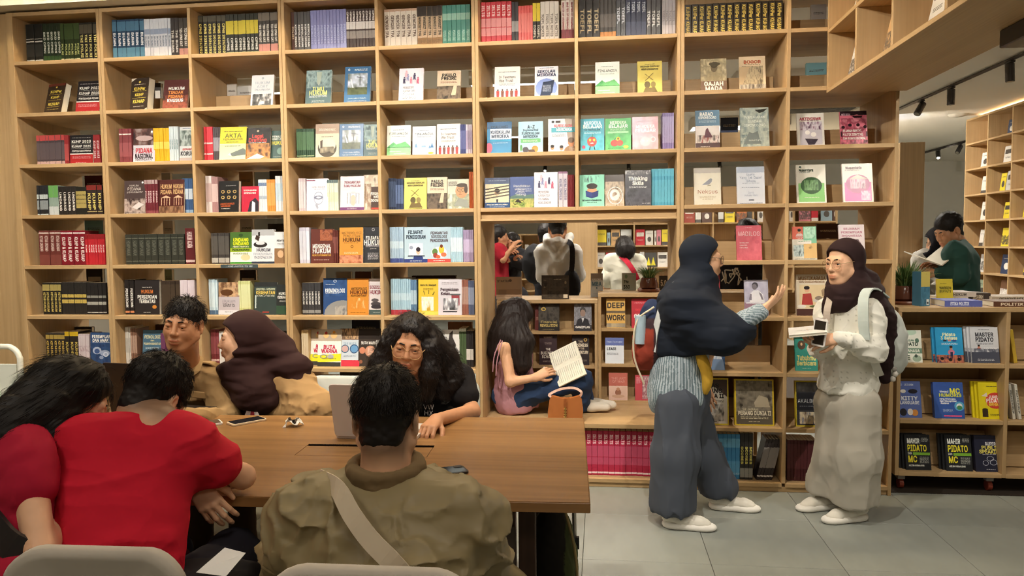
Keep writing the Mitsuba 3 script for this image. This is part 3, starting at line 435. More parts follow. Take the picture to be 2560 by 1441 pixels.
'gavel': ('d4d8da', [('r', 0, 0, 1, .48, '8a6a4a'), T_('PERATURAN', .72, .055, K_, .7), ('e', .4, .3, .2, .12, 'c9a884'), ('l', .5, .62, .6, '6a6a6c', 2)]),
'mengenal': ('5c2c24', [('n', .4, .66, .95, .98, ('5c2c24', '9c5a3c', '5c2c24')), ('o', .66, .82, .2, .12, '9c6048', .8), T_('MENGENAL', .5, .11, 'f0e8e0', .82, .48), T_('HUKUM', .36, .13, 'f0e8e0', .82, .48), T_('SUATU PENGANTAR', .235, .05, 'c99a4a', .82, .48), ('l', .48, .09, .7, 'e0cfc4')]),
'metod': ('c88a38', [('r', 0, 0, 1, .22, '9a5c3c'), ('n', 0, 0, 1, .22, ('9a5c3c', 'c98a6a', '84482c')), T_('METODOLOGI', .84, .065, '5a3414', .84, .52, False), T_('PENELITIAN', .76, .065, '5a3414', .72, .52, False), T_('HUKUM', .65, .1, '5a3010', .76, .52), ('l', .5, .56, .6, '7a4c1c'), ('o', .54, .46, .06, .04, '7a4c1c', .6), ('l', .5, .3, .6, 'f0d8a8', 2)]),
'filsafat': ('2c2e34', [T_('FILSAFAT', .69, .085, W_, .7), T_('HUKUM', .56, .13, W_, .86), ('l', .5, .47, .7, 'd0d0d4', 2), ('l', .5, .38, .3, W_), ('l', .5, .26, .5, 'b8b8bc', 6), ('o', .5, .92, .07, .045, 'a8a8ac', .6)]),
'filpend': ('a9c0ce', [('r', 0, 0, 1, .1, '2c3a78'), ('r', .2, .2, .8, .54, 'dfe8ee'), T_('FILSAFAT', .85, .095, '1e2a3c', .64, .48), T_('PENDIDIKAN', .72, .095, '1e2a3c', .84, .5), ('h', .6, .32, .7, 'd8a48a', '2a3a74', '26202c'), ('r', .15, .17, .88, .2, '20283c'), ('e', .3, .42, .08, .05, '8a94a8'), ('l', .5, .04, .5, W_)]),
'sosio': ('a9c0ce', [('r', 0, 0, 1, .1, 'd84a44'), T_('PENGANTAR', .83, .075, '4a4048', .74), T_('SOSIOLOGI', .73, .075, '4a4048', .68), T_('PENDIDIKAN', .62, .08, '4a4048', .78), ('e', .5, .28, .34, .16, 'e6ece6'), ('e', .32, .3, .12, .09, '5a7a44'), ('e', .6, .36, .12, .11, 'e0b43c'), ('e', .6, .46, .06, .05, '6a3420'), ('e', .34, .2, .1, .07, '8a3a34'), ('e', .7, .22, .12, .06, 'd86a4c'), ('e', .46, .16, .1, .05, 'c85a3c'), ('l', .5, .04, .5, W_)]),
'madilog': ('c9616c', [('n', 0, 0, 1, 1, ('d06c78', 'bc5460')), T_('MADILOG', .76, .13, 'f4dede', .88, .5, False), T_('MATERIALISME', .5, .03, 'f0d4d4', .36, .3), T_('DIALEKTIKA', .43, .03, 'f0d4d4', .3, .27), T_('DAN LOGIKA', .36, .03, 'f0d4d4', .32, .28), ('l', .5, .93, .3, 'f0d4d4'), ('e', .82, .52, .1, .05, 'b85462')]),
'quad': ('d8d4c4', [('r', 0, .62, .46, 1, 'c8604c'), ('r', .46, .5, 1, 1, '7cb896'), ('r', .46, .05, 1, .5, 'd8b478'), ('n', .04, .1, .46, .44, ('3a5a5c', 'c9d8d4', '2a4446'), 18), ('h', .3, .86, .5, 'c98a64', 'e8e0dc'), ('n', .5, .64, .96, .98, ('7cb896', 'b8dcc4', '5a9c7a')), ('h', .74, .34, .55, 'd8a880', 'd8c09a', '8a6a3c'), ('r', .2, .48, .78, .58, 'f0ece0'), ('l', .5, .54, .5, '5a8a6a'), ('l', .5, .02, .8, '8a8a80')]),
'perempuan': ('d8ccce', [T_('SEJARAH', .88, .055, 'b07a88', .64), T_('PEREMPUAN', .78, .06, 'b07a88', .84), T_('INDONESIA', .68, .05, 'b07a88', .8), ('o', .5, .42, .36, .18, '8a6a74', .93), ('h', .7, .5, .5, 'd8b4a0', 'c9a0a8')]),
'perseroan': ('2c2828', [T_('HUKUM', .66, .095, 'c8743c', .5), T_('PERSEROAN', .51, .095, W_, .8), T_('TERBATAS', .38, .095, W_, .68), ('e', .8, .22, .09, .055, 'c8843c'), ('l', .5, .78, .4, W_), ('l', .5, .06, .3, W_)]),
'waris': ('b8b0b4', [('n', 0, .55, 1, 1, ('6a4a34', 'c9a47c', '8a7470')), ('e', .4, .68, .3, .1, '5a3820'), T_('Hukum', .42, .09, '8a848c', .64, .5, False), T_('Waris', .3, .12, '3a383c', .6, .5, False), ('r', 0, 0, 1, .14, 'd8d8dc'), ('l', .5, .08, .4, '4a4a50')]),
'sehat': ('36423f', [('r', 0, .86, 1, 1, '2a2c2c'), ('r', .04, .2, .09, .6, 'c8d4d0'), T_('UNDANG-UNDANG', .79, .05, 'c8ccb0', .84), T_('KESEHATAN', .68, .1, 'd8b85c', .84), T_('UU RI No. 17 Tahun 2023', .58, .035, 'd0d0c4', .8), ('r', .36, .06, .66, .1, '9c3c34')]),
'hukses': ('2c302e', [T_('HUKUM', .7, .08, W_, .7), T_('KESEHATAN', .58, .08, W_, .86), ('r', 0, .02, 1, .3, '35503c'), ('l', .5, .46, .6, 'c8c8c4', 2)]),
'krimin': ('2f4c7c', [('n', 0, .5, 1, 1, ('2a4470', '3a5a8c')), ('e', .84, .02, .8, .38, '8a8a88'), ('n', .5, 0, 1, .25, ('6a6c70', 'a8a49c', '8a8a88')), T_('KRIMINOLOGI', .66, .1, 'dce0e4', .84, .5), ('l', .4, .58, .6, 'c0cad8'), ('l', .3, .82, .4, 'c0cad8'), ('o', .5, .92, .07, .04, 'c0cad8', .6)]),
'antro': ('c88434', [T_('ANTROPOLOGI', .72, .065, '5a3414', .74, .56), T_('HUKUM', .62, .1, '5a2c14', .82, .54), T_('KONTEMPORER', .53, .045, '5a3414', .74, .54), ('n', .2, .18, .9, .46, ('c88434', 'c88434', 'e8c084'), 16), ('l', .5, .06, .7, '7a4818')]),
'sosiol': ('d8d2d4', [('r', 0, 0, 1, .14, '4a5c5a'), T_('SOSIOLOGI', .76, .085, '7a3440', .86, .52), T_('HUKUM', .62, .105, '7a3440', .74, .46), ('e', .45, .3, .3, .06, '4a4448'), ('e', .4, .4, .22, .05, '5a5458'), ('e', .5, .22, .34, .06, '38343a'), ('l', .5, .06, .4, 'c8d0cc')]),
'brain': ('d8b43c', [('n', .16, .12, .76, .5, ('e8dcb0', 'f4f0e0', 'b89a34'), 14), ('r', 0, .0, 1, .1, 'e0c85c'), ('p', [(.3, .56), (.33, .56), (.28, .66), (.25, .66)], '3a3420'), ('p', [(.5, .58), (.53, .58), (.54, .68), (.51, .68)], '3a3420'), ('p', [(.7, .55), (.74, .55), (.82, .63), (.8, .65)], '3a3420'), T_('Guru Itu Menjadi', .82, .045, '3a3420', .8), ('l', .5, .72, .5, '5a4c20', 2)]),
'kelas': ('c8c4cc', [('r', .56, .26, .9, .56, '8a3c44'), ('r', .5, .54, .94, .58, '55585c'), ('n', .2, .14, .86, .46, ('e8e8ec', '8a8c94', '3a3c40'), 12), T_('Pengelolaan', .7, .08, '44343c', .78, .48), T_('Kelas', .59, .08, '44343c', .4, .3), ('l', .5, .88, .7, '7a7478', 2), ('r', .2, .08, .8, .11, '44444a')]),
'madred': ('8a2430', [('r', 0, 0, 1, .5, 'd8c0c8'), ('n', 0, 0, 1, .5, ('e0ccd4', 'b07c8c', 'f0e4e8'))]),
'greyman': ('a8a6b8', [('r', 0, 0, 1, .36, '8a6a7c'), ('n', 0, .36, 1, 1, ('b4b2c2', '9a98ac')), ('e', .45, .84, .13, .09, '3a3840'), ('e', .43, .8, .1, .08, '6a646c'), ('p', [(.22, .36), (.26, .62), (.38, .7), (.6, .7), (.78, .58), (.86, .36)], 'dedee4'), ('p', [(.6, .66), (.72, .6), (.8, .44), (.72, .44)], '7a7480'), ('p', [(.24, .6), (.3, .6), (.3, .42), (.18, .44)], '7a7480'), ('r', .05, .33, .95, .37, 'c8c6d0'), ('l', .5, .14, .6, 'd8c8d0', 2)]),
'mustika': ('d8cbb4', [('r', 0, 0, 1, .16, '4a2e2a'), ('r', .1, .18, .92, .74, 'd9c49c'), T_('MUSTIKARASA', .9, .085, '9a7444', .86), T_('BUKU MASAKAN INDONESIA', .81, .035, '8a6440', .8), ('e', .34, .62, .08, .06, 'd8a888'), ('e', .33, .67, .09, .045, '2a2020'), ('p', [(.2, .52), (.46, .54), (.52, .26), (.16, .26)], 'a8403c'), ('e', .7, .36, .18, .05, 'c8c4bc'), ('e', .7, .42, .12, .05, '8a7c6c'), ('e', .16, .22, .14, .045, 'e0dcd0'), ('e', .6, .22, .2, .03, '55603c'), ('p', [(.78, .6), (.86, .66), (.9, .5), (.82, .46)], '9a8468'), ('l', .7, .05, .4, 'd8cbb4')]),
'anak': ('34507c', [('n', 0, 0, 1, .66, ('2c4470', '34507c', '2a3c64')), T_('PEREMPUAN', .87, .09, W_, .86), T_('DAN ANAK', .75, .09, W_, .74, .46), ('l', .5, .67, .8, 'd8e0f0'), ('e', .3, .42, .2, .12, 'a8b4cc'), ('e', .3, .4, .12, .08, '42588a'), ('e', .66, .34, .22, .1, '9aa8c4'), ('o', .7, .3, .12, .08, 'c9d2e4', .6), ('e', .5, .2, .1, .05, '8a9ab8')]),
'penol': ('4a6a80', [('n', 0, 0, 1, .3, ('4a6a80', '8aa4b4', '3a5468')), T_('PENOLOGI', .8, .09, 'c8c4a0', .84), T_('dan', .7, .05, 'c8c4a0', .2), T_('PEMASYARAKATAN', .6, .06, 'c8c4a0', .9), ('l', .5, .48, .7, 'd0d8dc', 2)] + [('h', x, .2, .4, 'c9d8e0', '8aa8c0') for x in (.2, .4, .6, .8)]),
'acara': ('33312f', [T_('HUKUM', .72, .1, 'c8c4bc', .9, .5, False), T_('PERUMAHAN', .58, .1, 'c8c4bc', .9, .5, False), ('l', .5, .44, .7, '9a968c', 2)]),
'buta': ('efece2', [('r', 0, .68, 1, 1, 'b8a894'), ('p', [(0, .1), (0, .3), (1, .34), (1, .14)], 'dede30'), ('r', 0, 0, 1, .11, '3c3a36'), ('e', .34, .84, .12, .08, 'd8b47c'), ('e', .68, .84, .14, .09, 'd8b47c'), ('e', .34, .9, .06, .04, 'a83c34'), ('e', .68, .92, .06, .04, 'c8842c'), T_('BUTA', .52, .1, 'b8304c', .52), T_('WARNA', .41, .1, 'b8304c', .7), ('o', .26, .26, .16, .06, '8a8a88', .7), ('e', .56, .26, .14, .06, 'a8a8a8'), ('l', .5, .2, .6, '8a8a34')]),
'glasses': ('c8d2da', [('r', 0, .7, 1, 1, '8a7464'), ('n', .1, .72, .9, 1, ('6a5444', 'c9a47c', '4a3a30'), 18), ('r', 0, 0, 1, .16, 'd03c4c'), T_('TES BUTA', .6, .06, '9ab0c0', .66), ('o', .26, .46, .2, .11, '3c5c7c', .8), ('e', .26, .46, .16, .09, 'c8a8a4'), ('o', .72, .46, .22, .12, '3c5c84', .8), ('e', .72, .46, .17, .095, '6a9cc8'), ('l', .5, .28, .6, '8a98a4', 2)]),
'dots': ('3c3430', [('r', 0, .72, 1, 1, '2a2422'), T_('BUTA WARNA', .62, .07, 'e0dcd4', .76), ('e', .18, .42, .14, .09, 'c88468'), ('e', .54, .4, .24, .15, 'c08a70'), ('n', .42, .3, .66, .5, ('c08a70', 'd8b4a0')), ('e', .12, .12, .08, .05, '8a5a44'), ('n', .8, .3, 1, .7, ('5a5450', 'f0f0ec', '5a5450'))]),
'horse': ('d4d2ce', [('p', [(.3, .5), (.42, .9), (.62, .98), (.6, .8), (.8, .6), (.7, .44)], '3a3634'), ('n', 0, 0, 1, .36, ('3a3a3a', 'd4d2ce', '6a6864'), 14), T_('HUKUM', .4, .06, K_, .5, .3)]),
'tubuh': ('3f9a8c', [('n', 0, .6, 1, 1, ('3f9a8c', '2f8478')), T_('Tubuhmu', .34, .12, 'e6dc8c', .84), T_('Berbicara', .2, .11, 'e6dc8c', .88), ('e', .3, .68, .18, .12, '5a4a3c'), ('e', .3, .7, .05, .04, 'd8b48c'), ('e', .74, .66, .14, .12, '2c6c64'), ('l', .5, .06, .4, 'd8ecdc')]),
'navyhead': ('34507a', [('e', .6, .62, .26, .2, 'c9d4e4'), ('n', .3, .4, .86, .8, ('9ab0cc', 'e0e8f0', '34507a'), 12), ('p', [(.1, 0), (.4, .4), (.9, .4), (1, 0)], '7a94b8'), ('l', .5, .92, .7, 'c0ccdc', 2)]),
'atlas': ('d8c23c', [('r', .04, .03, .96, .97, 'd6d0c4'), ('p', [(.3, .97), (.96, .97), (.96, .6)], '4a3a34'), ('e', .52, .26, .34, .2, '2e2c2a'), ('n', .2, .08, .84, .44, ('3a3836', 'd0ccc4', '1e1c1c'), 10), ('o', .56, .28, .14, .08, 'c8c4bc', .7), T_('ATLAS', .84, .085, '2a2624', .6, .42), T_('PERANG', .73, .085, '2a2624', .72, .46), T_('DUNIA II', .62, .085, '2a2624', .72, .5), ('l', .5, .52, .7, '6a6460', 2)]),
'sejper': ('d0b434', [('r', .04, .03, .96, .97, '5c5448'), ('n', .04, .3, .96, .97, ('4a4438', '8a8272', '36302a')), ('p', [(.5, .5), (.62, .66), (.84, .6), (.9, .4), (.52, .4)], 'b8ac94'), T_('SEJARAH', .35, .045, 'c8bea4', .4, .4), T_('PERANG DUNIA II', .27, .085, 'f0e8d4', .84), ('l', .5, .18, .7, 'c8bea4', 2), ('l', .5, .08, .3, 'c8bea4')]),
'akal': ('d0bc3c', [('r', .04, .03, .96, .97, '3a3c40'), ('n', .06, .76, .94, .96, ('4a4c50', '8a8c90')), ('r', .04, .36, .96, .74, '26282e'), T_('AKALBUDI', .56, .085, 'd8dce0', .84, .5, False), ('l', .5, .44, .7, '8a9098'), ('n', .14, .06, .86, .32, ('2c4a7c', 'd8ccb0', '5a3a30'), 12)]),
'gyoza': ('3fa6c4', []),
'deep': ('d0a75c', [('r', .0, .5, 1, .58, '6a5a44'), T_('DEEP', .77, .17, '3a302a', .94), T_('WORK', .35, .17, '3a302a', .96), ('n', 0, .02, 1, .16, ('8a8074', 'b8a888'))]),
'great': ('b83844', [T_('GREAT', .4, .15, 'f0e0dc', .84, .54), ('l', .5, .86, .7, 'd88a90', 2), T_('GOOD TO', .62, .06, 'd84a50', .6)]),
'lead': ('dfe6ee', [('r', 0, .7, 1, 1, '6474b0'), T_('Dale Carnegie', .84, .065, 'c8d2ec', .84, .5, False), T_('LEAD!', .57, .1, '2a3038', .5, .34), ('l', .4, .4, .6, '6a7684', 3)]),
'artwar': ('d9b8a8', [('r', 0, .52, 1, 1, 'b8685c'), T_('THE ART', .8, .085, 'd8a49a', .8, .52, False), T_('OF WAR', .68, .085, 'd8a49a', .68, .52, False), ('e', .5, .28, .16, .12, '9a6a54'), ('e', .5, .4, .09, .06, 'b88a6c'), ('e', .5, .14, .34, .06, 'c9a48c')]),
'swirl': ('b84a54', [('r', .34, .05, .74, .98, 'd8c4c4'), ('n', .34, .05, .74, .98, ('d8c4c4', '8a4a5c', 'e6d8d4'), 16), ('l', .16, .9, .2, 'e0b0b4', 8)]),
'financial': ('262220', [('n', 0, .3, 1, 1, ('262220', '4a443c', '2c2824')), ('o', .24, .8, .12, .07, 'b89a4c', .5), T_('Financial', .33, .09, 'c8b070', .8, .5, False), T_('REVOLUTION', .2, .085, 'c8b070', .84), ('l', .5, .05, .6, '9a8a5c')]),
'gameplan': ('6a6a70', [('n', 0, .2, 1, 1, ('8a8a92', '6a6a70', '9a9aa2')), ('e', .5, .74, .17, .14, '3a3838'), ('e', .5, .66, .15, .13, '8a7468'), ('p', [(.06, .1), (.2, .42), (.5, .5), (.8, .42), (.94, .1)], '26242a'), ('p', [(.42, .48), (.58, .48), (.5, .3)], 'c8c8cc'), ('r', 0, 0, 1, .22, '2a282c'), T_('GAMEPLAN', .14, .075, 'e0dcd8', .84)]),
'school': ('3a2a2e', [T_('ROBERT', .88, .05, 'b8a8a0', .5), T_('THE', .5, .07, 'e0d8d0', .3), T_('BUSINESS', .38, .09, 'e8e0d8', .84), T_('SCHOOL', .26, .09, 'e8e0d8', .7), ('l', .5, .12, .6, '9a8a84', 2), ('l', .5, .7, .4, '9a8a84', 2)]),
'century': ('2c2426', [T_('THE', .78, .06, 'b8a894', .26), T_('BUSINESS', .66, .1, 'd8ccb8', .86), T_('OF THE', .55, .06, 'b8a894', .44), T_('21st CENTURY', .42, .1, 'd8ccb8', .9), ('o', .78, .84, .1, .06, 'b8944c', .5), ('l', .5, .16, .7, '9a8a7c', 2)]),
}
# ---------------------------------------------------------------- books on the big bookcase
def where(c, r): return '%s, %s column' % ('top shelf' if r == 1 else '%s shelf from top' % ORD[r], ORD[c])
BOOKS = []     # everything bookish: {area in view, entries}; the 300 that show largest become things of their own, the rest one object
def px_area(M, w, h):
    c = np.array([[0, 0, 0], [w, 0, 0], [w, h, 0], [0, h, 0.0]]) @ M[:3, :3].T + M[:3, 3] - EYE
    z = c @ FW; p = np.stack([F_PX*(c @ RT)/z, F_PX*(c @ UP)/z], 1)
    return abs(sum(p[i, 0]*p[(i+1) % 4, 1]-p[(i+1) % 4, 0]*p[i, 1] for i in range(4)))/2
def place_face(key_label, group, M, w, h, t, des, seed=0, mat='gloss', pages='e6dfcb', vis=1.0):
    """a closed book as cover (with its print) and pages; M: local frame, front cover facing local +z"""
    bg, prims = DES[des]; m = MB(); book_box(m, w, h, t, bg); paint_cover(m, prims, w, h, seed)
    p = MB(); pages_box(p, w, h, t, pages)
    BOOKS.append(dict(area=px_area(M, w, h)*vis, items=[(key_label, group, [('', m, mat, M), ('pages', p, 'paper', M)])]))
def stand_frame(x, y, z, lean=11.0, yaw=0.0):
    """upright book: local x along +x, local y up, front facing -y; lean tips the top backwards"""
    a, b = math.radians(lean), math.radians(yaw)
    X = np.array([math.cos(b), math.sin(b), 0]); n = np.array([math.sin(b), -math.cos(b), 0]); Z = np.array([0, 0, 1.0])
    Yv = Z*math.cos(a)-n*math.sin(a); N = n*math.cos(a)+Z*math.sin(a)
    return frame((x, y, z), X, Yv, N)
def face(c, r, px0, px1, pyt, des, desc, t=0.016, yb=0.085, lean=11.0, yaw=0.0, mat='gloss', grp=None, full=None, vis=1.0):
    """a face-out book on shelf r of column c; pixel extents are turned into metres on its own plane"""
    z = zrow(r); x0 = onY(px0, pyt+40, yb)[0]; x1 = onY(px1, pyt+40, yb)[0]
    ca, cb = colx(c)
    if full: x1 = x0+full
    x0 = max(x0, ca+0.003); x1 = min(x1, cb-0.003)
    h = 0.2
    for _ in range(3): h = (onY((px0+px1)/2, pyt, yb+h*math.sin(math.radians(lean)))[2]-z)/math.cos(math.radians(lean))
    w = (x1-x0)/math.cos(math.radians(yaw))
    lab = '%s facing out, %s' % (desc, where(c, r))
    return place_face(lab, grp, stand_frame(x0, yb, z+0.0003, lean, yaw), w, h, t, des, seed=c*10+r, mat=mat, vis=vis)
def spine_mesh(w, h, d, bg, txt, tc, span, bands, tb=0.0, bold=True):
    m = MB(); m.box(-w/2, w/2, 0, d, 0, h, lin(bg), b=min(0.0015, w*0.2))
    m.box(-w/2+0.0012, w/2-0.0012, 0.004, d-0.0008, h-0.002, h+0.0003, lin('ddd5c0'))
    B = frame((0, 0, 0), (1, 0, 0), (0, 0, 1), (0, -1, 0)); e = 0.0003
    for (v0, v1, col) in bands:
        q = [(-w*.49, v0*h, e), (w*.49, v0*h, e), (w*.49, v1*h, e), (-w*.49, v1*h, e)]
        q = np.array(q) @ B[:3, :3].T; m.add(q, [[0, 1, 2], [0, 2, 3]], lin(col))
    if txt:
        n = txt.split('|')
        if n[0]: text(m, n[0], 0, (span[0]+span[1])/2*h, w*(0.52 if len(n[0]) < 15 else 0.44), tc, B, w=(span[1]-span[0])*h, off=0.0007, down=True, bold=bold)
    return m.arrays()
def spines(c, r, px0, px1, n, pyt, desc, bg, txt='', tc=W_, span=(.1, .9), bands=(), yb=0.095, mat='gloss', lean=0.0, d=0.14, bold=True, vis=1.0):
    z = zrow(r); x0 = onY(px0, pyt+60, yb)[0]; x1 = onY(px1, pyt+60, yb)[0]
    ca, cb = colx(c); x0 = max(x0, ca+0.0015); x1 = min(x1, cb-0.0015)
    h = onY((px0+px1)/2, pyt, yb)[2]-z; w = (x1-x0)/n
    v, f, col = spine_mesh(w*0.965, h, d, bg, txt, tc, span, bands, bold=bold)
    r_ = random.Random(c*100+r*10+n+int(px0)); items = []
    for i in range(n):
        lab = ('%s of %s %s spines, %s' % (ORD[i+1], NUMW[n], desc, where(c, r))) if n > 1 else '%s spine, %s' % (desc, where(c, r))
        M = np.eye(4); M[:3, 3] = [x0+w*(i+.5), yb+r_.uniform(-.003, .004), z+0.0003]
        if lean: M = M @ rotM([0, 1, 0], lean)
        items.append((lab, '%s spines, %s' % (desc, where(c, r)) if n > 1 else None, [('', (v, f, col), mat, M)]))
    BOOKS.append(dict(area=px_area(frame((x0, yb, z), (1, 0, 0), (0, 0, 1), (0, -1, 0)), w, h)*vis, items=items))
def finish_books(limit=300):
    rest, n = {}, 0
    for b in sorted(BOOKS, key=lambda b: -b['area']):
        one = n+len(b['items']) <= limit
        shared = {}
        for lab, grp, parts in b['items']:
            if one:
                n += 1
                if not 4 <= len(lab.split()) <= 16: print('LABEL', lab)
                k = thing('book', lab, 'book', grp)
                for nm, m, mat, M in parts:
                    if isinstance(m, MB): m.put(part(k, nm) if nm else k, mat, M=M)
                    else:
                        if id(m) not in shared: shared[id(m)] = cply(m[:2], mat, False, m[2])
                        scene[part(k, nm) if nm else k] = {**shared[id(m)], 'to_world': T(M)}
            else:
                for nm, m, mat, M in parts:
                    v, f, c = m.arrays() if isinstance(m, MB) else m
                    rest.setdefault(mat, MB()).add(v @ M[:3, :3].T+M[:3, 3], f, c)
    if rest:
        k = thing('small_books', 'remaining thin book spines on the shelves, too many to name singly', 'books', None, 'stuff')
        for mat, m in rest.items(): m.put(k+'__'+{'gloss': 'plain_spines', 'wrap': 'wrapped_spines', 'paper': 'pages'}[mat], mat)
S, Fa = spines, face
# row 1
S(1,1,65,108,4,60,'black white-labelled','1c1f1e','','d8d8d8',(.2,.8),((.05,.12,'c8c8c0'),(.55,.58,'c8c8c0'),(.62,.64,'8a8a84'),(.2,.5,'2c302e')))
S(1,1,108,153,5,58,'dark green white-lettered','1f2c20','SKD CPNS','d8dcd0',(.2,.85),((.0,.2,'2f4a2c'),),mat='wrap')
S(1,1,153,200,6,58,'olive green','28351f','POLRI','c8cc8a',(.15,.55),((.05,.12,'c8c49a'),(.6,1,'36482a')),mat='wrap')
S(1,1,200,244,4,56,'black police-exam','22211d','TNI POLRI','e0d48a',(.12,.7),((.72,.95,'4a463a'),(.03,.1,'b8b08a')))
S(2,1,282,361,7,48,'navy blue','26405c','BUMN','e8ecf0',(.36,.68),((.05,.32,'5a8aa4'),(.72,.95,'46708c')))
S(2,1,361,427,9,46,'pale grey-blue','c8cdd6','BUMN','7a8494',(.3,.6),((.62,.75,'8a98b0'),(.3,.04,'e8e8ec')))
S(2,1,427,447,2,44,'dark grey','33302f','THE BUMN','d8d4cc',(.15,.7))
S(2,1,447,470,2,44,'black and pale-red','3a3632','TES CPNS CAT','e8e4dc',(.3,.75),((.0,.25,'c08a7c'),))
S(3,1,496,565,6,38,'black year-lettered','2a2926','CPNS 2026/2027','e8d87c',(.03,.8),((.85,.98,'4a473c'),))
S(3,1,565,646,8,34,'black and yellow-labelled','2c2f2a','CPNS','e8e8e0',(.12,.45),((.52,.84,'c8b83c'),(0,.1,'b8bc8a')))
S(3,1,646,695,5,30,'black and pink-based','3a3836','TES CPNS CAT','f0ece4',(.3,.72),((0,.26,'c88a7c'),(.8,.98,'6a645c')),mat='wrap')
S(4,1,728,736,1,30,'dark brown','4a2c24','POLISI','c8b8a0',(.2,.8))
S(4,1,736,776,5,29,'shrink-wrapped charcoal white-lettered','4a4a4c','KEPOLISIAN','f0f0f0',(.05,.8),mat='wrap')
S(4,1,776,866,11,24,'shiny lavender','7c80b4','PSIKOTES','a8b0d8',(.1,.75),((0,.2,'8a90c4'),),mat='wrap')
S(4,1,866,938,9,22,'brown and white-banded','3e3230','CPNS','f0ece8',(.7,.95),((.52,.7,'d8d4d0'),(.3,.48,'8a8480')))
S(5,1,961,1043,6,22,'cream white','d8d0c4','GENCER TPA','5a4a40',(.3,.85),((.94,1,'b89a84'),))
S(5,1,1043,1106,5,15,'cream and dark-topped','c8b094','WANGSIT TPA','33291f',(.3,.75),((.76,1,'2a221c'),(.05,.25,'8a6a44'),(.12,.2,'3a2a1c')))
S(5,1,1106,1176,6,12,'teal green','3f7f74','PSIKOLOGI','a8ccc0',(.15,.4),((.64,.8,'8ab4a4'),))
S(6,1,1201,1279,6,4,'red exam-guide','b8323c','IELTS','f0d8d8',(.66,.92),((.42,.62,'d08888'),(.22,.4,'d08888')))
S(6,1,1279,1296,2,4,'black slim','2c2a2e','','d0d0d0',(.2,.8),((.3,.55,'8a8888'),))
S(6,1,1296,1332,5,14,'salmon red wrapped','c8504c','','e8a8a0',(.2,.8),((.3,.8,'d06860'),),mat='wrap')
S(6,1,1332,1351,2,8,'black and yellow-topped','2a2724','TOEFL','e0d8c8',(.1,.5),((.55,1,'d0b82c'),))
S(6,1,1351,1397,4,3,'light grey','cfc9c0','TOEFL NOTES','6a625c',(.15,.7))
S(6,1,1403,1435,3,0,'white and maroon-based','d8cfc8','MASTER OF GRAMMAR','7a2c34',(.3,.95),((0,.3,'6a2830'),))
S(7,1,1447,1500,3,-8,'black gold-lettered','262220','TOEFL','c8b894',(.1,.8),((.02,.06,'c8b894'),))
S(7,1,1500,1540,4,-10,'charcoal and orange-based','3c3836','','d8d0c8',(.3,.8),((.05,.2,'c88a4c'),(.3,.6,'5a5450')))
S(7,1,1540,1564,2,-10,'black foil-lettered','2a2c34','TOEFL','d0d4e0',(.2,.9),(),mat='wrap')
S(7,1,1564,1616,4,-12,'dark navy','2a3048','TOEFL','c8d0e0',(.6,.85),((.1,.4,'38405c'),))
S(7,1,1616,1652,3,-14,'black wrapped white-lettered','38373a','TOEFL','f0f0f0',(.2,.7),(),mat='wrap')
S(7,1,1655,1689,4,-14,'silver grey','b8b6bc','TOEFL','8a8890',(.2,.8),((.1,.3,'d0ced4'),),mat='wrap')
S(8,1,1711,1957,14,6,'thick black gold-lettered','2c2822','KUHPer KUHAP','d8bc64',(.06,.92),((.02,.05,'b89a54'),),yb=.06,mat='wrap')
# row 2
Fa(1,2,107,160,212,'kuhper','thick brown law code with gold lettering',.045,lean=14,yaw=-14)
Fa(1,2,186,246,203,'kuhp23','black and red law book',.03,lean=12)
Fa(2,2,322,372,197,'kuhper2','thick dark brown law code',.055,lean=8,yaw=-12)
Fa(2,2,404,466,200,'tindak','maroon book with orange lettering')
Fa(3,2,624,680,188,'adat','pale book with black-and-white landscape')
Fa(4,2,761,825,176,'ilmu','grey-green book with yellow lettering',.02)
Fa(4,2,858,923,167,'trans','blue book with crane picture',.02,mat='wrap')
Fa(5,2,995,1056,171,'pendidik','white book with small walking figures')
Fa(5,2,1091,1150,177,'freire','beige book over a rubble photo')
Fa(6,2,1235,1299,167,'teachers','white book with five red figures')
Fa(6,2,1336,1395,166,'sekolah','white book with dark slate on blue circle')
Fa(7,2,1488,1549,155,'finland','white book with green hills')
Fa(7,2,1594,1656,153,'gerakan','mustard yellow book with crossed sticks')
Fa(8,2,1753,1818,147,'gajah','sepia book with a statue head')
Fa(8,2,1850,1916,141,'bogor','tan book with a marching crowd')
# row 3
S(1,3,92,162,9,338,'black and red-topped','4a4044','','d8d0d0',(.2,.8),((.82,1,'b04848'),(0,.14,'c8a8a0'),(.2,.75,'5a5054')),mat='wrap')
S(1,3,162,173,1,338,'single dark red','8a2c30','','e0c8c8',(.2,.8),((.15,.7,'a84c4c'),))
Fa(1,3,174,231,338,'kuhp23','red and black law book',.02,lean=3)
S(1,3,232,252,2,337,'dark red white-titled','8a2c30','KUHP 2023','e0c8c8',(.2,.8))
S(2,3,299,330,4,322,'maroon dotted','7a3a40','','e8dcd8',(.2,.8),((.82,.86,'e8e0dc'),(.2,.6,'905054')))
Fa(2,3,331,385,322,'pidnas','grey book with dark photo and red title',lean=5)
S(2,3,385,424,8,320,'bright yellow','d8ac24','','f0d878',(.2,.8),((.4,.6,'e8cc5c'),))
S(2,3,424,446,4,316,'white and light-blue','c8d4d8','HUKUM','6a8488',(.2,.8))
Fa(2,3,447,500,317,'korupsi','greenish book with a portrait, partly hidden',lean=5)
S(3,3,511,533,4,317,'bright red','c83844','','f0d0d0',(.2,.8),((.5,.55,'e8c8c8'),(.2,.24,'e8c8c8')))
S(3,3,533,551,4,318,'dark grey thin','4a4448','','c8c8c8',(.2,.8),((.3,.7,'8a8890'),))
Fa(3,3,546,612,318,'akta','yellow book with a fountain pen',lean=9,yb=.06)
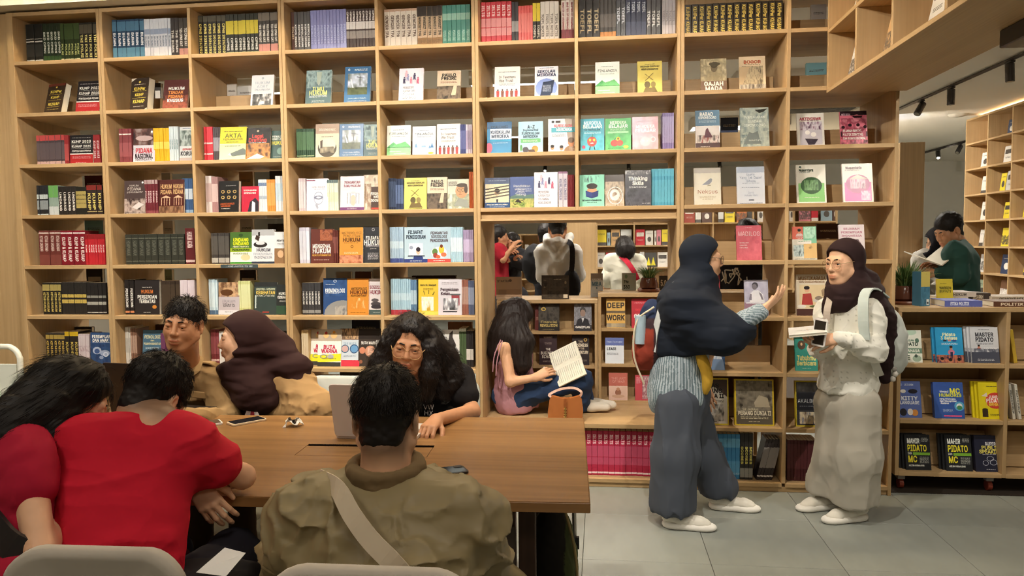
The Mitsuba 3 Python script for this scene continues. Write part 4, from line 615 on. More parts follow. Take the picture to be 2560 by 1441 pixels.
Fa(3,3,609,673,320,'legal','black book with red cursive lettering',lean=9,yb=.07)
Fa(3,3,673,728,327,'surat','dark green book with yellow lettering',lean=9,yb=.09)
S(4,3,742,786,9,322,'dark green thin','2f4a38','','b8c89a',(.2,.8),((.1,.12,'b8c89a'),(.3,.9,'4a6a4c')))
Fa(4,3,787,846,310,'bowl','cream book with round landscape',lean=6)
Fa(4,3,847,907,310,'trans','blue wrapped book with crane picture',lean=6,mat='wrap')
Fa(4,3,908,972,311,'ilmu','grey-green book with yellow title',lean=6)
Fa(5,3,966,1025,314,'finland','white book with bright green hills',lean=7)
Fa(5,3,1030,1088,316,'finblue','white book with blue snowy landscape',lean=7)
Fa(5,3,1091,1150,310,'teachers','white book with five figures',lean=7)
S(5,3,1151,1165,3,311,'navy blue thin','3c4474','','c8d0e0',(.2,.8),((.2,.8,'545c8c'),))
S(5,3,1165,1181,3,311,'white lilac','ccc4d4','','7a6a84',(.2,.8),((.2,.8,'a498b4'),))
Fa(6,3,1217,1278,305,'evaluasi','blue and white curriculum book',lean=7)
Fa(6,3,1295,1357,304,'az','light blue curriculum book',lean=7)
Fa(6,3,1370,1437,297,'kurmer','white and teal book with cartoon people',lean=7)
Fa(7,3,1451,1511,297,'mbblue','turquoise book with a red fruit',lean=7,yb=.06)
Fa(7,3,1513,1578,296,'mbgreen','green book with a sunflower',lean=7,yb=.06)
Fa(7,3,1581,1646,292,'mbpink','pink book with white lettering',lean=7,yb=.06,mat='wrap')
S(7,3,1656,1685,5,282,'lilac wrapped','8478a8','','d8d0e4',(.2,.8),((.2,.9,'a49cc4'),),mat='wrap')
Fa(8,3,1740,1801,276,'babad','white and slate-blue history book',.022)
Fa(8,3,1853,1925,269,'pembalasan','grey-green book with bird silhouette',.02,mat='wrap')
Fa(9,3,1995,2063,283,'aktivisme','off-white book with flowers on mauve')
Fa(9,3,2104,2171,278,'wilson','pink book with stylised faces')
# row 4
S(1,4,94,122,5,464,'black and white-banded','24282c','','e8ecec',(.2,.8),((.55,.7,'c8d4d4'),(.2,.5,'8a9498'),(0,.06,'c8d4d4')))
S(1,4,122,147,4,464,'white green-topped','8fa49a','','e8f0e8',(.2,.8),((.6,1,'6aa45c'),(.0,.3,'c8d0d0')))
S(1,4,147,190,4,466,'black zigzag-lettered','2a2724','UNDANG','e8e4dc',(.15,.8))
S(1,4,190,217,1,468,'thick black yellow-boxed','262420','','c8b45c',(.2,.8),((.25,.85,'a8985c'),(.4,.44,'262420'),(.55,.58,'262420'),(.7,.73,'262420')))
S(1,4,217,256,3,463,'black yellow-lettered red-topped','332a26','KUHP','e0d07c',(.15,.75),((.84,1,'7a2c28'),(.1,.12,'d8c88c')))
Fa(2,4,309,361,452,'hukpid','brown-grey book with writing hands',lean=4)
S(2,4,362,395,5,450,'maroon wrapped','6a2c34','PIDANA','e0c8c8',(.2,.8),((.0,.1,'8a4a50'),(.88,1,'a89090')),mat='wrap')
Fa(2,4,396,430,450,'hukgold','left maroon book with gold columns',lean=5)
Fa(2,4,428,458,449,'hukgold','right maroon book with gold columns',lean=5,yb=.07)
S(2,4,456,483,5,446,'blue and white','3c5a84','','d8e0e8',(.2,.8),((.4,.7,'c8d4e0'),(0,.1,'8aa4c0')))
S(3,4,514,530,3,440,'white dark-edged','cfc4c0','','7a4a44',(.2,.8),((.3,.8,'b8a09c'),))
S(3,4,530,546,4,442,'maroon and white','a07c7c','','f0e4e0',(.2,.8),((.3,.8,'c8b0ac'),))
Fa(3,4,546,598,453,'lisensi','black book with gold icons',.03,lean=4,yaw=-6)
Fa(3,4,603,646,466,'advokasi','red book with a dark suit',.02,lean=4)
S(3,4,646,668,4,449,'white blue-topped','d0d8dc','','8a94a0',(.2,.8),((.8,.9,'6a80a0'),(.4,.5,'a0acb8')))
S(3,4,668,689,4,449,'orange','c8843c','','f0d8b0',(.2,.8),((.2,.9,'d49a54'),))
S(3,4,689,709,3,440,'white pale-blue','d4dade','','7a94a4',(.2,.8),((.3,.8,'b8ccd8'),))
S(4,4,747,764,3,446,'mauve white','cdc0c6','','8a5a6a',(.2,.8),((.1,.9,'dcd4d8'),))
Fa(4,4,765,819,447,'kelsen','white book with a line-drawn face',lean=5)
S(4,4,819,846,5,450,'cream and pale-green','d8dcc8','','7a8a6c',(.2,.8),((.3,.6,'c4ccb0'),(.9,1,'5a6a6c')))
Fa(4,4,849,909,441,'pengilmu','pale book with a purple base band',lean=6)
Fa(4,4,907,970,437,'phindo','dark brown book with a pale statue',lean=6,yb=.1)
S(5,4,972,990,4,446,'dark blue foil','2c3448','','a8b8cc',(.2,.8),((.1,.9,'3c4a64'),),mat='wrap')
S(5,4,990,1009,5,447,'navy thin','34405c','','c0c8d4',(.2,.8),((.2,.8,'56688c'),))
Fa(5,4,1009,1066,445,'gerakan','mustard yellow book with crossed sticks',lean=6)
Fa(5,4,1067,1117,443,'freire','beige book over a rubble photo',lean=6)
Fa(5,4,1118,1173,448,'face','pale book with a bespectacled face',lean=6)
S(5,4,1173,1183,3,430,'orange brown','b05a30','','e0b08a',(.2,.8))
Fa(6,4,1211,1274,445,'flag','blue book with a young man',.024,lean=5)
Fa(6,4,1275,1334,442,'jalan','blue book with a bicycle and field',lean=5)
Fa(6,4,1335,1394,431,'pendidik','white book with small walking figures',lean=5)
S(6,4,1396,1419,2,429,'white lilac-edged','cfc9d4','KERLINGER','7a7a94',(.2,.8),((.94,1,'8a6a84'),))
S(6,4,1419,1436,4,437,'dark red glossy','6a2024','','a85a5c',(.2,.8))
Fa(7,4,1449,1511,437,'belajar','mint green book with a reading child',lean=6,yb=.06)
Fa(7,4,1513,1561,437,'circle','brown book with a white circle',lean=6,mat='wrap',yb=.06)
Fa(7,4,1563,1628,426,'think','charcoal book with white lettering',.02,lean=6,mat='wrap',yb=.06)
S(7,4,1629,1685,7,422,'sky blue','58a8c4','','8accdc',(.2,.8),((.8,1,'6ab8d0'),(.1,.7,'68b4cc')))
Fa(8,4,1736,1804,420,'neksus','cream book with a grey pigeon')
Fa(8,4,1844,1914,417,'bumi','pale blue book with thin lettering')
Fa(9,4,1994,2068,412,'nusantara','cream and green book with a globe')
Fa(9,4,2110,2186,409,'nusantaria','cream and pink book with a globe',mat='wrap')
# row 5
S(1,5,98,153,4,577,'brown-maroon','6a3430','KITAB UNDANG','d8c0b8',(.4,.85),((.0,.3,'7a423c'),(.9,.95,'c8b0a8')))
S(1,5,153,215,4,577,'crimson white-titled','7a1c28','KUHP & KUHAP','f0e4e0',(.1,.82),((.9,.95,'d8c0c0'),))
S(1,5,215,263,8,586,'bright red thin','b82c34','KUHP','f4dcd8',(.25,.8),((.84,1,'8a2428'),),mat='wrap')
S(2,5,314,461,9,586,'thick dark olive','343630','HIMPUNAN','5c5e54',(.3,.8),((.1,.12,'6a6c60'),(.86,.88,'6a6c60')),mat='wrap')
S(2,5,463,487,1,571,'thick maroon','5c2428','HUKUM ACARA','e0c8c4',(.45,.9),((.05,.12,'c8b0ac'),))
S(3,5,529,574,8,583,'dark grey wrapped','3f3c3a','','b8b4ac',(.2,.8),((.04,.2,'a8a49c'),(.3,.9,'55524e')),mat='wrap')
Fa(3,5,574,628,581,'undang','green and white book with yellow lettering',lean=4)
Fa(3,5,628,685,574,'kawin','pale grey book with a gavel',lean=4)
Fa(3,5,685,735,580,'gavel','white and brown book, partly hidden',lean=4)
S(4,5,749,774,3,569,'white violet-tinted','c4c4d4','','8a8aa4',(.2,.8),((.1,.9,'d4d8e4'),))
Fa(4,5,776,833,573,'mengenal','maroon book with white block lettering',lean=4)
S(4,5,833,845,3,576,'maroon thin','5c2c28','','d8b8a8',(.2,.8),((.3,.8,'7a4a44'),))
Fa(4,5,847,906,569,'metod','ochre book with brown lettering',.02,lean=5)
Fa(4,5,905,968,567,'filsafat','charcoal book with white block lettering',lean=5,yb=.1)
S(5,5,975,1009,9,568,'light blue navy-based','9fb8cc','','d4e4ec',(.2,.8),((0,.12,'3c4a84'),(.4,.6,'c0d4e0')))
Fa(5,5,1010,1068,568,'filpend','light blue book with a desk scene',lean=4)
Fa(5,5,1068,1126,568,'sosio','light blue book with colourful toys',lean=4)
S(5,5,1127,1157,8,568,'light blue white-lettered','a4c4d4','','e4f0f4',(.2,.8),((.3,.7,'d0e4ec'),))
S(5,5,1158,1184,6,575,'lilac','9a8cac','','d8cce0',(.2,.8),((.3,.7,'b8accc'),))
Fa(8,5,1843,1906,564,'madilog','red-pink book with pale lettering')
Fa(9,5,1983,2044,567,'quad','four-coloured book with drawn portraits')
Fa(9,5,2101,2165,562,'perempuan','pale pink book behind the headscarf')
# row 6
S(1,6,107,155,5,708,'black long yellow-titled','262420','KITAB HUKUM','c8b468',(.08,.7),((.75,.95,'a8985c'),))
S(1,6,155,218,12,706,'black yellow-labelled','2c2a28','','c8b468',(.2,.8),((.34,.46,'c4ac5c'),(.52,.62,'c4ac5c')),mat='wrap')
S(1,6,218,266,5,708,'black white-dotted','282626','','d0d0cc',(.2,.8),((.3,.4,'a8a8a0'),(.52,.6,'8a8a84'),(.05,.08,'d0d0cc')),mat='wrap')
S(2,6,313,335,2,700,'thick black white-titled','262222','PERSEROAN','e8e8e4',(.2,.75),((.04,.1,'c8845c'),))
Fa(2,6,336,397,700,'perseroan','dark brown book with white block lettering',.03,lean=3)
S(2,6,404,451,4,703,'dark brown ridged','3a2f28','','8a7a64',(.2,.8),((.1,.9,'463a30'),),mat='wrap')
S(2,6,451,489,4,700,'white and green-based','d8ccd4','','8a5a6c',(.5,.95),((.0,.45,'2f9c4c'),(.36,.45,'e0ecd8')))
S(3,6,523,544,4,698,'pale blue','b8d0dc','','7a9cb0',(.2,.8),((0,.12,'4a6480'),(.2,.9,'cce0e8')))
Fa(3,6,545,597,706,'waris','pale book with wooden utensils',lean=4)
S(3,6,597,627,5,703,'yellow-green thin','c4c88a','','5a6440',(.2,.8),((.2,.9,'d4d8a4'),))
Fa(3,6,634,691,706,'sehat','dark green law book with gold lettering',lean=5)
Fa(3,6,690,738,712,'hukses','black health-law book, partly hidden',lean=4)
S(4,6,756,802,6,708,'charcoal wrapped','3c3c3e','HUKUM','d8d8d4',(.25,.8),((.05,.15,'8a8a88'),),mat='wrap')
Fa(4,6,807,866,696,'krimin','blue book with a grey hill',lean=4,mat='wrap')
Fa(4,6,867,920,697,'antro','orange ochre book with dark lettering',lean=4)
Fa(4,6,920,975,697,'sosiol','white book with stacked tomes',lean=4,yb=.1)
S(5,6,977,1027,10,697,'light blue red-based','9cbccc','','c8dce4',(.2,.8),((0,.14,'a83844'),(.4,.6,'b4ccd8')))
S(5,6,1027,1042,4,700,'blue dark-edged','5c7c9c','','c0d4e0',(.2,.8),((.3,.7,'a4bccc'),))
Fa(5,6,1045,1095,697,'brain','yellow book with a white brain drawing',lean=4)
Fa(5,6,1095,1154,697,'kelas','pale lilac book with a classroom',lean=4)
S(5,6,1155,1171,4,700,'rust and grey','8a5a4c','','d0c0b8',(.2,.8),((.3,.8,'a48478'),))
S(5,6,1171,1186,4,702,'slate blue','55607c','','b8c0d0',(.2,.8),((.3,.8,'8a94ac'),))
Fa(8,6,1748,1802,688,'madred','red and white book behind navy headscarf')
Fa(8,6,1863,1923,700,'greyman','grey book with a seated man')
Fa(9,6,1993,2073,686,'mustika','large cream cookbook with a cooking woman',.03,lean=8)
# row 7
S(1,7,116,164,5,834,'black long gold-titled','2a2522','KITAB HUKUM','c8a858',(.06,.75),((.8,.95,'a8904c'),))
S(1,7,164,198,3,830,'dark brown yellow-topped','2e2924','KUHP','c8b05c',(.2,.7),((.86,1,'d0ac2c'),))
S(1,7,198,224,6,836,'white and maroon-striped','c4b4b8','','7a3a48',(.2,.8),((.1,.95,'d0c4c8'),(.4,.6,'8a5a68')))
Fa(1,7,225,280,832,'anak','dark blue book with chained hands',lean=3)
S(2,7,313,328,3,818,'white thin','c8c4bc','','8a8884',(.2,.8),((.3,.7,'b0aca4'),))
S(2,7,328,343,3,822,'brown white-lettered','7a5a48','','e0d0c0',(.2,.8),((.3,.8,'a88c7c'),))
Fa(2,7,354,402,826,'penol','blue-grey book with pale lettering',lean=6)
S(2,7,403,414,1,834,'purple','6a3c5c','','d8b8cc',(.2,.8))
S(3,7,528,548,3,824,'maroon wrapped','6a2c30','','d8b8b0',(.2,.8),((.1,.16,'c8a8a0'),(.3,.8,'844448')),mat='wrap')
S(3,7,548,566,3,830,'white tall','d0ccc8','','8a8480',(.2,.8))
Fa(3,7,697,744,828,'acara','dark grey book with thin white lettering',lean=4)
S(4,7,755,772,4,826,'pale yellow-edged','c8ac7c','','8a6a3c',(.2,.8),((.1,.9,'d8c8a8'),))
Fa(4,7,774,826,824,'buta','rear white and yellow eye-test book',.008,yb=.11,lean=9)
Fa(4,7,792,850,824,'buta','front white and yellow eye-test book',.01,yb=.075,lean=9)
Fa(4,7,847,897,822,'glasses','white and red book with blue glasses',.012,lean=9)
Fa(4,7,894,949,822,'dots','dark brown book with orange discs',.02,lean=8,mat='wrap')
Fa(5,7,1105,1148,825,'horse','white book with a black horse head',lean=4)
S(5,7,1148,1166,3,822,'dark green white-topped','46583c','','d0d8c0',(.2,.8),((.92,1,'d0d8c8'),))
S(5,7,1166,1184,4,828,'black white-labelled','2c2a2a','','e0dcd4',(.2,.8),((.2,.5,'c8c4bc'),))
Fa(8,7,1760,1813,858,'navyhead','blue book with a pale bearded head')
Fa(9,7,1990,2046,833,'tubuh','green book with yellow lettering')
# rows 8, 9
Fa(8,8,1741,1823,946,'atlas','yellow-bordered atlas with large black lettering',.03,yb=.06,lean=8)
Fa(8,8,1838,1937,949,'sejper','yellow-bordered brown book with soldier photo',.03,yb=.06,lean=8)
Fa(9,8,1991,2060,953,'akal','yellow-bordered black book',.03,yb=.06,lean=8)
S(8,9,1775,1850,7,1086,'sky blue','3f86b8','','a8d0e8',(.2,.8),((.1,.4,'5a9cc8'),(.1,.14,'d0e4f0'),(.7,.9,'6aacd4')),yb=.06)
S(8,9,1850,1882,3,1084,'black exam-score','2a2928','SCORES','d8cc6c',(.3,.75),((.05,.25,'8a8a84'),),yb=.06)
S(8,9,1890,1930,5,1096,'black striped leaning','332c2c','','d8d4d0',(.2,.8),((.08,.12,'c8c4c0'),(.3,.8,'8a8480')),yb=.06,lean=13,d=.12)
S(9,9,1968,2043,9,1102,'dark maroon wrapped','4a2428','','6a3c40',(.2,.8),((.3,.9,'572e32'),),yb=.06,mat='wrap')
S(6,9,1210,1438,17,1078,'red exam-guide','b02c48','IELTS','f0c8d0',(.7,.92),((.42,.66,'bc4c68'),(.24,.4,'bc4c68')),yb=.09,vis=.01)
S(7,9,1447,1650,14,1079,'red exam-guide under the bench','b02c48','IELTS','f0c8d0',(.7,.92),((.42,.66,'bc4c68'),(.24,.4,'bc4c68'),(.04,.08,'f0d8dc')),yb=.07)
# ---------------------------------------------------------------- reading table with cable hatch
TM = frame((-0.078, -1.293, 0.742), (math.cos(.04), math.sin(.04), 0), (-math.sin(.04), math.cos(.04), 0), (0, 0, 1))
tbl = thing('table', 'long brown wooden reading table with a cable hatch, where the students sit', 'table')
m = MB(); tl, td, th_ = 2.6, 1.06, 0.032
hx0, hx1, hy0, hy1 = -1.07, -0.575, -.62, -.465
for x0, x1, y0, y1 in [(-tl, 0, hy1, 0), (-tl, 0, -td, hy0), (-tl, hx0, hy0, hy1), (hx1, 0, hy0, hy1)]: m.box(x0, x1, y0, y1, -th_, 0, M=TM)
m.put(part(tbl, 'top'), 'wood_table', colored=False)
m = MB(); m.box(-tl-.001, .001, -td-.003, -td, -th_, -.002, M=TM, b=.0012); m.box(0, .003, -td-.002, 0, -th_, -.002, M=TM, b=.0012); m.box(-tl, 0, 0, .003, -th_, -.002, M=TM, b=.0012); m.put(part(tbl, 'edge_band'), 'wood_table', colored=False)
m = MB(); m.box(hx0+.002, hx1-.002, hy0+.002, hy1-.028, -.014, .0005, M=TM, b=.001); m.put(part(tbl, 'hatch_flap', 'hinged wooden cable flap'), 'wood_table', colored=False)
m = MB(); m.box(hx0+.003, hx1-.003, hy0+.003, hy1-.003, -.06, -.03, lin('1c1510'), M=TM); m.box(hx0+.001, hx1-.001, hy1-.029, hy1-.001, -.03, -.0115, lin('17110c'), M=TM); m.box(hx0+.001, hx1-.001, hy1-.004, hy1-.0005, -.03, .0004, lin('17110c'), M=TM); m.put(part(tbl, 'cable_tray', 'near-black lining painted for shade in the hatch gap'), 'plastic')  # near-black boxes put the shade of the open gap into colour
for x, y in ((-.2, -.82), (-.2, -.2), (-tl+.25, -.82), (-tl+.25, -.2)):
    m = MB(); m.box(x-.028, x+.028, y-.028, y+.028, -.742, -th_-.0005, M=TM, b=.003); m.put(part(tbl, 'leg'), 'wood_dark', colored=False)
for y in (-.82, -.2):
    m = MB(); m.box(-tl+.2, -.17, y-.02, y+.02, -.11, -th_-.001, M=TM); m.put(part(tbl, 'rail'), 'wood_dark', colored=False)
# ---------------------------------------------------------------- upholstered chairs
def rounded_plate(w, h, t, r, bow, M, seg=7, ny=15):
    """padded plate, w x h, corners r, bowed backwards at its sides by bow; local x width, y height, z out"""
    o = []
    for cx, cy, a0 in ((w/2-r, h/2-r, 0), (-w/2+r, h/2-r, 90), (-w/2+r, -h/2+r, 180), (w/2-r, -h/2+r, 270)):
        o += [(cx+r*math.cos(math.radians(a0+90*i/seg)), cy+r*math.sin(math.radians(a0+90*i/seg))) for i in range(seg+1)]
    o = np.array(o); n = len(o); rings = []
    for q, z in ((.0, -.5), (.5, -.5), (.9, -.5), (.965, -.42), (1, -.2), (1, .2), (.965, .42), (.9, .5), (.5, .5), (.0, .5)):
        p = o*q if q < .9 else o*(1-(1-q)*2.2*t/min(w, h)*4); rings.append(np.column_stack([p, z*t-bow*(p[:, 0]/(w/2))**2]))
    v = np.vstack(rings) @ M[:3, :3].T + M[:3, 3]; k = len(rings); i, j = np.meshgrid(np.arange(k-1), np.arange(n), indexing='ij')
    return v, np.stack([i*n+j, i*n+(j+1) % n, (i+1)*n+(j+1) % n, (i+1)*n+j], -1).reshape(-1, 4)
def chair(x, y, az, label, col='a8a196', h=.80, w=.46, ph=.40):
    k = thing('chair', label, 'chair', 'upholstered chairs at the reading table'); a = math.radians(az); d = V(math.cos(a), math.sin(a), 0); t = V(d[1], -d[0], 0)
    o = V(x, y, 0); B = frame(o+V(0, 0, h-ph/2), t, unit(V(0, 0, 1)-d*.14), d); B[:3, 2] = np.cross(B[:3, 0], B[:3, 1])
    m = MB(); m.add(*rounded_plate(w, ph, .045, .09, -.035 if True else 0, B), lin(col)); m.put(part(k, 'backrest', 'padded grey fabric backrest'), 'cloth', smooth=40)
    S_ = frame(o+d*.26+V(0, 0, .445), t, d, V(0, 0, 1)); m = MB(); m.add(*rounded_plate(w, .46, .06, .08, 0, S_), lin(col)); m.put(part(k, 'seat'), 'cloth', smooth=40)
    for sx in (-1, 1):
        m = MB(); m.tube(spline([o+t*sx*.17+V(0, 0, h-ph*.6)-d*.012, o+t*sx*.17+V(0, 0, .45)+d*.03, o+t*sx*.17+d*.2+V(0, 0, .41)], 8), .011, lin('8a8580'), 8); m.put(part(k, 'back_support'), 'metal', smooth=True)
        for f0, f1 in ((.08, .02), (.44, .50)): m = MB(); m.tube([o+t*sx*.18+d*f0+V(0, 0, .42), o+t*sx*.21+d*f1], [.011, .010], lin('8a8580'), 8); m.put(part(k, 'leg', 'slim metal leg'), 'metal', smooth=True)
    return k
c_ = onY(247, 1362, -3.04); chair(c_[0], c_[1]+.03, 92, 'grey fabric chair behind the person in the red t-shirt', h=c_[2], w=.425)
c_ = onY(930, 1410, -3.16); chair(c_[0], c_[1]+.03, 91, 'grey fabric chair behind the person in the khaki jacket', h=c_[2], w=.44)
chair(-1.42, -0.62, -90, 'pale grey chair under the person in the brown headscarf', 'b4b6ae', .79)
chair(-0.91, -0.60, -90, 'pale grey chair under the curly-haired person in black', 'b4b6ae', .79, .5)
chair(-2.05, -0.60, -90, 'pale grey chair under the person in khaki uniform', 'b4b6ae', .79)
chair(-1.75, -3.0, 80, 'grey fabric chair under the long-haired person at far left', h=.80)
# ---------------------------------------------------------------- things on the table
def slab_round(w, h, t, r, M, c, seg=5, b=.0012):
    o = []
    for cx, cy, a0 in ((w/2-r, h/2-r, 0), (-w/2+r, h/2-r, 90), (-w/2+r, -h/2+r, 180), (w/2-r, -h/2+r, 270)):
        o += [(cx+r*math.cos(math.radians(a0+90*i/seg)), cy+r*math.sin(math.radians(a0+90*i/seg))) for i in range(seg+1)]
    o = np.array(o); n = len(o); rings = [np.column_stack([o*(1-b/min(w, h)*2), np.full(n, 0.0)]), np.column_stack([o, np.full(n, b)]), np.column_stack([o, np.full(n, t-b)]), np.column_stack([o*(1-b/min(w, h)*2), np.full(n, t)])]
    v = np.vstack(rings); q = [[i*n+j, i*n+(j+1) % n, (i+1)*n+(j+1) % n, (i+1)*n+j] for i in range(3) for j in range(n)]
    f = np.vstack([tri4(np.array(q)), [[0, j+1, j] for j in range(1, n-1)], [[3*n, 3*n+j, 3*n+j+1] for j in range(1, n-1)]])
    return v @ M[:3, :3].T+M[:3, 3], f
def tri4(q): return np.vstack([q[:, [0, 1, 2]], q[:, [0, 2, 3]]])
def flat_frame(p, deg): a = math.radians(deg); return frame(p, (math.cos(a), math.sin(a), 0), (-math.sin(a), math.cos(a), 0), (0, 0, 1))
def phone(px, py, deg, label, body, screen, w=.074, h=.155, bumper=None):
    p = onZ(px, py, .7425); M = flat_frame(p, deg); k = thing('phone', label, 'phone'); m = MB(); m.add(*slab_round(w, h, .009, .012, M, 0), lin(body)); m.put(part(k, 'case'), 'plastic', smooth=30)
    m = MB(); m.add(*slab_round(w-.006, h-.014, .0006, .008, M @ frame((0, 0, .0091), (1, 0, 0), (0, 1, 0), (0, 0, 1)), 0, b=.0002), lin(screen)); m.put(part(k, 'screen', 'dark glass screen'), 'screen')
    if bumper:
        m = MB(); m.add(*slab_round(.022, .03, .002, .006, M @ frame((-w*.28, h*.36, .0096), (1, 0, 0), (0, 1, 0), (0, 0, 1)), 0), lin(bumper)); m.put(part(k, 'camera_bump'), 'plastic', smooth=30)
phone(503, 1064, -50, 'white-framed phone lying flat beside the red t-shirt', 'd8d2ca', '4a3c34', .082, .165)
phone(617, 1056, -38, 'gold-edged phone lying flat in front of the brown headscarf', 'c9b494', '1c1c20')
phone(1108, 1184, -62, 'black phone lying beside the khaki jacket', '1c1b1d', '141416', .078, .16, '2a2a2c')
def laptop(hx, hy, width, depth, az, open_deg, label, lid, deck):
    """hinge centre at hx, hy; az: where the user sits"""
    k = thing('laptop', label, 'laptop'); a = math.radians(az); d = V(math.cos(a), math.sin(a), 0); t = V(d[1], -d[0], 0); o = V(hx, hy, .7425)
    M = frame(o+d*depth/2, t, d, V(0, 0, 1)); m = MB(); m.add(*slab_round(width, depth, .014, .012, M, 0), lin(deck)); m.put(part(k, 'base'), 'plastic', smooth=30)
    m = MB(); m.box(-width*.44, width*.44, -depth*.40, depth*.02, .0141, .0148, lin('2a2a2c'), M); m.put(part(k, 'keyboard', 'dark keyboard'), 'plastic')
    b = math.radians(open_deg); up = d*math.cos(b)+V(0, 0, math.sin(b)); M = frame(o+V(0, 0, .012)+up*depth/2, t, up, np.cross(t, up)); m = MB(); m.add(*slab_round(width, depth, .007, .014, M, 0), lin(lid)); m.put(part(k, 'lid'), 'laptop_lid' if lid != '2a211e' else 'plastic', smooth=30)
    return k
scene['screen'] = {'type': 'twosided', 'bsdf': {'type': 'principled', 'base_color': FLAT, 'roughness': 0.12, 'specular': 0.6}}
scene['laptop_lid'] = {'type': 'twosided', 'bsdf': {'type': 'principled', 'base_color': FLAT, 'roughness': 0.45, 'specular': 0.5, 'metallic': 0.0}}
p = onZ(838, 1096, .745); laptop(p[0]+.165, p[1]+.0, .33, .225, 88, 104, 'silver laptop open on the table, its lid towards the khaki jacket', 'cbc2bb', 'b8b0a8')
p = onZ(262, 1046, .745); laptop(p[0]+.2, p[1], .37, .25, 80, 100, 'dark laptop open on the table before the person in khaki uniform', '2a211e', '2a2422')
k = thing('tissue', 'crumpled black and white wrapper on the table', 'wrapper'); f0 = onZ(734, 1066, .743); rr = np.random.default_rng(3)
g = 9; gx, gy = np.meshgrid(np.linspace(-1, 1, g), np.linspace(-1, 1, g), indexing='ij'); zz = .016+.022*np.abs(np.sin(gx*2.3+gy))+rr.uniform(-.008, .008, gx.shape)
v = np.stack([f0[0]+gx*.034+rr.uniform(-.006, .006, gx.shape), f0[1]+gy*.028+rr.uniform(-.006, .006, gx.shape), f0[2]+np.maximum(zz-.012*(gx*gx+gy*gy), .0005)], -1).reshape(-1, 3)
q = np.array([[i*g+j, (i+1)*g+j, (i+1)*g+j+1, i*g+j+1] for i in range(g-1) for j in range(g-1)]); m = MB()
for i, qq in enumerate(q): m.add(v[qq], [[0, 1, 2, 3]], lin('e0dcd2' if (qq[0]//g in (0, 7) or qq[0] % g in (0, 6)) else ('2c2620' if (i*7) % 5 else '6a5c4c')))
m.put(k, 'paper')
# ---------------------------------------------------------------- white book trolley at the left edge
k = thing('book_trolley', 'white metal book trolley with a rounded tube frame at the left edge', 'trolley'); ty = -.8
m = MB(); m.tube(spline([(-3.20, ty, .08), (-3.20, ty, .8), (-3.205, ty, .915), (-3.25, ty, .962), (-3.32, ty, .968), (-3.7, ty, .968)], 26), .0155, lin('dcdcce'), 12); m.put(part(k, 'tube_frame'), 'plastic', smooth=True)
for z0, z1 in ((.62, .64), (.30, .32)):
    m = MB(); m.box(-3.75, -3.225, ty-.18, ty+.18, z0, z1, lin('d6d8cc'), b=.003); m.box(-3.75, -3.225, ty-.185, ty-.178, z0, z0+.045, lin('d6d8cc')); m.put(part(k, 'shelf'), 'plastic')
m = MB(); m.box(-3.75, -3.222, ty-.006, ty+.006, .64, .87, lin('cfd2c6'), b=.002); m.put(part(k, 'centre_panel'), 'plastic')
for x in (-3.25, -3.7): m = MB(); m.tube([(x, ty-.014, .04), (x, ty+.014, .04)], .04, lin('4a4a48'), 14); m.put(part(k, 'wheel', 'grey castor wheel'), 'plastic', smooth=40)
# ---------------------------------------------------------------- below the table on the right: bin, backpack, folding stand
k = thing('storage_box', 'grey-brown open box on the floor under the table edge', 'box'); m = MB(); M = flat_frame((-.35, -1.98, 0), 6)
for b in ((-.11, .05, -.15, -.138), (-.11, .05, .138, .15), (-.11, -.098, -.138, .138), (.038, .05, -.138, .138)): m.box(b[0], b[1], b[2], b[3], 0.008, .57, lin('5a4c42'), M, .002)
m.box(-.098, .038, -.138, .138, 0.0005, .012, lin('3c322c'), M); m.put(k, 'plastic')
k = thing('folding_stand', 'two steel tubes of a folding stand under the table corner', 'stand'); m = MB()
for x in (-.155, -.118): m.tube([(x, -1.52, .70), (x+.012, -1.50, .0)], .0095, lin('b0aca4'), 10)
m.put(part(k, 'tubes'), 'metal', smooth=True); m = MB(); m.box(-.105, -.092, -1.53, -1.515, .25, .30, lin('1c1c1c')); m.put(part(k, 'clip', 'black clip'), 'plastic')
def bag_mesh():
    k = thing('backpack', 'olive green backpack standing under the table corner', 'bag')
    f = Sdf(); c = V(-.19, -1.72, .26); f.ell(c, (.10, .13, .255), None, .04); f.ell(c+V(.02, -.09, -.07), (.085, .06, .14), None, .04); f.plane((0, 0, .001), (0, 0, -1), .004); v, q = mesh_sdf(f, .009, wrinkle(.006, 12, 3), .006); scene[part(k, 'body')] = cply((v, q), 'cloth', True, np.where((v[:, 0] > c[0]+.055)[:, None], lin('3c4428'), lin('211f1c')), shade=True)
    m = MB(); m.tube(spline([c+V(.05, -.03, .24), c+V(.09, -.08, .1), c+V(.10, -.08, -.1), c+V(.07, -.06, -.24)], 14), .006, lin('8a7c54'), 6); m.put(part(k, 'zip_edge', 'tan zip edge'), 'cloth', smooth=True)
# ---------------------------------------------------------------- low bookcases behind the nook, facing the bench
def low_case(name, label, x0, x1, y0, d, ztop, zs, posts, zbot=0.0, back=.2, topover=0.0):
    u = thing('bookcase', label, 'bookcase'); t = .022
    board(u, 'top_panel', x0, x1, y0, y0+d, ztop-.026, ztop, 'x')
    for x in [x0]+posts+[x1-t]: board(u, 'side_panel', x, x+t, y0+.001, y0+d, zbot, ztop-.0265, 'z')
    xs = [x0]+posts+[x1-t]
    for a, b in zip(xs[:-1], xs[1:]):
        for z in zs: board(u, 'shelf', a+t+.0005, b-.0005, y0+.001, y0+back, z-.022, z, 'x')
    board(u, 'back_panel', x0+t, x1-t, y0+back+.001, y0+back+.012, max(zbot, zs[-1]-.02), ztop-.027, 'z')
    return u
NA = low_case('bookcase', 'low oak bookcase behind the seated reader, with brown business books', -.733, -.022, .652, .42, 1.112, [.89, .648, .405], [-.515], .0, .19)
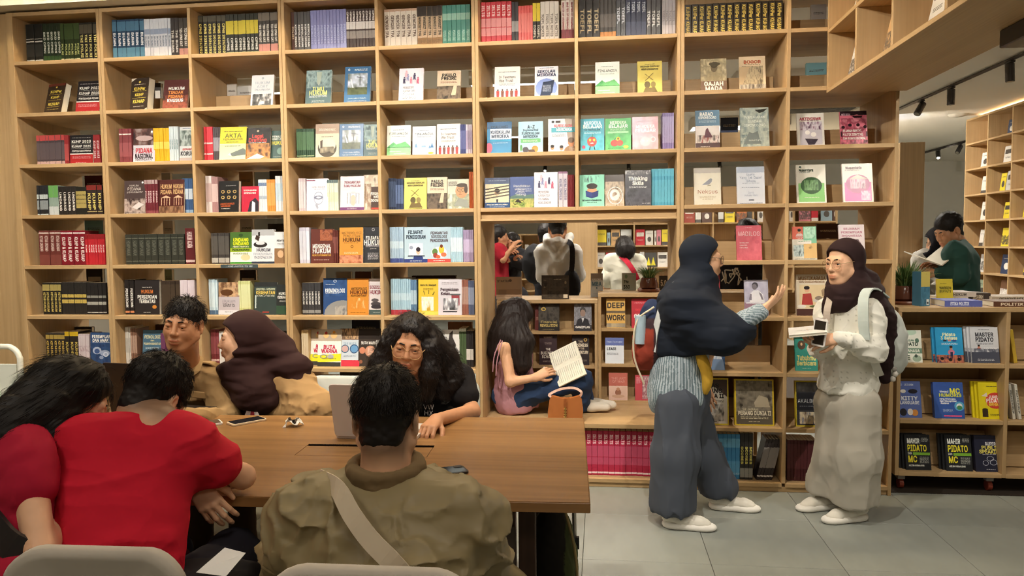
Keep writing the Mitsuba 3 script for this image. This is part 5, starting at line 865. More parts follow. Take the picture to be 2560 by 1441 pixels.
NB = low_case('bookcase', 'slightly higher low oak bookcase right of the reader, with a plant on top', -.02, 1.06, .64, .42, 1.158, [.914, .664, .405], [.52], .0, .19)
def low_face(px0, px1, pyt, zb, yb, des, desc, t=.016, lean=7, mat='gloss', yaw=0, place='on the low bookcase'):
    x0 = onY(px0, pyt+40, yb)[0]; x1 = onY(px1, pyt+40, yb)[0]; h = .2
    for _ in range(3): h = (onY((px0+px1)/2, pyt, yb+h*math.sin(math.radians(lean)))[2]-zb)/math.cos(math.radians(lean))
    place_face('%s %s' % (desc, place), None, stand_frame(x0, yb, zb+.0004, lean, yaw), x1-x0, h, t, des, seed=int(px0), mat=mat)
DES['exxu'] = ('241e1c', [T_('EXXU', .5, .12, 'd8d0c8', .9)])
DES['slimred'] = ('5a2420', [('l', .5, .5, .6, 'b89484', 4)])
B_ = 'in the low bookcase behind the reader'; C_ = 'in the low bookcase right of the reader'
low_face(1337, 1350, 762, .89, .70, 'slimred', 'dark red book edge beside the upside-down title', place=B_)
low_face(1346, 1398, 760, .89, .672, 'financial', 'brown book with gold lettering', .02, place=B_)
low_face(1435, 1479, 760, .89, .672, 'gameplan', 'grey book with a suited man', place=B_)
low_face(1348, 1392, 835, .648, .672, 'school', 'dark book with white lettering', place=B_)
low_face(1430, 1473, 838, .648, .672, 'century', 'brown-black book with round seal', place=B_)
low_face(1242, 1256, 765, .89, .69, 'exxu', 'black book half hidden beside the hair', place=B_)
low_face(1516, 1563, 747, .914, .66, 'deep', 'tan book with huge dark letters', place=C_)
low_face(1579, 1628, 747, .914, .66, 'great', 'red book with white word', mat='wrap', place=C_)
low_face(1513, 1560, 845, .664, .66, 'lead', 'white and blue-topped book', place=C_)
low_face(1590, 1630, 845, .664, .66, 'slimred', 'red-brown book behind the backpack', place=C_)
low_face(1522, 1569, 933, .405, .665, 'artwar', 'pink and white book', place=C_)
low_face(1588, 1640, 939, .405, .665, 'swirl', 'red book with marbled strip', mat='wrap', place=C_)
# things on top of the low bookcases
DES['startup'] = ('a89078', [('r', .02, .1, .98, .45, '9a8068'), ('r', .1, .2, .4, .42, '8a7460'), T_('STARTUP', .82, .1, '5a4a3c', .5, .3), ('e', .56, .84, .06, .06, '5a4a3c')])
DES['blackbox'] = ('3a3026', [('n', .04, .04, .96, .9, ('3a3026', '4a4034', '2c241c')), ('r', .8, .04, .96, .2, 'c9bba4'), ('r', .3, .05, .31, .9, '5c5040'), ('e', .88, .7, .04, .06, '8a7a60'), ('l', .12, .8, .1, 'b8a88c'), ('l', .12, .5, .1, 'b8a88c'), ('l', .6, .82, .3, 'b8a88c')])
DES['mba'] = ('b8bec4', [('r', 0, .7, 1, 1, '8a8480'), ('r', 0, 0, 1, .7, 'cdd6dc'), T_('PERSONAL', .74, .08, 'e0e4e8', .86), T_('MBA', .55, .18, '4a7088', .8), ('l', .5, .12, .6, '8a949c'), ('e', .5, .38, .06, .04, '4a7088')])
DES['three60'] = ('9aa39c', [T_('The', .5, .17, '2a3430', .34, .3), T_('360', .2, .2, '2a3430', .46, .34), ('e', .3, .8, .1, .12, '6a8a6c'), ('l', .7, .85, .3, 'c8d0c8')])
DES['fifty'] = ('3a3836', [T_('5.0', .5, .4, 'c8c4bc', .7)])
DES['mtb'] = ('d9d4ca', [('e', .25, .9, .06, .045, '8aa858'), T_('DIASPORA', .72, .055, '6a6a6c', .8), T_('NITB', .62, .08, '5a5a5c', .5), ('l', .5, .4, .5, 'a8a49c', 3)])
DES['whitegreen'] = ('dcdad0', [('e', .25, .6, .12, .16, '8cb848'), ('e', .75, .8, .05, .06, '6a6a68')])
N_ = 'on top of the low bookcase'
low_face(1240, 1304, 693, 1.113, .70, 'startup', 'wide tan cardboard-coloured book standing', .03, 2, place=N_)
low_face(1354, 1422, 689, 1.113, .70, 'blackbox', 'wide dark brown book standing', .03, 2, mat='wrap', place=N_)
low_face(1477, 1507, 684, 1.113, .90, 'mba', 'grey-blue book with large letters standing', .015, 3, place=N_)
low_face(1555, 1590, 683, 1.159, .93, 'three60', 'grey book with a green dot standing', .015, 3, place=N_)
low_face(1648, 1670, 690, 1.159, .93, 'fifty', 'black book with white digits standing', .015, 3, place=N_)
# ---------------------------------------------------------------- potted grass
def grass_pot(x, y, z, r, h, label, leaf=.16, n=150, seed=1, pot='5a3428'):
    k = thing('potted_plant', label, 'plant'); q = np.random.default_rng(seed)
    m = MB(); m.lathe([(0, 0), (r*1.18, 0), (r*1.28, .012), (r*1.22, .022), (r*.9, .016), (0, .014)], (x, y, z), lin('7a4a34'), 28); m.put(part(k, 'saucer', 'brown clay saucer'), 'plastic', smooth=40)
    m = MB(); m.lathe([(0, .0165), (r*.7, .0165), (r*.98, h*.3), (r*1.0, h*.55), (r*.86, h*.9), (r*.8, h), (r*.72, h), (r*.74, h*.88), (0, h*.86)], (x, y, z), lin(pot), 28); m.put(part(k, 'pot', 'glazed brown pot'), 'glazed', smooth=40)
    m = MB(); m.lathe([(0, h*.9), (r*.74, h*.885)], (x, y, z), lin('2a1e16'), 20); m.put(part(k, 'soil'), 'cloth')
    m = MB()
    for i in range(n):
        a = q.uniform(0, 2*math.pi); rr0 = r*.6*math.sqrt(q.uniform()); out = q.uniform(.25, 1.05); ln = leaf*q.uniform(.6, 1.1); d = V(math.cos(a), math.sin(a), 0); t = V(-d[1], d[0], 0)
        b0 = V(x, y, z+h*.9)+d*rr0; pts = [b0+d*(ln*out*u**1.4)*.8+V(0, 0, ln*(u*1.0-out*.55*u*u)) for u in np.linspace(0, 1, 6)]; w = .0036*np.array([.8, 1, 1, .9, .6, .1])
        v = np.concatenate([[p-t*ww, p+V(0, 0, -.001), p+t*ww] for p, ww in zip(pts, w)]); f = [[j*3+s_, j*3+s_+1, (j+1)*3+s_+1, (j+1)*3+s_] for j in range(5) for s_ in (0, 1)]
        m.add(v, f, lin(['4a6a38', '5c7a44', '3c5a30', '6a844c', '7c8c5a'][i % 5])*q.uniform(.8, 1.15))
    kk = part(k, 'leaves', 'long arching grass leaves', 'stuff'); m.put(kk, 'leaf')
pr('glazed', 0.15, 0.6)
scene['leaf'] = {'type': 'twosided', 'bsdf': {'type': 'principled', 'base_color': FLAT, 'roughness': 0.5, 'specular': 0.4}}
c = onY(1622, 712, .80); grass_pot(c[0], .80, 1.1585, .062, .10, 'brown pot of grass on the low bookcase behind the nook', .12, 170, 3)
# ---------------------------------------------------------------- display island on castors, right
ISY = .07; ix0, ix1 = 1.742, 2.352
def lean_board(u, x0, x1, z):
    k = part(u, 'book_board'); M = frame((x0, ISY+.16, z), (1, 0, 0), unit(V(0, .28, 1)), unit(V(0, 1, -.28))); MB().box(0, x1-x0, 0, .21, -.012, 0, M=M).put(k, 'wood_x', colored=False)
isl = thing('display_island', 'oak display island on castors with speech books, right of the big bookcase', 'display shelf')
board(isl, 'top_panel', ix0, ix0+1.32, ISY, ISY+.62, 1.083, 1.110, 'x')
for x in (ix0, ix1-.012, ix0+1.298): board(isl, 'side_panel', x, x+.022, ISY+.0005, ISY+.62, .102, 1.0825, 'z')
for x0, x1 in ((ix0+.0225, ix1-.0125), (ix1+.0105, ix0+1.2975)):
    for z in (.777, .442, .124):
        board(isl, 'shelf', x0, x1, ISY+.0005, ISY+.62, z-.024, z, 'x'); lean_board(isl, x0+.004, x1-.004, z+.003)
    board(isl, 'back_panel', x0, x1, ISY+.30, ISY+.312, .125, 1.082, 'z')
for x in (1.80, 2.30, 2.95):
    for y in (.14, .6):
        m = MB(); m.tube([(x-.012, y, .036), (x+.012, y, .036)], .030, lin('7a3424'), 16); m.box(x-.02, x+.02, y-.02, y+.02, .066, .102, lin('8a8480')); m.put(part(isl, 'castor', 'red-brown castor'), 'plastic', smooth=30)
DES.update({
'kumpulan': ('e4e8dc', [('r', 0, .28, 1, .44, '6c8a78'), ('e', .5, .94, .3, .1, 'b8d0bc'), T_('KUMPULAN', .68, .06, '4a6a5c', .6, .36), T_('PIDATO', .57, .1, '2f4038', .76, .46), T_('3 BAHASA', .36, .085, 'e8ece0', .8, .5), ('e', .75, .12, .2, .1, '9ab09c'), ('e', .72, .2, .07, .05, '4a5a50'), ('r', .1, .2, .44, .23, '5a6a60'), ('r', .1, .14, .44, .17, '5a6a60'), ('r', .1, .08, .44, .11, '5a6a60'), ('e', .8, .68, .09, .07, '5c7a6a')]),
'pidato3': ('2f9ad0', [('n', 0, 0, 1, .22, ('3a2a4a', 'c87a5c', '2a2440'), 16), T_('Pidato', .8, .085, 'eaf0c8', .5), T_('3 Bahasa', .7, .085, 'eaf0c8', .62), ('r', .28, .6, .4, .65, '2a3a4c'), ('r', .45, .6, .57, .65, 'e4e4e4'), ('r', .45, .625, .57, .65, 'c84a44'), ('r', .62, .6, .76, .65, '3a5a9c'), ('l', .5, .54, .6, 'd8ecf4', 2), ('h', .55, .42, .42, 'c98a6c', 'c87a94', '2a1c18'), ('r', .51, .18, .6, .3, '2a3454'), ('h', .2, .08, .5, 'b87a5c', '5a3a6a'), ('h', .5, .05, .5, 'c98a6c', 'c8705c'), ('h', .82, .06, .5, 'b87a5c', '7a4a5c')]),
'master': ('c9ccd2', [('r', 0, 0, 1, .36, '454a58'), ('n', 0, .3, 1, .4, ('454a58', '6a6e7c', 'c9ccd2'), 20), T_('MASTER', .79, .105, '33343c', .66), T_('PIDATO', .65, .105, '33343c', .66), ('l', .5, .54, .6, '7a7e88', 2), ('h', .28, .46, .3, 'c98a6c', 'a85a54'), ('l', .7, .42, .5, 'e0e2e6', 2), ('l', .5, .1, .6, 'c8ccd4', 2), ('l', .5, .92, .4, '6a6e78')]),
'kitty': ('5c70b0', [T_('KITTY', .53, .1, 'eaeef8', .72), T_('LANGUAGE', .41, .08, 'eaeef8', .84), T_('LILI CHIN', .9, .045, 'd8e0f0', .4), ('e', .2, .15, .15, .1, '26242e'), ('e', .7, .14, .14, .09, 'd8944c'), ('e', .5, .16, .12, .09, 'e8e4e0'), ('e', .66, .72, .2, .06, '26242e'), ('e', .24, .72, .12, .05, 'e8e4e0'), ('e', .14, .9, .08, .04, '8a9cd0')]),
'mc': ('3a5aa4', [('n', 0, 0, 1, .5, ('3a5aa4', '3456a0')), T_('MC', .76, .13, 'e4e04c', .36, .72), T_('Menjadi', .74, .05, 'e8ecf4', .3, .36), T_('HUMORIS', .64, .085, 'd8d84c', .76, .56), T_('yang Memukau', .54, .045, 'e8ecf4', .54, .46), T_('dan Menghibur', .48, .045, 'e8ecf4', .58, .48), T_('Audiens', .42, .045, 'e8ecf4', .28, .36), ('e', .84, .34, .17, .13, '58a4cc'), ('e', .84, .34, .1, .08, 'e0e8ec'), ('e', .84, .3, .09, .06, '4a8a5c'), ('r', .3, .05, .9, .09, 'd85a8c'), ('l', .45, .24, .34, 'a8bce0', 3)]),
'juara': ('dfcf20', [('e', .6, .5, .36, .22, 'c84438'), ('e', .8, .4, .2, .12, 'c84438'), T_('JUARA', .6, .075, 'f0e4dc', .4, .56), T_('PIDATO', .5, .095, 'f8f0e8', .6, .56), T_('3 BAHASA', .4, .085, 'e8c84c', .62, .54), ('r', .1, .06, .3, .24, '3a3020'), ('e', .2, .26, .1, .03, '3a3020'), ('p', [(.1, .62), (.3, .72), (.32, .6)], 'e8dcc8'), ('l', .62, .12, .5, '4a4420', 2), ('l', .5, .88, .4, '5a5428'), ('o', .8, .76, .14, .1, 'b8a81c', .85)]),
'mahir': ('24272a', [T_('MAHIR', .82, .13, 'eef0ea', .5, .34), ('r', .62, .66, .624, 1, '8a8c88'), ('l', .8, .9, .26, 'b8bab4', 4), T_('PIDATO', .62, .17, 'e8dc3c', .78, .48), T_('DAN', .47, .06, 'd8dcd0', .16, .18), ('r', .3, .42, .98, .5, '7cb03c'), T_('MC', .31, .17, 'e8dc3c', .36, .28), ('l', .74, .36, .36, 'b8bab4', 6), T_('ADELINA NURMALASARI', .13, .045, 'e0e2dc', .62, .42)]),
'super': ('26283a', [T_('SUPER', .77, .085, 'e4e4ea', .36, .54), T_('PUBLIC', .66, .095, 'e4d86c', .62, .54), T_('SPEAKING', .55, .095, 'e4d86c', .78, .54), ('l', .5, .47, .5, 'c8c8d0'), ('o', .34, .24, .1, .07, 'b8bac8', .85), ('o', .6, .26, .12, .08, 'b8bac8', .85), ('o', .8, .22, .09, .06, 'b8bac8', .85), ('o', .5, .36, .12, .07, 'b8bac8', .85), ('l', .5, .06, .3, 'c8c8d0')]),
'buffett': ('c9b83c', [T_('WARREN', .62, .1, '3a3418', .76, .52), T_('BUFFETT', .48, .1, '3a3418', .76, .52), ('p', [(.2, .06), (.36, .16), (.36, .06)], K_), ('l', .4, .8, .4, '7a7030')]),
'tower': ('3f6c84', [('r', 0, .56, 1, 1, 'c0b060'), ('n', 0, 0, 1, .56, ('3f6c84', '4a7a92', '345a70')), ('r', .62, .03, .9, .2, 'd8dcd8'), ('r', .66, .06, .86, .12, '4a4a4c')]),
'plainpale': ('d0ccc4', [('l', .5, .5, .6, '9a968c', 3)]), 'plaindark': ('3c3634', [('l', .5, .6, .6, '8a847c', 2)]),
})
def isl_face(px0, px1, pyt, z, des, desc, n=1, t=.018, mat='gloss'):
    x0 = onY(px0, pyt+40, ISY+.05)[0]; x1 = onY(px1, pyt+40, ISY+.05)[0]; w = x1-x0; h = .2
    for _ in range(3): h = (onY((px0+px1)/2, pyt, ISY+.05+h*.2)[2]-z)/.98
    for i in range(n):
        y = ISY+.045+i*(t+.003); lab = desc+' on the display island' if n == 1 else '%s of %s stacked %s on the display island' % (ORD[i+1], NUMW[n], desc)
        place_face(lab, None if n == 1 else desc+' on the display island', stand_frame(x0-i*.012, y, z+.0004, 12), w, h, t, des, seed=int(px0), mat=mat, vis=1 if i == 0 else .12)
isl_face(2251, 2307, 826, .777, 'kumpulan', 'white and green speech book')
isl_face(2343, 2411, 819, .777, 'pidato3', 'bright blue speech books', 2)
isl_face(2431, 2501, 818, .777, 'master', 'grey and slate speech books', 3, .012)
isl_face(2248, 2306, 953, .442, 'kitty', 'blue book with cats')
isl_face(2338, 2413, 956, .442, 'mc', 'blue book with yellow title', 1, .03)
isl_face(2451, 2521, 956, .442, 'juara', 'yellow and red speech books', 3, .014)
isl_face(2266, 2329, 1087, .124, 'mahir', 'left black and lime speech books', 3, .016)
isl_face(2367, 2433, 1088, .124, 'mahir', 'right black and lime speech books', 3, .016)
isl_face(2441, 2516, 1089, .124, 'super', 'navy speech book with yellow title', 1, .05)
I_ = 'on the display island top'
def isl_spine(px, z, h, bg, lean, desc, w=.018, txt='', tc=K_):
    v, f, c = spine_mesh(w, h, .14, bg, txt, tc, (.1, .9), ()); M = np.eye(4); M[:3, 3] = [onY(px, 900, ISY+.04)[0], ISY+.04, z+.0025]; M = M @ rotM([0, 1, 0], lean)
    BOOKS.append(dict(area=h*w*2e5, items=[(desc, None, [('', (v, f, c), 'gloss', M)])]))
isl_spine(2540, .777, .2, 'c9a83c', -9, 'leaning yellow book at the right end of the display island', .02)
isl_spine(2541, .442, .21, 'd0ccc0', -9, 'leaning white book with letters, left of two at the island end', .016, 'PIDATO PUBLIK', '55504a')
isl_spine(2556, .442, .21, 'd0ccc0', -9, 'leaning white book with letters, right of two at the island end', .016, 'PIDATO PUBLIK', '55504a')
c = onY(2262, 752, .33); grass_pot(c[0], .33, 1.1105, .082, .115, 'brown glazed pot of long grass on the display island', .19, 260, 5)
low_face(2303, 2331, 680, 1.110, .16, 'tower', 'thick blue and yellow book standing upright', .07, 1, yaw=20, place=I_)
low_face(2345, 2384, 698, 1.110, .42, 'buffett', 'small yellow book standing', .02, 8, place=I_)
def flat_book(px0, px1, z, y, t, bg, txt, tc, desc, d=.2, bands=()):
    x0 = onY(px0, 760, y)[0]; x1 = onY(px1, 760, y)[0]; w = x1-x0; m = MB(); m.box(0, w, 0, d, 0, .0015, lin(bg)); m.box(0, w, 0, d, t-.0015, t, lin(bg)); m.box(0, w, 0, .0015, .0015, t-.0015, lin(bg)); p = MB(); p.box(.002, w-.002, .0016, d-.003, .0016, t-.0016, lin('d8d0bc'))
    if txt: text(m, txt, w*.4, t/2, t*.5, tc, frame((0, 0, 0), (1, 0, 0), (0, 0, 1), (0, -1, 0)), w=w*.5, off=.0005)
    M = frame((x0, y, z+.0003), (1, 0, 0), (0, 1, 0), (0, 0, 1)); BOOKS.append(dict(area=6000, items=[(desc, None, [('', m, 'gloss', M), ('pages', p, 'paper', M)])]))
flat_book(2362, 2456, 1.110, .12, .036, '5c64a4', 'ETIKA POLITIK', 'e0e4f0', 'blue-spined thick book lying on the display island top')
flat_book(2484, 2600, 1.110, .12, .03, '5a3c2c', 'POLITIK', 'd8c8b0', 'brown-spined book lying at the right of the island top')
flat_book(2352, 2420, 1.110, .50, .03, 'c4beb4', 'NEGARA', '5a544c', 'lower pale book lying behind on the island top')
flat_book(2372, 2440, 1.1405, .5, .03, 'b8b0a8', 'HUKUM', '4a4440', 'upper pale book lying behind on the island top')
flat_book(2424, 2476, 1.110, .56, .05, '3c3430', 'SEJARAH', 'c8bca8', 'dark book stack end lying behind on the island top')
flat_book(2480, 2600, 1.110, .52, .03, 'a89c8c', 'DEMOKRASI', '4a4238', 'tan book lying behind at the right of the island')
# ---------------------------------------------------------------- the hall behind: bookcases, columns, tracks, ceiling fittings
def struct_box(name, b, ax, label=None):
    labels[name] = {'kind': 'structure', **({'label': label} if label else {})}; MB().box(*b, b=.002).put(name, 'wood_'+ax, colored=False)
struct_box('trim_1', (-.381, -.051, 3.5, 4.1, 0, 2.1), 'z', 'oak clad column seen through the nook')
struct_box('trim_2', (2.537, 2.737, 2.2, 2.9, 0, 2.334), 'z', 'oak clad column end right of the big bookcase')
def hall_case(label, origin, ex, ey, posts, zs, ztop, depth, back=True):
    """shelf wall in local axes: ex along its face, ey into its depth"""
    u = thing('bookcase', label, 'bookcase'); M = frame(origin, ex, ey, (0, 0, 1)); ax = 'x' if abs(ex[0]) > .5 else 'y'
    def bd(nm, b, a): MB().box(*b, M=M).put(part(u, nm), 'wood_'+a, colored=False)
    L_ = posts[-1]; bd('top_panel', (0, L_, 0, depth, ztop-.024, ztop), ax)
    for p_ in posts: bd('side_panel', (p_-.011, p_+.011, .0005, depth, 0, ztop-.0245), 'z')
    for a, b in zip(posts[:-1], posts[1:]):
        for z in zs: bd('shelf', (a+.0115, b-.0115, .0005, depth, z-.022, z), ax)
    if back: bd('back_panel', (0, L_, depth+.0005, depth+.014, 0, ztop), 'z')
    return u, M
hall_case('long oak bookcase far behind the nook, with rows of bright books', (-.06, 7.0, 0), (1, 0, 0), (0, 1, 0), [0, .57, 1.16, 1.75, 2.34, 2.93, 3.54], [.45, .785, 1.12, 1.455, 1.79], 2.15, .3)
hall_case('low oak bookcase at the far left seen through the nook', (-1.75, 8.0, 0), (1, 0, 0), (0, 1, 0), [0, .40, .86], [.45, .70, .9, 1.11, 1.33], 1.66, .3)
hall_case('tall oak bookcase along the right of the hall, behind the reader in green', (4.79, 5.994, 0), (0, -1, 0), (1, 0, 0), [0, .556, 1.112, 1.668, 2.224], [.07, .405, .74, 1.075, 1.41, 1.745, 2.08, 2.415, 2.75], 3.07, .32)
def simple_des(c, kind=0):
    n = 'h%s%d' % (c, kind)
    if n not in DES:
        d = lin(c).mean() > .25; t = '4a4440' if d else 'e0dcd4'
        DES[n] = (c, [[('l', .5, .8, .7, t, 2), ('e', .5, .4, .25, .18, t)], [('r', .1, .55, .9, .8, t), ('l', .5, .35, .6, t, 3)], [('l', .5, .75, .7, t, 3), ('r', 0, 0, 1, .2, t)], [('n', 0, .1, 1, .6, (c, t, c))], [('p', [(.1, .1), (.3, .7), (.5, .1)], 'd8cc3c'), ('p', [(.5, .1), (.7, .7), (.9, .1)], 'd8cc3c')]][kind])
    return n
COLN = {'d8c23c': 'yellow', 'b89468': 'tan', 'c4c4c0': 'pale grey', 'b03038': 'red', 'd0ccc4': 'white', 'c8808c': 'pink', '8a3a2c': 'rust red', '4a342c': 'dark brown', 'c87a48': 'orange', '3a3836': 'charcoal', 'd4d0c8': 'off-white', '8aa0ac': 'grey-blue', '34405c': 'dark blue', '7a5a44': 'brown', 'a8b8a0': 'pale green', '3f8a80': 'teal', '8cc0c8': 'pale cyan', '4a1c1c': 'dark red'}
def far_books(y, z, place, lst, lean=6, t=.02):
    seen = {}
    for px0, px1, pyt, c, kd in lst:
        seen[c] = seen.get(c, 0)+1
        x0, x1 = onY(px0, pyt+20, y)[0], onY(px1, pyt+20, y)[0]; h = (onY(px0, pyt, y+.02)[2]-z)/math.cos(math.radians(lean))
        place_face('%s %s book %s' % (ORD[seen[c]], COLN[c], place), None, stand_frame(x0, y, z+.001, lean), x1-x0, max(h, .1), t, simple_des(c, kd), int(px0))
far_books(7.05, 1.455, 'from left, upper far shelf seen through the nook', [(1492, 1516, 575, 'd8c23c', 2), (1518, 1526, 582, '8aa0ac', 0), (1528, 1550, 574, 'b89468', 1), (1552, 1579, 574, 'c4c4c0', 3), (1589, 1612, 574, 'b03038', 1), (1614, 1633, 577, 'd0ccc4', 0), (1636, 1641, 577, 'd4d0c8', 0), (1642, 1653, 575, 'c8808c', 0), (1655, 1670, 574, 'd8c23c', 2)])
far_books(7.05, 1.12, 'from left, lower far shelf seen through the nook', [(1492, 1512, 632, 'd0ccc4', 0), (1515, 1540, 632, 'b03038', 1), (1600, 1611, 630, 'c4c4c0', 2), (1613, 1642, 632, '3a3836', 4), (1644, 1669, 631, 'd4d0c8', 1)])
far_books(7.05, .785, 'on the lowest far shelf seen through the nook', [(1510, 1524, 690, '3f8a80', 0), (1650, 1664, 690, '4a342c', 0)])
far_books(7.05, 1.79, 'on the far shelf behind the big bookcase', [(1711, 1737, 517, '8a3a2c', 1), (1739, 1753, 518, 'd0ccc4', 2), (1755, 1780, 518, '4a342c', 0), (1796, 1809, 516, 'c4c4c0', 2), (1812, 1837, 516, 'd8c23c', 1), (1842, 1867, 516, 'c87a48', 3), (1869, 1887, 515, '3a3836', 2), (1894, 1911, 514, 'd4d0c8', 0), (1974, 1986, 512, 'd0ccc4', 0), (1998, 2027, 510, 'c8808c', 3), (2029, 2046, 511, 'b03038', 2), (2053, 2081, 509, '8aa0ac', 0), (2083, 2094, 511, '4a342c', 0)])
far_books(8.05, 1.11, 'on the far low bookcase at left', [(1264, 1277, 634, 'b03038', 2), (1312, 1321, 612, 'd0ccc4', 0), (1322, 1328, 614, '8cc0c8', 0), (1334, 1345, 613, 'b89468', 1)])
far_books(8.05, .9, 'on the lower far low bookcase at left', [(1266, 1276, 645, '8a3a2c', 0), (1314, 1322, 642, 'c4c4c0', 0), (1324, 1340, 641, '7a5a44', 2)])
# rear side of the big bookcase: books that face the hall, seen from behind through the gaps
def rear(c, r, px0, px1, pyt, col, desc, des=None):
    yb = .44; z = zrow(r); x0, x1 = onY(px0, pyt+20, yb)[0], onY(px1, pyt+20, yb)[0]; a, b = colx(c); x0, x1 = max(x0, a+.003), min(x1, b-.003)
    if x1-x0 < .015: return
    place_face('%s on the rear side, %s' % (desc, where(c, r)), None, stand_frame(x0, yb, z+.0004, 0), x1-x0, onY(px0, pyt, yb)[2]-z, .03, des or simple_des(col, 0 if col != '3a3836' else 1), int(px0))
for a in [(1,4,212,256,440,'4a1c1c','dark red book'),(1,5,212,258,550,'8cc0c8','pale cyan book'),(1,6,216,256,672,'3a3836','charcoal book'),(2,4,404,426,433,'c4c4c0','pale book'),(2,5,408,432,552,'d0ccc4','white book'),(2,6,412,430,674,'a8b8a0','pale green book'),(3,4,598,632,430,'b89468','tan book'),(3,4,674,706,428,'3a3836','charcoal book'),(3,5,600,632,548,'d4d0c8','off-white book'),(3,5,670,712,560,'3a3836','charcoal book'),(3,6,600,640,676,'3a3836','charcoal book'),(4,4,820,846,430,'c4c4c0','pale book'),(4,6,840,878,680,'d0ccc4','white book'),(4,6,888,928,680,'7a5a44','brown book'),(4,6,932,950,674,'d4d0c8','off-white book'),(5,4,1150,1182,424,'d0ccc4','white book'),(5,6,1030,1140,690,'4a342c','wide dark brown book'),(3,2,537,592,211,'d4d0c8','off-white wide book'),(3,2,593,640,216,'c4c4c0','pale book'),(2,2,386,402,208,'3a3836','charcoal book'),(4,7,760,860,832,'4a342c','wide dark brown book'),(4,7,880,950,800,'34405c','dark blue book'),(1,7,150,230,818,'3a3836','wide charcoal book'),(2,7,330,420,812,'4a342c','wide brown book'),(5,7,1120,1180,806,'7a5a44','brown book'),(9,1,2028,2066,12,'d0ccc4','white title book'),(9,2,2016,2066,158,'8cc0c8','pale cyan book'),(8,3,1802,1845,295,'34405c','dark blue book'),(8,6,1790,1800,670,'3a3836','charcoal book'),(4,8,803,845,938,'d0ccc4','white box-like book'),(4,8,850,930,930,'3a3836','wide charcoal book'),(9,5,2042,2098,560,'4a342c','dark brown book'),(1,8,210,268,905,'4a342c','dark brown book')]: rear(*a)
def side_books(X, lst, place):
    for i, (px0, px1, py0, py1, c, kd) in enumerate(lst):
        a, b = onX(px0, py1, X), onX(px1, py1, X); h = abs(onX(px0, py0, X)[2]-a[2]); n = sum(1 for q in lst[:i+1] if q[4] == c)
        z = max([zz for zz in [.07, .405, .74, 1.075, 1.41, 1.745, 2.08, 2.415, 2.75] if zz <= a[2]+.09] or [.07])
        place_face('%s %s book %s' % (ORD[n], COLN[c], place), None, frame((X+.02, a[1], z+.0005), (0, -1, 0), unit(V(.12, 0, 1)), unit(V(-1, 0, .12))), max(abs(a[1]-b[1]), .04), min(max(h, .15), .26), .02, simple_des(c, kd), i)
side_books(4.86, [(2513, 2531, 297, 335, '34405c', 0), (2447, 2468, 378, 416, 'd0ccc4', 0), (2503, 2525, 362, 405, 'd4d0c8', 1), (2447, 2464, 437, 481, 'd0ccc4', 2), (2494, 2507, 430, 476, 'd8c23c', 0), (2509, 2528, 424, 474, 'c4c4c0', 1), (2446, 2464, 500, 546, 'd4d0c8', 0), (2503, 2518, 503, 544, 'd8c23c', 1), (2519, 2529, 506, 543, 'd0ccc4', 0), (2442, 2452, 570, 611, 'd0ccc4', 2), (2456, 2463, 575, 610, 'b89468', 0), (2497, 2521, 565, 611, 'd8c23c', 3), (2443, 2461, 629, 674, 'c4c4c0', 3), (2496, 2521, 631, 679, '34405c', 0), (2436, 2459, 693, 738, 'a8b8a0', 0), (2492, 2519, 694, 746, '7a5a44', 3), (2553, 2575, 450, 492, 'd8c23c', 0), (2552, 2575, 660, 700, 'd8c23c', 2)], 'in the tall bookcase behind the green sweater')
# books in the overhead bookcase, facing the room
def over_book(px, py, z, w, h, c, kd, desc):
    y = onX(px, py, 1.33)[1]; place_face(desc+' in the overhead bookcase', None, frame((1.34, y, z+.0005), (0, -1, 0), unit(V(.22, 0, 1)), unit(V(-1, 0, .22))), w, h, .02, simple_des(c, kd), int(px), mat='wrap')
over_book(2112, 160, 2.381, .13, .19, 'd4d0c8', 3, 'pale wrapped book leaning low'); over_book(2198, 100, 2.381, .13, .2, 'b89468', 3, 'tan wrapped book leaning'); over_book(2310, 30, 2.381, .14, .2, 'd0ccc4', 1, 'white-lettered book leaning'); over_book(2126, 10, 2.716, .1, .18, 'c4c4c0', 0, 'pale book leaning on the upper board')
# track lights
def track(name_label, a, b, lamps, drop=.0):
    a, b = np.asarray(a, float), np.asarray(b, float); k = thing('lighting_track', name_label, 'lighting track'); m = MB(); m.tube([a, b], .018, lin('221f1d'), 4); m.put(k, 'plastic')
    for (pos, aim, lab, lit) in lamps:
        pos = np.asarray(pos, float); d = unit(aim); kk = thing('spotlight', lab, 'lamp', 'black track spotlights'); m = MB(); m.box(-.02, .02, -.05, .05, -.03, -.014, lin('221f1d'), frame(pos, (1, 0, 0), (0, 1, 0), (0, 0, 1))); m.tube([pos+V(0, 0, -.03), pos+V(0, 0, -.075)], .008, lin('221f1d'), 8); m.put(part(kk, 'bracket'), 'plastic')
        c = pos+V(0, 0, -.085); m = MB(); m.tube([c-d*.05, c-d*.048, c+d*.108, c+d*.11], [.034, .037, .037, .035], lin('2a2725'), 16); m.put(part(kk, 'housing'), 'plastic', smooth=40)
        m = MB(); m.tube([c+d*.1085, c+d*.1115], .028, lin('fff2dc' if lit else '8a8478'), 14); q = part(kk, 'lens', 'lit lens' if lit else 'dark lens'); m.put(q, 'plastic', colored=not lit)
        if lit: scene[q]['emitter'] = {'type': 'area', 'radiance': {'type': 'rgb', 'value': [14.0, 12.5, 10.0]}}
tz = HALL-.02; q = lambda px, py, X=3.63: V(X, onX(px, py, X)[1], tz)
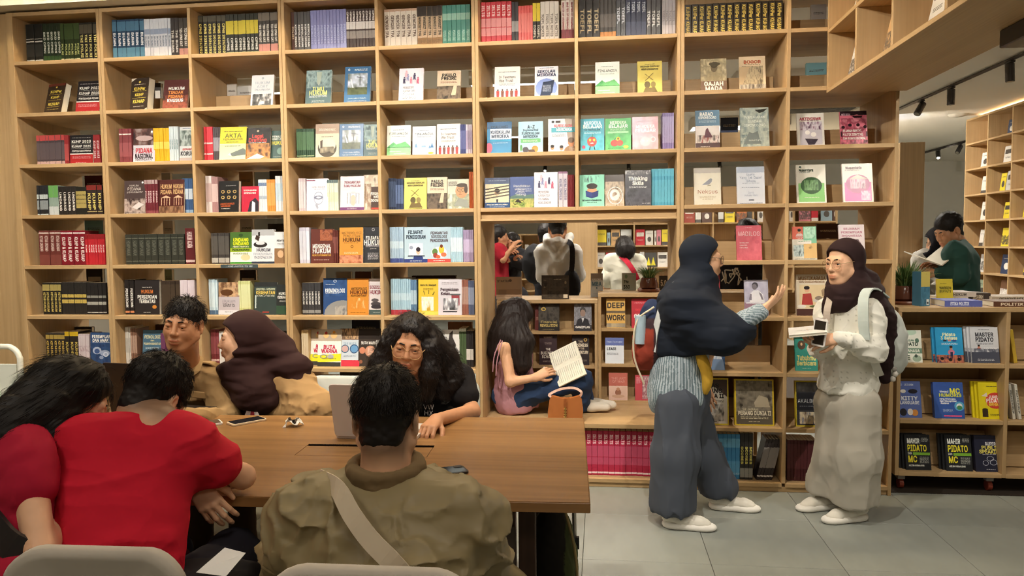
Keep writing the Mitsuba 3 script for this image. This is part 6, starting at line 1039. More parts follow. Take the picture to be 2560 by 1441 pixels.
track('long black lighting track on the hall ceiling at right', (3.63, 2.2, tz), (3.63, 6.3, tz), [(q(2303, 256), (-.5, -.3, -.75), 'black track spotlight tilted left, nearest the bookcase edge', False), (q(2378, 222), (0, 0, -1), 'black track spotlight hanging straight, middle of three', False), (q(2525, 158), (.02, -.05, -1), 'black track spotlight hanging straight, nearest the frame edge', False)])
track('black lighting track farther back in the right hall', (5.95, 8.2, tz), (5.95, 10.6, tz), [(V(5.95, 9.55, tz), (-.2, -.6, -.7), 'small lit track spotlight far back in the right hall', True), (V(5.95, 8.75, tz), (-.5, -.4, -.7), 'small dark track spotlight far back above the tall bookcase', False)])
for i, y in enumerate((8.6, 10.4)):
    track('thin black ceiling track %s seen over the books' % ('nearer, ' if i == 0 else 'farther,'), (-4, y, tz), (4.4, y, tz), [(V(x, y, tz), (0, -.7, -.7), 'small track spotlight %s from left on the %s hall track' % (ORD[j+1], ('nearer', 'farther')[i]), lit) for j, (x, lit) in enumerate([(-1.1, True), (.55, False), (1.5, False), (2.3, False)])])
k = thing('spotlight', 'black spotlight box recessed under the overhead bookcase', 'lamp'); p_ = onZ(2552, 82, 2.33); m = MB(); m.box(p_[0]-.05, p_[0]+.06, p_[1]-.2, p_[1]+.06, 2.285, 2.357, lin('1c1a1a'), b=.004); m.put(k, 'plastic')
# ceiling fittings
k = thing('ceiling_vent', 'slatted air vent in the ceiling behind the ninth column', 'vent'); c = onZ(2045, 274, HALL); m = MB(); m.box(c[0]-.45, c[0]+.45, c[1]-.18, c[1]+.18, HALL-.012, HALL-.001, lin('b8b2a4')); m.put(part(k, 'frame'), 'paint')
for i in range(5): m = MB(); m.box(c[0]-.4, c[0]+.4, c[1]-.15+i*.06, c[1]-.12+i*.06, HALL-.02, HALL-.0125, lin('3a3834')); m.put(part(k, 'slat', 'dark slat' if i == 0 else None), 'plastic')
k = thing('ceiling_diffuser', 'round white ceiling diffuser behind the track', 'vent'); c = onZ(2395, 286, HALL); MB().lathe([(0, -.03), (.08, -.026), (.12, -.005), (.125, 0)], (c[0], c[1], HALL-.001), lin('c9c2b4'), 28).put(k, 'paint', smooth=True)
k = thing('smoke_detector', 'small round smoke detector on the right hall ceiling', 'detector'); c = onZ(2405, 408, HALL); MB().lathe([(0, -.05), (.05, -.045), (.06, -.01), (.065, 0)], (c[0], c[1], HALL-.001), lin('cfc8ba'), 20).put(k, 'paint', smooth=True)
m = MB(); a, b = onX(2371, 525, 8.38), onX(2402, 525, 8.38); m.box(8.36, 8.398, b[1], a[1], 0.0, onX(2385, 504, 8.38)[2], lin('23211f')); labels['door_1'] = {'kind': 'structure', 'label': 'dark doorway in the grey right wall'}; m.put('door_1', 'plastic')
m = MB(); a2, b2 = a[1]-.22*(a[1]-b[1]), b[1]+.02; m.box(8.352, 8.3595, b2, a2-.35*(a[1]-b[1]), 0.0, onX(2385, 517, 8.38)[2], lin('6a6c64')); m.put(part('door_1', 'leaf', 'grey door leaf'), 'plastic')
# warm cove strips: on the tall hall bookcase, and above the big bookcase
def strip(key, x, y, z, w, d, rot, power): scene[key] = {'type': 'rectangle', 'to_world': T().translate([x, y, z]).rotate(*rot).scale([w/2, d/2, 1]), 'emitter': {'type': 'area', 'radiance': {'type': 'rgb', 'value': [power, power*.8, power*.52]}}}
strip('cove_light', 5.0, 4.6, 3.075, .06, 2.6, ([1, 0, 0], 0), 40); strip('cove_light_001', 3.0, 7.2, 2.16, 3.0, .06, ([1, 0, 0], 0), 25); strip('cove_light_002', -1.4, -.30, CEIL-.02, 5.2, .08, ([1, 0, 0], 180), 60)
for k_, t_ in (('cove_light', 'warm light strip on top of the tall right bookcase'), ('cove_light_001', 'warm light strip on top of the far long bookcase'), ('cove_light_002', 'warm light strip in the ceiling edge over the big bookcase')): labels[k_] = {'label': t_, 'category': 'lamp'}
for i in range(5): labels['reading_fill_%d' % i] = {'label': 'added unseen square fill light over the reading area, %s' % ('front left', 'front middle', 'front right', 'rear left', 'rear right')[i], 'category': 'lamp', 'group': 'reading area fill lights'}
for i in range(7): labels['hall_lamp_%d' % i] = {'label': 'long white hall ceiling lamp behind the bookcase, %s' % ('near left', 'near middle', 'near right', 'deep left', 'deep middle', 'added in right aisle', 'right aisle far end, added')[i], 'category': 'lamp', 'group': 'hall ceiling lamps'}
# label strip on the shelf edge
k = thing('shelf_sign', 'dark green strip with white script on the shelf edge, third column', 'sign'); a, b = onY(552, 665, 0)[0], onY(645, 665, 0)[0]; M = frame(((a+b)/2, -.0025, zrow(5)-.012), (1, 0, 0), (0, 0, 1), (0, -1, 0)); m = MB(); m.box(-(b-a)/2, (b-a)/2, -.012, .011, -.002, 0, lin('3f4c50'), M); text(m, '...And Justice for All', 0, 0, .011, 'e0e6e8', M, w=(b-a)*.72, bold=False); m.put(k, 'gloss')
k = thing('acrylic_stand', 'empty clear acrylic book stand beside the blue book, eighth column', 'book stand'); a, b = onY(1850, 880, .1)[0], onY(1905, 880, .1)[0]; m = MB(); m.box(0, b-a, 0, .19, -.003, 0, M=stand_frame(a, .1, zrow(7)+.001, 12)); scene['acrylic'] = {'type': 'thindielectric', 'int_ior': 1.49}; m.put(k, 'acrylic', colored=False)
# ---------------------------------------------------------------- figures: distance fields of the limbs, meshed as one continuous surface per garment / body
class Sdf:
    def __init__(s): s.ops, s.lo, s.hi = [], np.full(3, 1e9), np.full(3, -1e9)
    def _grow(s, p, r): s.lo = np.minimum(s.lo, np.asarray(p)-r); s.hi = np.maximum(s.hi, np.asarray(p)+r)
    def cap(s, a, b, ra, rb=None, k=0.02):
        rb = ra if rb is None else rb; a, b = np.asarray(a, float), np.asarray(b, float)
        s.ops.append(('c', a, b, ra, rb, k)); s._grow(a, ra); s._grow(b, rb); return s
    def chain(s, pts, rs, k=0.02):
        rs = np.broadcast_to(rs, (len(pts),))
        for i in range(len(pts)-1): s.cap(pts[i], pts[i+1], rs[i], rs[i+1], k)
        return s
    def ell(s, c, r, R=None, k=0.02, sub=False):
        c, r = np.asarray(c, float), np.asarray(r, float); s.ops.append(('s' if sub else 'e', c, r, np.eye(3) if R is None else R, 0, k))
        if not sub: s._grow(c, r.max())
        return s
    def plane(s, p, n, k=0.004): s.ops.append(('p', np.asarray(p, float), unit(n), 0, 0, k)); return s   # keeps the side that n points away from
    def add(s, o, k=0.01): s.ops.append(('g', o, 0, 0, 0, k)); s.lo = np.minimum(s.lo, o.lo); s.hi = np.maximum(s.hi, o.hi); return s
    def __call__(s, Q):
        d = np.full(len(Q), 1e3)
        for t, a, b, ra, rb, k in s.ops:
            if t == 'c':
                ab = b-a; h = np.clip((Q-a) @ ab/(ab @ ab+1e-12), 0, 1); e = np.linalg.norm(Q-a-h[:, None]*ab, axis=1)-(ra+(rb-ra)*h)
            elif t in 'es':
                q = (Q-a) @ ra; k0 = np.linalg.norm(q/b, axis=1); k1 = np.linalg.norm(q/(b*b), axis=1)+1e-9; e = k0*(k0-1)/k1
            elif t == 'p': e = (Q-a) @ b
            else: e = a(Q)
            if t in 'sp':
                e = -e if t == 's' else e
                h = np.maximum(k-np.abs(d-e), 0)/k; d = np.maximum(d, e)+h*h*k*0.25
            else:
                h = np.maximum(k-np.abs(d-e), 0)/k; d = np.minimum(d, e)-h*h*k*0.25
        return d
def surface(f, res, lo, hi, disp=None, amp=0.0):
    """surface nets on the narrow band round f = 0 within the box"""
    lo, hi = np.asarray(lo, float), np.asarray(hi, float); n = np.maximum(np.ceil((hi-lo)/(4*res)).astype(int), 1)
    g = [lo[i]+(np.arange(n[i])*4+1.5)*res for i in range(3)]
    Q = np.stack(np.meshgrid(*g, indexing='ij'), -1).reshape(-1, 3)
    dc = f(Q).reshape(n); act = np.abs(dc) < 6.8*res+amp
    D = np.repeat(np.repeat(np.repeat(np.where(dc < 0, -1.0, 1.0), 4, 0), 4, 1), 4, 2)
    A = np.repeat(np.repeat(np.repeat(act, 4, 0), 4, 1), 4, 2); idx = np.argwhere(A)
    Q = lo+idx*res; d = f(Q)
    if disp is not None: d = d+disp(Q)
    D[A] = d; N = np.array(D.shape); s = D < 0
    cid = lambda i: (i[:, 0]*N[1]+i[:, 1])*N[2]+i[:, 2]
    acc, cnt, quads = [], [], []
    E3 = np.eye(3, dtype=int)
    for ax in range(3):
        e = E3[ax]; sl0 = tuple(slice(0, -1) if k == ax else slice(1, -1) for k in range(3)); sl1 = tuple(slice(1, None) if k == ax else slice(1, -1) for k in range(3))
        m = np.argwhere(s[sl0] != s[sl1])
        if len(m) == 0: continue
        m = m+(1-e); d0 = D[tuple(m.T)]; d1 = D[tuple((m+e).T)]; t = d0/(d0-d1); pos = m+t[:, None]*e
        o1, o2 = E3[(ax+1) % 3], E3[(ax+2) % 3]; cells = [m, m-o1, m-o1-o2, m-o2]
        c4 = np.stack([cid(c) for c in cells], 1); acc.append(np.repeat(pos, 4, 0)); cnt.append(c4.ravel())
        c4[d0 > 0] = c4[d0 > 0][:, ::-1]; quads.append(c4)
    if not quads: return np.zeros((0, 3)), np.zeros((0, 4), int)
    quads = np.vstack(quads); u, inv = np.unique(np.concatenate(cnt), return_inverse=True); pos = np.vstack(acc)
    c = np.bincount(inv); v = np.stack([np.bincount(inv, pos[:, k])/c for k in range(3)], 1)
    return lo+v*res, np.searchsorted(u, quads)
def tri(q): return np.vstack([q[:, [0, 1, 2]], q[:, [0, 2, 3]]]) if q.shape[1] == 4 else q
def mesh_sdf(f, res, disp=None, amp=0.0, fine=(), pad=0.03):
    """f meshed at res, and finer inside the boxes fine = [(lo, hi, res)]"""
    v, q = surface(f, res, f.lo-pad-amp, f.hi+pad+amp, disp, amp); q = tri(q); parts = [(v, q)]
    for lo, hi, r in fine:
        lo, hi = np.asarray(lo), np.asarray(hi); ins = np.all((v > lo+res*0.9) & (v < hi-res*0.9), 1); parts[0] = (v, parts[0][1][~ins[parts[0][1]].all(1)])
        a, b = surface(f, r, lo, hi, disp, amp); parts.append((a, tri(b)))
    V_, F_, n = [], [], 0
    for a, b in parts: V_.append(a); F_.append(b+n); n += len(a)
    return np.vstack(V_), np.vstack(F_)
def wrinkle(amp, freq=9.0, seed=0, stretch=(1, 1, 1)):
    st = np.asarray(stretch, float)
    def fn(Q):
        n = meshkit.fbm(Q*freq*st, 3, seed); return amp*(1-3.2*np.abs(2*n-1))*0.9+amp*0.7*(meshkit.noise(Q*freq*0.6*st, seed+5)-0.5)
    return fn
def crease(levels):
    """cloth folds: narrow grooves along the zero lines of noise, levels = [(frequency, depth, seed, stretch)]"""
    def fn(Q):
        o = np.zeros(len(Q))
        for fr, a, sd, st in levels: n = meshkit.fbm(Q*fr*np.asarray(st, float), 2, sd); o += a*.3-a*np.exp(-np.abs(2*n-1)/.16)
        return o
    return fn
def axes(az, pitch=0.0, roll=0.0):
    """columns right, forward, up; az 0 = +x, 90 = away from the camera; pitch > 0 looks down; roll > 0 tips to the figure's right"""
    a, p, r = map(math.radians, (az, pitch, roll))
    f = V(math.cos(a)*math.cos(p), math.sin(a)*math.cos(p), -math.sin(p)); rt = V(math.sin(a), -math.cos(a), 0); u = np.cross(rt, f)
    return np.stack([rt*math.cos(r)-u*math.sin(r), f, u*math.cos(r)+rt*math.sin(r)], 1)
SKIN = {'tan': 'b5825f', 'fair': 'd3a685', 'light': 'c99a78', 'brown': '9c6a4a'}
class Figure:
    def __init__(s, label, skin='tan', scale=1.0, group=None):
        s.key = thing('person', label, 'person', group); s.body, s.skin, s.sc, s.fine, s.lips, s.tint = Sdf(), lin(SKIN[skin]), scale, [], [], []
    def head(s, c, az, pitch=0, roll=0, lids=0.0, neck=None, res=0.0036, mouth=0.0, female=False):
        s.c, s.R = np.asarray(c, float), axes(az, pitch, roll); L = s.loc; b, k, R = s.body, s.sc, s.R
        def e(p, r, kk=0.02, sub=False): b.ell(L(*p), np.array(r)*k, R, kk, sub)
        e((0, -.014, .035), (.074, .093, .086)); e((0, .03, -.03), (.06, .06, .078), .03)
        b.cap(L(-.016, .068, -.098), L(.016, .068, -.098), .019*k, k=.03)
        for x in (-1, 1):
            e((x*.036, .058, -.024), (.026, .027, .034), .03)
            b.cap(L(x*.058, .012, -.05), L(x*.03, .05, -.085), .022*k, .018*k, .03)
        b.cap(L(-.04, .078, .027), L(.04, .078, .027), .009*k, k=.02)
        for x in (-1, 1): e((x*.032, .1, .007), (.017, .018, .012), .018, True)
        b.cap(L(0, .088, .018), L(0, .106, -.022), .0075*k, .0105*k, .012); e((0, .104, -.026), (.011, .011, .009), .008)
        for x in (-1, 1): e((x*.0115, .095, -.029), (.0085, .010, .0075), .007)
        for x in (-1, 1):
            b.ell(L(x*.032, .0795, .0145-lids*.004), np.array((.0165, .0125, .0085+lids*.003))*k, R, .004); b.ell(L(x*.032, .0785, -.004), np.array((.016, .012, .006))*k, R, .004)
        up, lo = (L(0, .0945, -.0570), np.array((.022, .011, .0058))*k), (L(0, .093, -.0685-mouth*.006), np.array((.019, .011, .0068))*k)
        e((0, .084, -.061), (.026, .018, .018), .02)
        for c_, r in (up, lo): b.ell(c_, r, R, .004); s.lips.append((c_, r*1.12))
        for x in (-1, 1):
            Re = R @ axes(90+x*-18, 0, 0); b.ell(L(x*.079, -.008, -.002), np.array((.008, .019, .031))*k, R, .008); b.ell(L(x*.084, -.004, .002), np.array((.006, .009, .017))*k, R, .004, True); b.ell(L(x*.078, -.003, -.03), np.array((.007, .009, .009))*k, R, .008)
        n1 = L(0, -.03, -.06); s.neckbase = np.asarray(neck, float) if neck is not None else L(0, -.045, -.17)
        b.cap(n1, s.neckbase, .052*k, .058*k, .03); b.cap(L(0, .0, -.08), s.neckbase+0.02*R[:, 1], .04*k, .05*k, .03)
        s.fine.append((s.c-.158*k, s.c+.158*k, res)); s.lids = lids; s.female = female
        eyes = MB(); sp = trimesh.creation.icosphere(2, 0.0122*k)
        for x in (-1, 1):
            eyes.mesh(trimesh.Trimesh(sp.vertices+L(x*.032, .0765, .0065), sp.faces), lin('d8d2c8')); i = trimesh.creation.icosphere(2, 0.0068*k)
            eyes.mesh(trimesh.Trimesh(i.vertices+L(x*.032, .0835, .0065-.0035*lids), i.faces), lin('1c120e'))
        eyes.put(part(s.key, 'eyes', 'brown eyes'), 'plastic', smooth=True)
        br = MB()
        for x in (-1, 1): br.tube([L(x*.013, .0905, .0265), L(x*.03, .0895, .031), L(x*.05, .072, .027)], [.0026*k, .0034*k, .0014*k], lin('1a1310'), 6)
        br.put(part(s.key, 'eyebrows', 'dark eyebrows'), 'hair', smooth=True)
        return s
    def loc(s, x, y, z): return s.c+s.R @ (np.array((x, y, z))*s.sc)
    def torso(s, f, J, inf=0.0, k=0.05, w=1.0):
        """chest, waist and pelvis between J['shL'], J['shR'] and J['pel']"""
        sl, sr, pel = J['shL'], J['shR'], J['pel']; top = (sl+sr)/2; rt = unit(sr-sl); up = unit(top-pel); fw = unit(np.cross(up, rt)); rt = np.cross(fw, up); R = np.stack([rt, fw, up], 1); h = np.linalg.norm(top-pel); half = np.linalg.norm(sr-sl)/2
        f.cap(sl, sr, .055+inf, k=k); f.ell(top-up*h*.22, (half*.98*w+inf, .1+inf, h*.34+inf), R, k); f.ell(top-up*h*.58, (half*.80*w+inf, .098+inf, h*.34+inf), R, k); f.ell(pel, (half*.88*w+inf, .11+inf, .13+inf), R, k)
        if not inf: f.cap(top-up*.02, s.neckbase, .06, .055, .04)
        return R
    def limbs(s, J, hands=True):
        b = s.body
        for a in 'LR':
            if 'el'+a in J: b.chain([J['sh'+a], J['el'+a], J['wr'+a]], [.045*s.sc, .036*s.sc, .025*s.sc], .02)
            if 'kn'+a in J: b.chain([J['hip'+a], J['kn'+a], J['an'+a]], [.075*s.sc, .052*s.sc, .036*s.sc], .03)
    def hand(s, wrist, d, back, thumb, curl=25, k=1.0, res=0.0034, spread=5, tcurl=20):
        """palm and five fingers from the wrist along d; back: normal of the hand's back; thumb: +1 or -1, the side it leaves on"""
        g = Sdf(); d = unit(d); n = unit(np.asarray(back, float)-d*(np.asarray(back) @ d)); t = np.cross(n, d)*thumb; w = np.asarray(wrist, float); k = k*s.sc
        def pt(a, b_, c_): return w+(d*a+t*b_+n*c_)*k
        bases = [(.088, .027, 0), (.092, .008, .003), (.088, -.011, .001), (.080, -.028, -.003)]
        for bb in bases: g.cap(pt(0, bb[1]*.55, 0), pt(*bb), .0155*k, .0105*k, .014)
        lens = [(.042, .026, .02), (.047, .03, .021), (.043, .027, .02), (.034, .02, .018)]
        for i, (bb, ll) in enumerate(zip(bases, lens)):
            p = pt(*bb); dd, nn = d*1.0, n*1.0; sp = math.radians((1.5-i)*spread); dd = dd*math.cos(sp)+t*math.sin(sp); f = Sdf(); r = [.0096, .0086, .0078, .0066][0:4]; sc = .86 if i == 3 else 1
            for j in range(3):
                a = math.radians(curl*(1, 1.15, .8)[j]+i*1.5); dd, nn = dd*math.cos(a)-nn*math.sin(a), nn*math.cos(a)+dd*math.sin(a); q = p+dd*ll[j]*k; f.cap(p, q, r[j]*k*sc, r[j+1]*k*sc, .003); p = q
            g.add(f, .004)
        th = Sdf(); p0 = pt(.022, .02, -.006); a = math.radians(38); d1 = unit(d*math.cos(a)+t*math.sin(a)-n*.35); p1 = p0+d1*.042*k; b_ = math.radians(tcurl); d2 = unit(d*math.cos(a-b_)+t*math.sin(a-b_)-n*.5); p2 = p1+d2*.032*k; d3 = unit(d2-t*.25+d*.1); p3 = p2+d3*.026*k
        th.cap(pt(.012, .008, -.004), p1, .0165*k, .0115*k, .01); th.cap(p1, p2, .0112*k, .0098*k, .004); th.cap(p2, p3, .0098*k, .0074*k, .004); g.add(th, .008)
        s.body.add(g, .014); s.fine.append((g.lo-.006, g.hi+.006, res)); return g
    def finish(s, res=0.011):
        v, f = mesh_sdf(s.body, res, fine=s.fine); c = np.repeat(s.skin[None], len(v), 0); Rk = getattr(s, 'R', np.eye(3))
        m = meshkit.fbm(v*40, 2, 3)[:, None]; c = c*(0.94+0.12*m)
        if hasattr(s, 'stub'):
            q = (v-s.c) @ Rk; t = np.clip((s.stub-np.abs(q[:, 2]+.045))/.05, 0, 1)*np.clip((-.0-q[:, 1])/.03, 0, 1); t = (t*.72)[:, None]; c = c*(1-t)+t*lin('241a16')
        for cc, r in s.lips:
            q = (v-cc) @ Rk; m = np.linalg.norm(q/r, axis=1); t = np.clip((1.12-m)/0.2, 0, 1)[:, None]; c = c*(1-t)+t*(s.skin*np.array([.86, .58, .56]))
        if hasattr(s, 'c'):
            for x in (-1, 1):
                q = (v-s.loc(x*.04, .08, -.022)); t = np.exp(-(q**2).sum(1)/.022**2)[:, None]*.25; c = c*(1-t)+t*c*np.array([1.06, .86, .84])
        scene[part(s.key, 'body')] = cply((v, f), 'skin', True, c, shade=True)
    def garment(s, name, f, col, res=0.009, disp=None, amp=0.0, bsdf='cloth', label=None, fine=(), parent=None, color_fn=None):
        v, q = mesh_sdf(f, res, disp, amp, fine)
        k = part(parent or s.key, name, label)
        if color_fn is not None: scene[k] = cply((v, q), bsdf, True, color_fn(v), shade=True)
        else: scene[k] = cply((v, q), bsdf, True, np.repeat(lin(col)[None], len(v), 0))
        return k, v, q
    def short_hair(s, col='14100e', res=0.0045, top=.022, strands=1500, seed=1, length=.02, fringe=.0, nape=-.05, spiky=.35, width=.0008, sides=.006, flow=None):
        L, R, k = s.loc, s.R, s.sc; f = Sdf()
        f.ell(L(0, -.018, .04+top*.5), np.array((.076+sides, .097+sides, .084+top*.75))*k, R, .02)
        f.ell(L(0, -.042, -.045), np.array((.052+sides*.3, .045+sides*.3, .052))*k, R, .03)
        f.ell(L(0, .135, -.02+fringe), np.array((.082, .085, .098))*k, R, .012, True)
        f.ell(L(0, .05, -.075), np.array((.12, .085, .075))*k, R, .015, True)
        f.ell(L(0, -.05, -.135+(.05+nape)), np.array((.14, .14, .06))*k, R, .015, True)
        for x in (-1, 1): f.ell(L(x*.09, .004, -.012), np.array((.026, .03, .046))*k, R, .01, True)
        kk, v, q = s.garment('hair', f, col, res, lambda Q: .004*(meshkit.fbm(Q*70, 2, seed)-.5)*2, .004, 'hair', 'short black hair')
        s.strands(kk, v, q, strands, length, col, seed, spiky, width, flow, zmin=.012)
    def strands(s, key, v, q, n, length, col, seed, spiky=.6, width=.0009, flow=None, jit=.13, zmin=None):
        """loose tufts on the hair's surface"""
        m = trimesh.Trimesh(v, q, process=False); r = np.random.default_rng(seed); p, fi = trimesh.sample.sample_surface(m, n, seed=seed); nn = m.face_normals[fi]
        if zmin is not None: ok = ((p-s.c) @ s.R)[:, 2] > zmin; p, nn = p[ok], nn[ok]; n = len(p)
        c0 = s.loc(0, -.045, .1)
        fl = (p-c0); fl = fl-nn*(fl*nn).sum(1)[:, None]; fl /= np.linalg.norm(fl, axis=1)[:, None]+1e-9
        if flow is not None: fl = fl*.4+(np.asarray(flow, float)-nn*(nn @ np.asarray(flow, float))[:, None])
        d = fl+nn*spiky*r.uniform(.3, 1.1, (n, 1))+r.normal(0, jit, (n, 3)); d /= np.linalg.norm(d, axis=1)[:, None]
        ln = length*r.uniform(.4, 1.1, (n, 1)); side = np.cross(d, nn); side /= np.linalg.norm(side, axis=1)[:, None]+1e-9
        b = p-nn*.002; mid = p+d*ln*.55+nn*.0015; tip = p+d*ln+fl*ln*.25-nn*ln*.12; w = width*r.uniform(.7, 1.5, (n, 1))
        Vv = np.stack([b-side*w, b+side*w, mid-side*w*.8, mid+side*w*.8, tip, mid+nn*w*1.2], 1).reshape(-1, 3); i = np.arange(n)[:, None]*6
        F_ = np.concatenate([i+np.array(x) for x in ([0, 1, 5], [1, 3, 5], [0, 5, 2], [2, 5, 4], [5, 3, 4], [0, 2, 1], [1, 2, 3], [2, 4, 3])])
        scene[part(key, 'tufts')] = cply((Vv, F_), 'hair', True, np.repeat(lin(col)[None], len(Vv), 0)); labels[part_last(key, 'tufts')] = {'kind': 'stuff', 'label': 'loose tufts of hair'}
    def glasses(s, r=.024, col='b89a78', thick=.0013, y=.102, z=.002, dx=.033):
        L, k = s.loc, s.sc; m = MB(); ln = MB(); th = np.linspace(0, 2*np.pi, 25)
        for x in (-1, 1):
            ring = [L(x*dx+r*math.cos(a), y-abs(r*math.cos(a))*.0-.10*max(0, x*r*math.cos(a)), z+r*.92*math.sin(a)) for a in th]; m.tube(ring, thick*k, lin(col), 6, False)
            c = L(x*dx, y, z); ln.add(np.vstack([[c], ring[:-1]]), [[0, i+1, (i+1) % 24+1] for i in range(24)])
            m.tube([L(x*(dx+r), y-.003, z+.006), L(x*.08, .04, .012), L(x*.084, -.01, .01), L(x*.08, -.03, -.012)], thick*k, lin(col), 6)
        m.tube([L(-dx+r, y, z+.004), L(0, y+.003, z+.009), L(dx-r, y, z+.004)], thick*k, lin(col), 6)
        kk = part(s.key, 'glasses', 'thin round-rimmed glasses'); m.put(kk, 'plastic', smooth=True); ln.put(part(kk, 'lens'), 'lens_glass', colored=False)
def part_last(parent, name):
    n = _cnt[parent+'__'+name]-1
    return parent+'__'+name if n == 0 else '%s__%s_%03d' % (parent, name, n)
def sleeve(f, J, a, r, long=True, inf=0.0, frac=.55):
    if long: f.chain([J['sh'+a], J['el'+a], J['wr'+a]], r, .03)
    else: f.cap(J['sh'+a], J['sh'+a]*(1-frac)+J['el'+a]*frac, r[0], r[1], .03)
    return f
bag_mesh()
def hijab(s, J, col, cape=.09, extra=None, res=0.007, amp=.007, freq=10, seed=2, stretch=(1, 1, .35), face=(.12, .1, .094), fc=(0, .098, -.013), chest=True, label='headscarf'):
    L, R, k = s.loc, s.R, s.sc; f = Sdf()
    f.ell(L(0, -.016, .03), np.array((.092, .117, .108))*k, R, .03); f.ell(L(0, .002, -.06), np.array((.084, .092, .085))*k, R, .05)
    f.cap(L(0, -.015, -.09), s.neckbase, .085*k, .1*k, .06)
    if chest:
        f.cap(J['shL']*.82+J['shR']*.18, J['shR']*.82+J['shL']*.18, cape, k=.06)
    if extra: extra(f)
    f.ell(L(*fc), np.array(face)*k, R, .012, True)
    return s.garment('headscarf', f, col, res, lambda Q, w=wrinkle(amp, freq, seed, stretch): w(Q)*np.clip((s.c[2]+.06-Q[:, 2])/.12, .12, 1), amp*1.4, 'cloth', label)
def shoe(s, heel, az, col='d8d4c8', ln=.25, label='white trainer', lift=0.0):
    a = math.radians(az); d = V(math.cos(a), math.sin(a), 0); t = V(-d[1], d[0], 0); h = np.asarray(heel, float); f = Sdf(); g = Sdf(); R = np.stack([t, d, V(0, 0, 1)], 1)
    f.chain([h+d*.035+V(0, 0, .06), h+d*.1+V(0, 0, .046), h+d*(ln-.07)+V(0, 0, .034), h+d*(ln-.04)+V(0, 0, .028)], [.034, .036, .034, .03], .02); f.cap(h+d*.045+V(0, 0, .07), h+d*.06+V(0, 0, .1), .034, .036, .02); f.plane(h+V(0, 0, .028), (0, 0, -1), .01)
    for x in (.07, .12, .17, .21): g.ell(h+d*(x*ln/.25)+V(0, 0, .018), (.044, .06, .024), R, .02)
    g.ell(h+d*.05*ln/.25+V(0, 0, .02), (.038, .05, .028), R, .02); g.plane(h+V(0, 0, .001), (0, 0, -1), .002); g.plane(h+V(0, 0, .036), (0, 0, 1), .004)
    k, _, _ = s.garment('shoe', f, col, .006, wrinkle(.002, 30, 4), .002, label=label); s.garment('sole', g, 'e2dfd6', .006, parent=k)
    m = MB()
    for i in range(4):
        c = h+d*(.09+.024*i)+V(0, 0, .084-.006*i); m.tube([c-t*.022, c+V(0, 0, .006), c+t*.022], .0028, lin('c9c4b8'), 5)
    m.put(part(k, 'laces'), 'cloth', smooth=True)
def ribbon(mb, pts, nrm, w, c, th=.002):
    pts = np.asarray(pts, float); nrm = np.broadcast_to(np.asarray(nrm, float), pts.shape); t = np.gradient(pts, axis=0); s_ = np.cross(t, nrm); s_ /= np.linalg.norm(s_, axis=1)[:, None]+1e-9; n = np.cross(s_, t); n /= np.linalg.norm(n, axis=1)[:, None]+1e-9
    m = len(pts); v = np.stack([pts-s_*w/2+n*th/2, pts+s_*w/2+n*th/2, pts+s_*w/2-n*th/2, pts-s_*w/2-n*th/2], 1).reshape(-1, 3); q = []
    for i in range(m-1):
        for j in range(4): q.append([i*4+j, i*4+(j+1) % 4, (i+1)*4+(j+1) % 4, (i+1)*4+j])
    q += [[0, 3, 2, 1], [(m-1)*4+x for x in (0, 1, 2, 3)]]
    mb.add(v, q, c)
def seated_legs(s, J, col, name='trousers', inf=.02, shoes='2a2624'):
    f = Sdf()
    for a in 'LR': f.chain([J['hip'+a], J['kn'+a], J['an'+a]], [.09+inf*.5, .068+inf*.5, .06], .03)
    f.ell(J['pel'], (.17, .14, .11), None, .06)
    s.garment(name, f, col, .013, wrinkle(.008, 9, 5), .008)
    for a in 'LR':
        d = J['an'+a]-J['kn'+a]; shoe(s, V(J['an'+a][0], J['an'+a][1]-.04, 0.0), J.get('az', 90), shoes, label=None)
def seat_joints(J, az, seat=.47):
    """hips, knees and ankles of somebody on a chair, facing az"""
    a = math.radians(az); d = V(math.cos(a), math.sin(a), 0); t = V(d[1], -d[0], 0); p = J['pel']; J['az'] = az
    for s_, a_ in ((-1, 'L'), (1, 'R')):
        J['hip'+a_] = p+t*s_*.09+V(0, 0, -.02); J['kn'+a_] = p+t*s_*.11+d*.42+V(0, 0, -.01); J['an'+a_] = V(*(p+t*s_*.11+d*.40)[:2], .09)
    return J
# ---- boy in the red T-shirt, from behind
s = Figure('person in a plain red t-shirt seen from behind, bent over the wooden table', 'fair')
J = dict(shL=P(212, 1128, -2.55), shR=P(472, 1128, -2.52), elR=onZ(607, 1192, .80), pel=V(*P(305, 1441, -2.80)[:2], .56))
J['wrR'] = onZ(425, 1125, .785); J['elL'] = P(350, 1290, -2.50); J['wrL'] = P(486, 1205, -2.47)
s.head(P(382, 1000, -2.43), 86, 44, 10, neck=P(396, 1068, -2.525), res=.0045); s.stub = .07; seat_joints(J, 95)
s.torso(s.body, J); s.limbs(J); s.hand(J['wrL'], P(545, 1288, -2.48)-J['wrL'], (.25, -.9, .35), 1, 22, res=.003); s.hand(J['wrR'], (-1, .3, -.05), (0, 0, 1), 1, 30); s.finish()
s.short_hair(top=.018, strands=2600, nape=-.055, length=.026, sides=.010)
f = Sdf(); s.torso(f, J, .016, .06, 1.02); f.cap(J['shL'], J['pel']*.5+J['shL']*.5, .075, .1, .08); sleeve(f, J, 'R', [.082, .074], False, frac=.5); sleeve(f, J, 'L', [.082, .078], False, frac=.6)
f.cap(P(228, 1106, -2.54), P(452, 1104, -2.50), .076, .076, .06); f.cap(P(330, 1100, -2.54), P(430, 1098, -2.52), .08, .078, .05); f.ell(P(512, 1135, -2.44), (.07, .07, .06), None, .05)
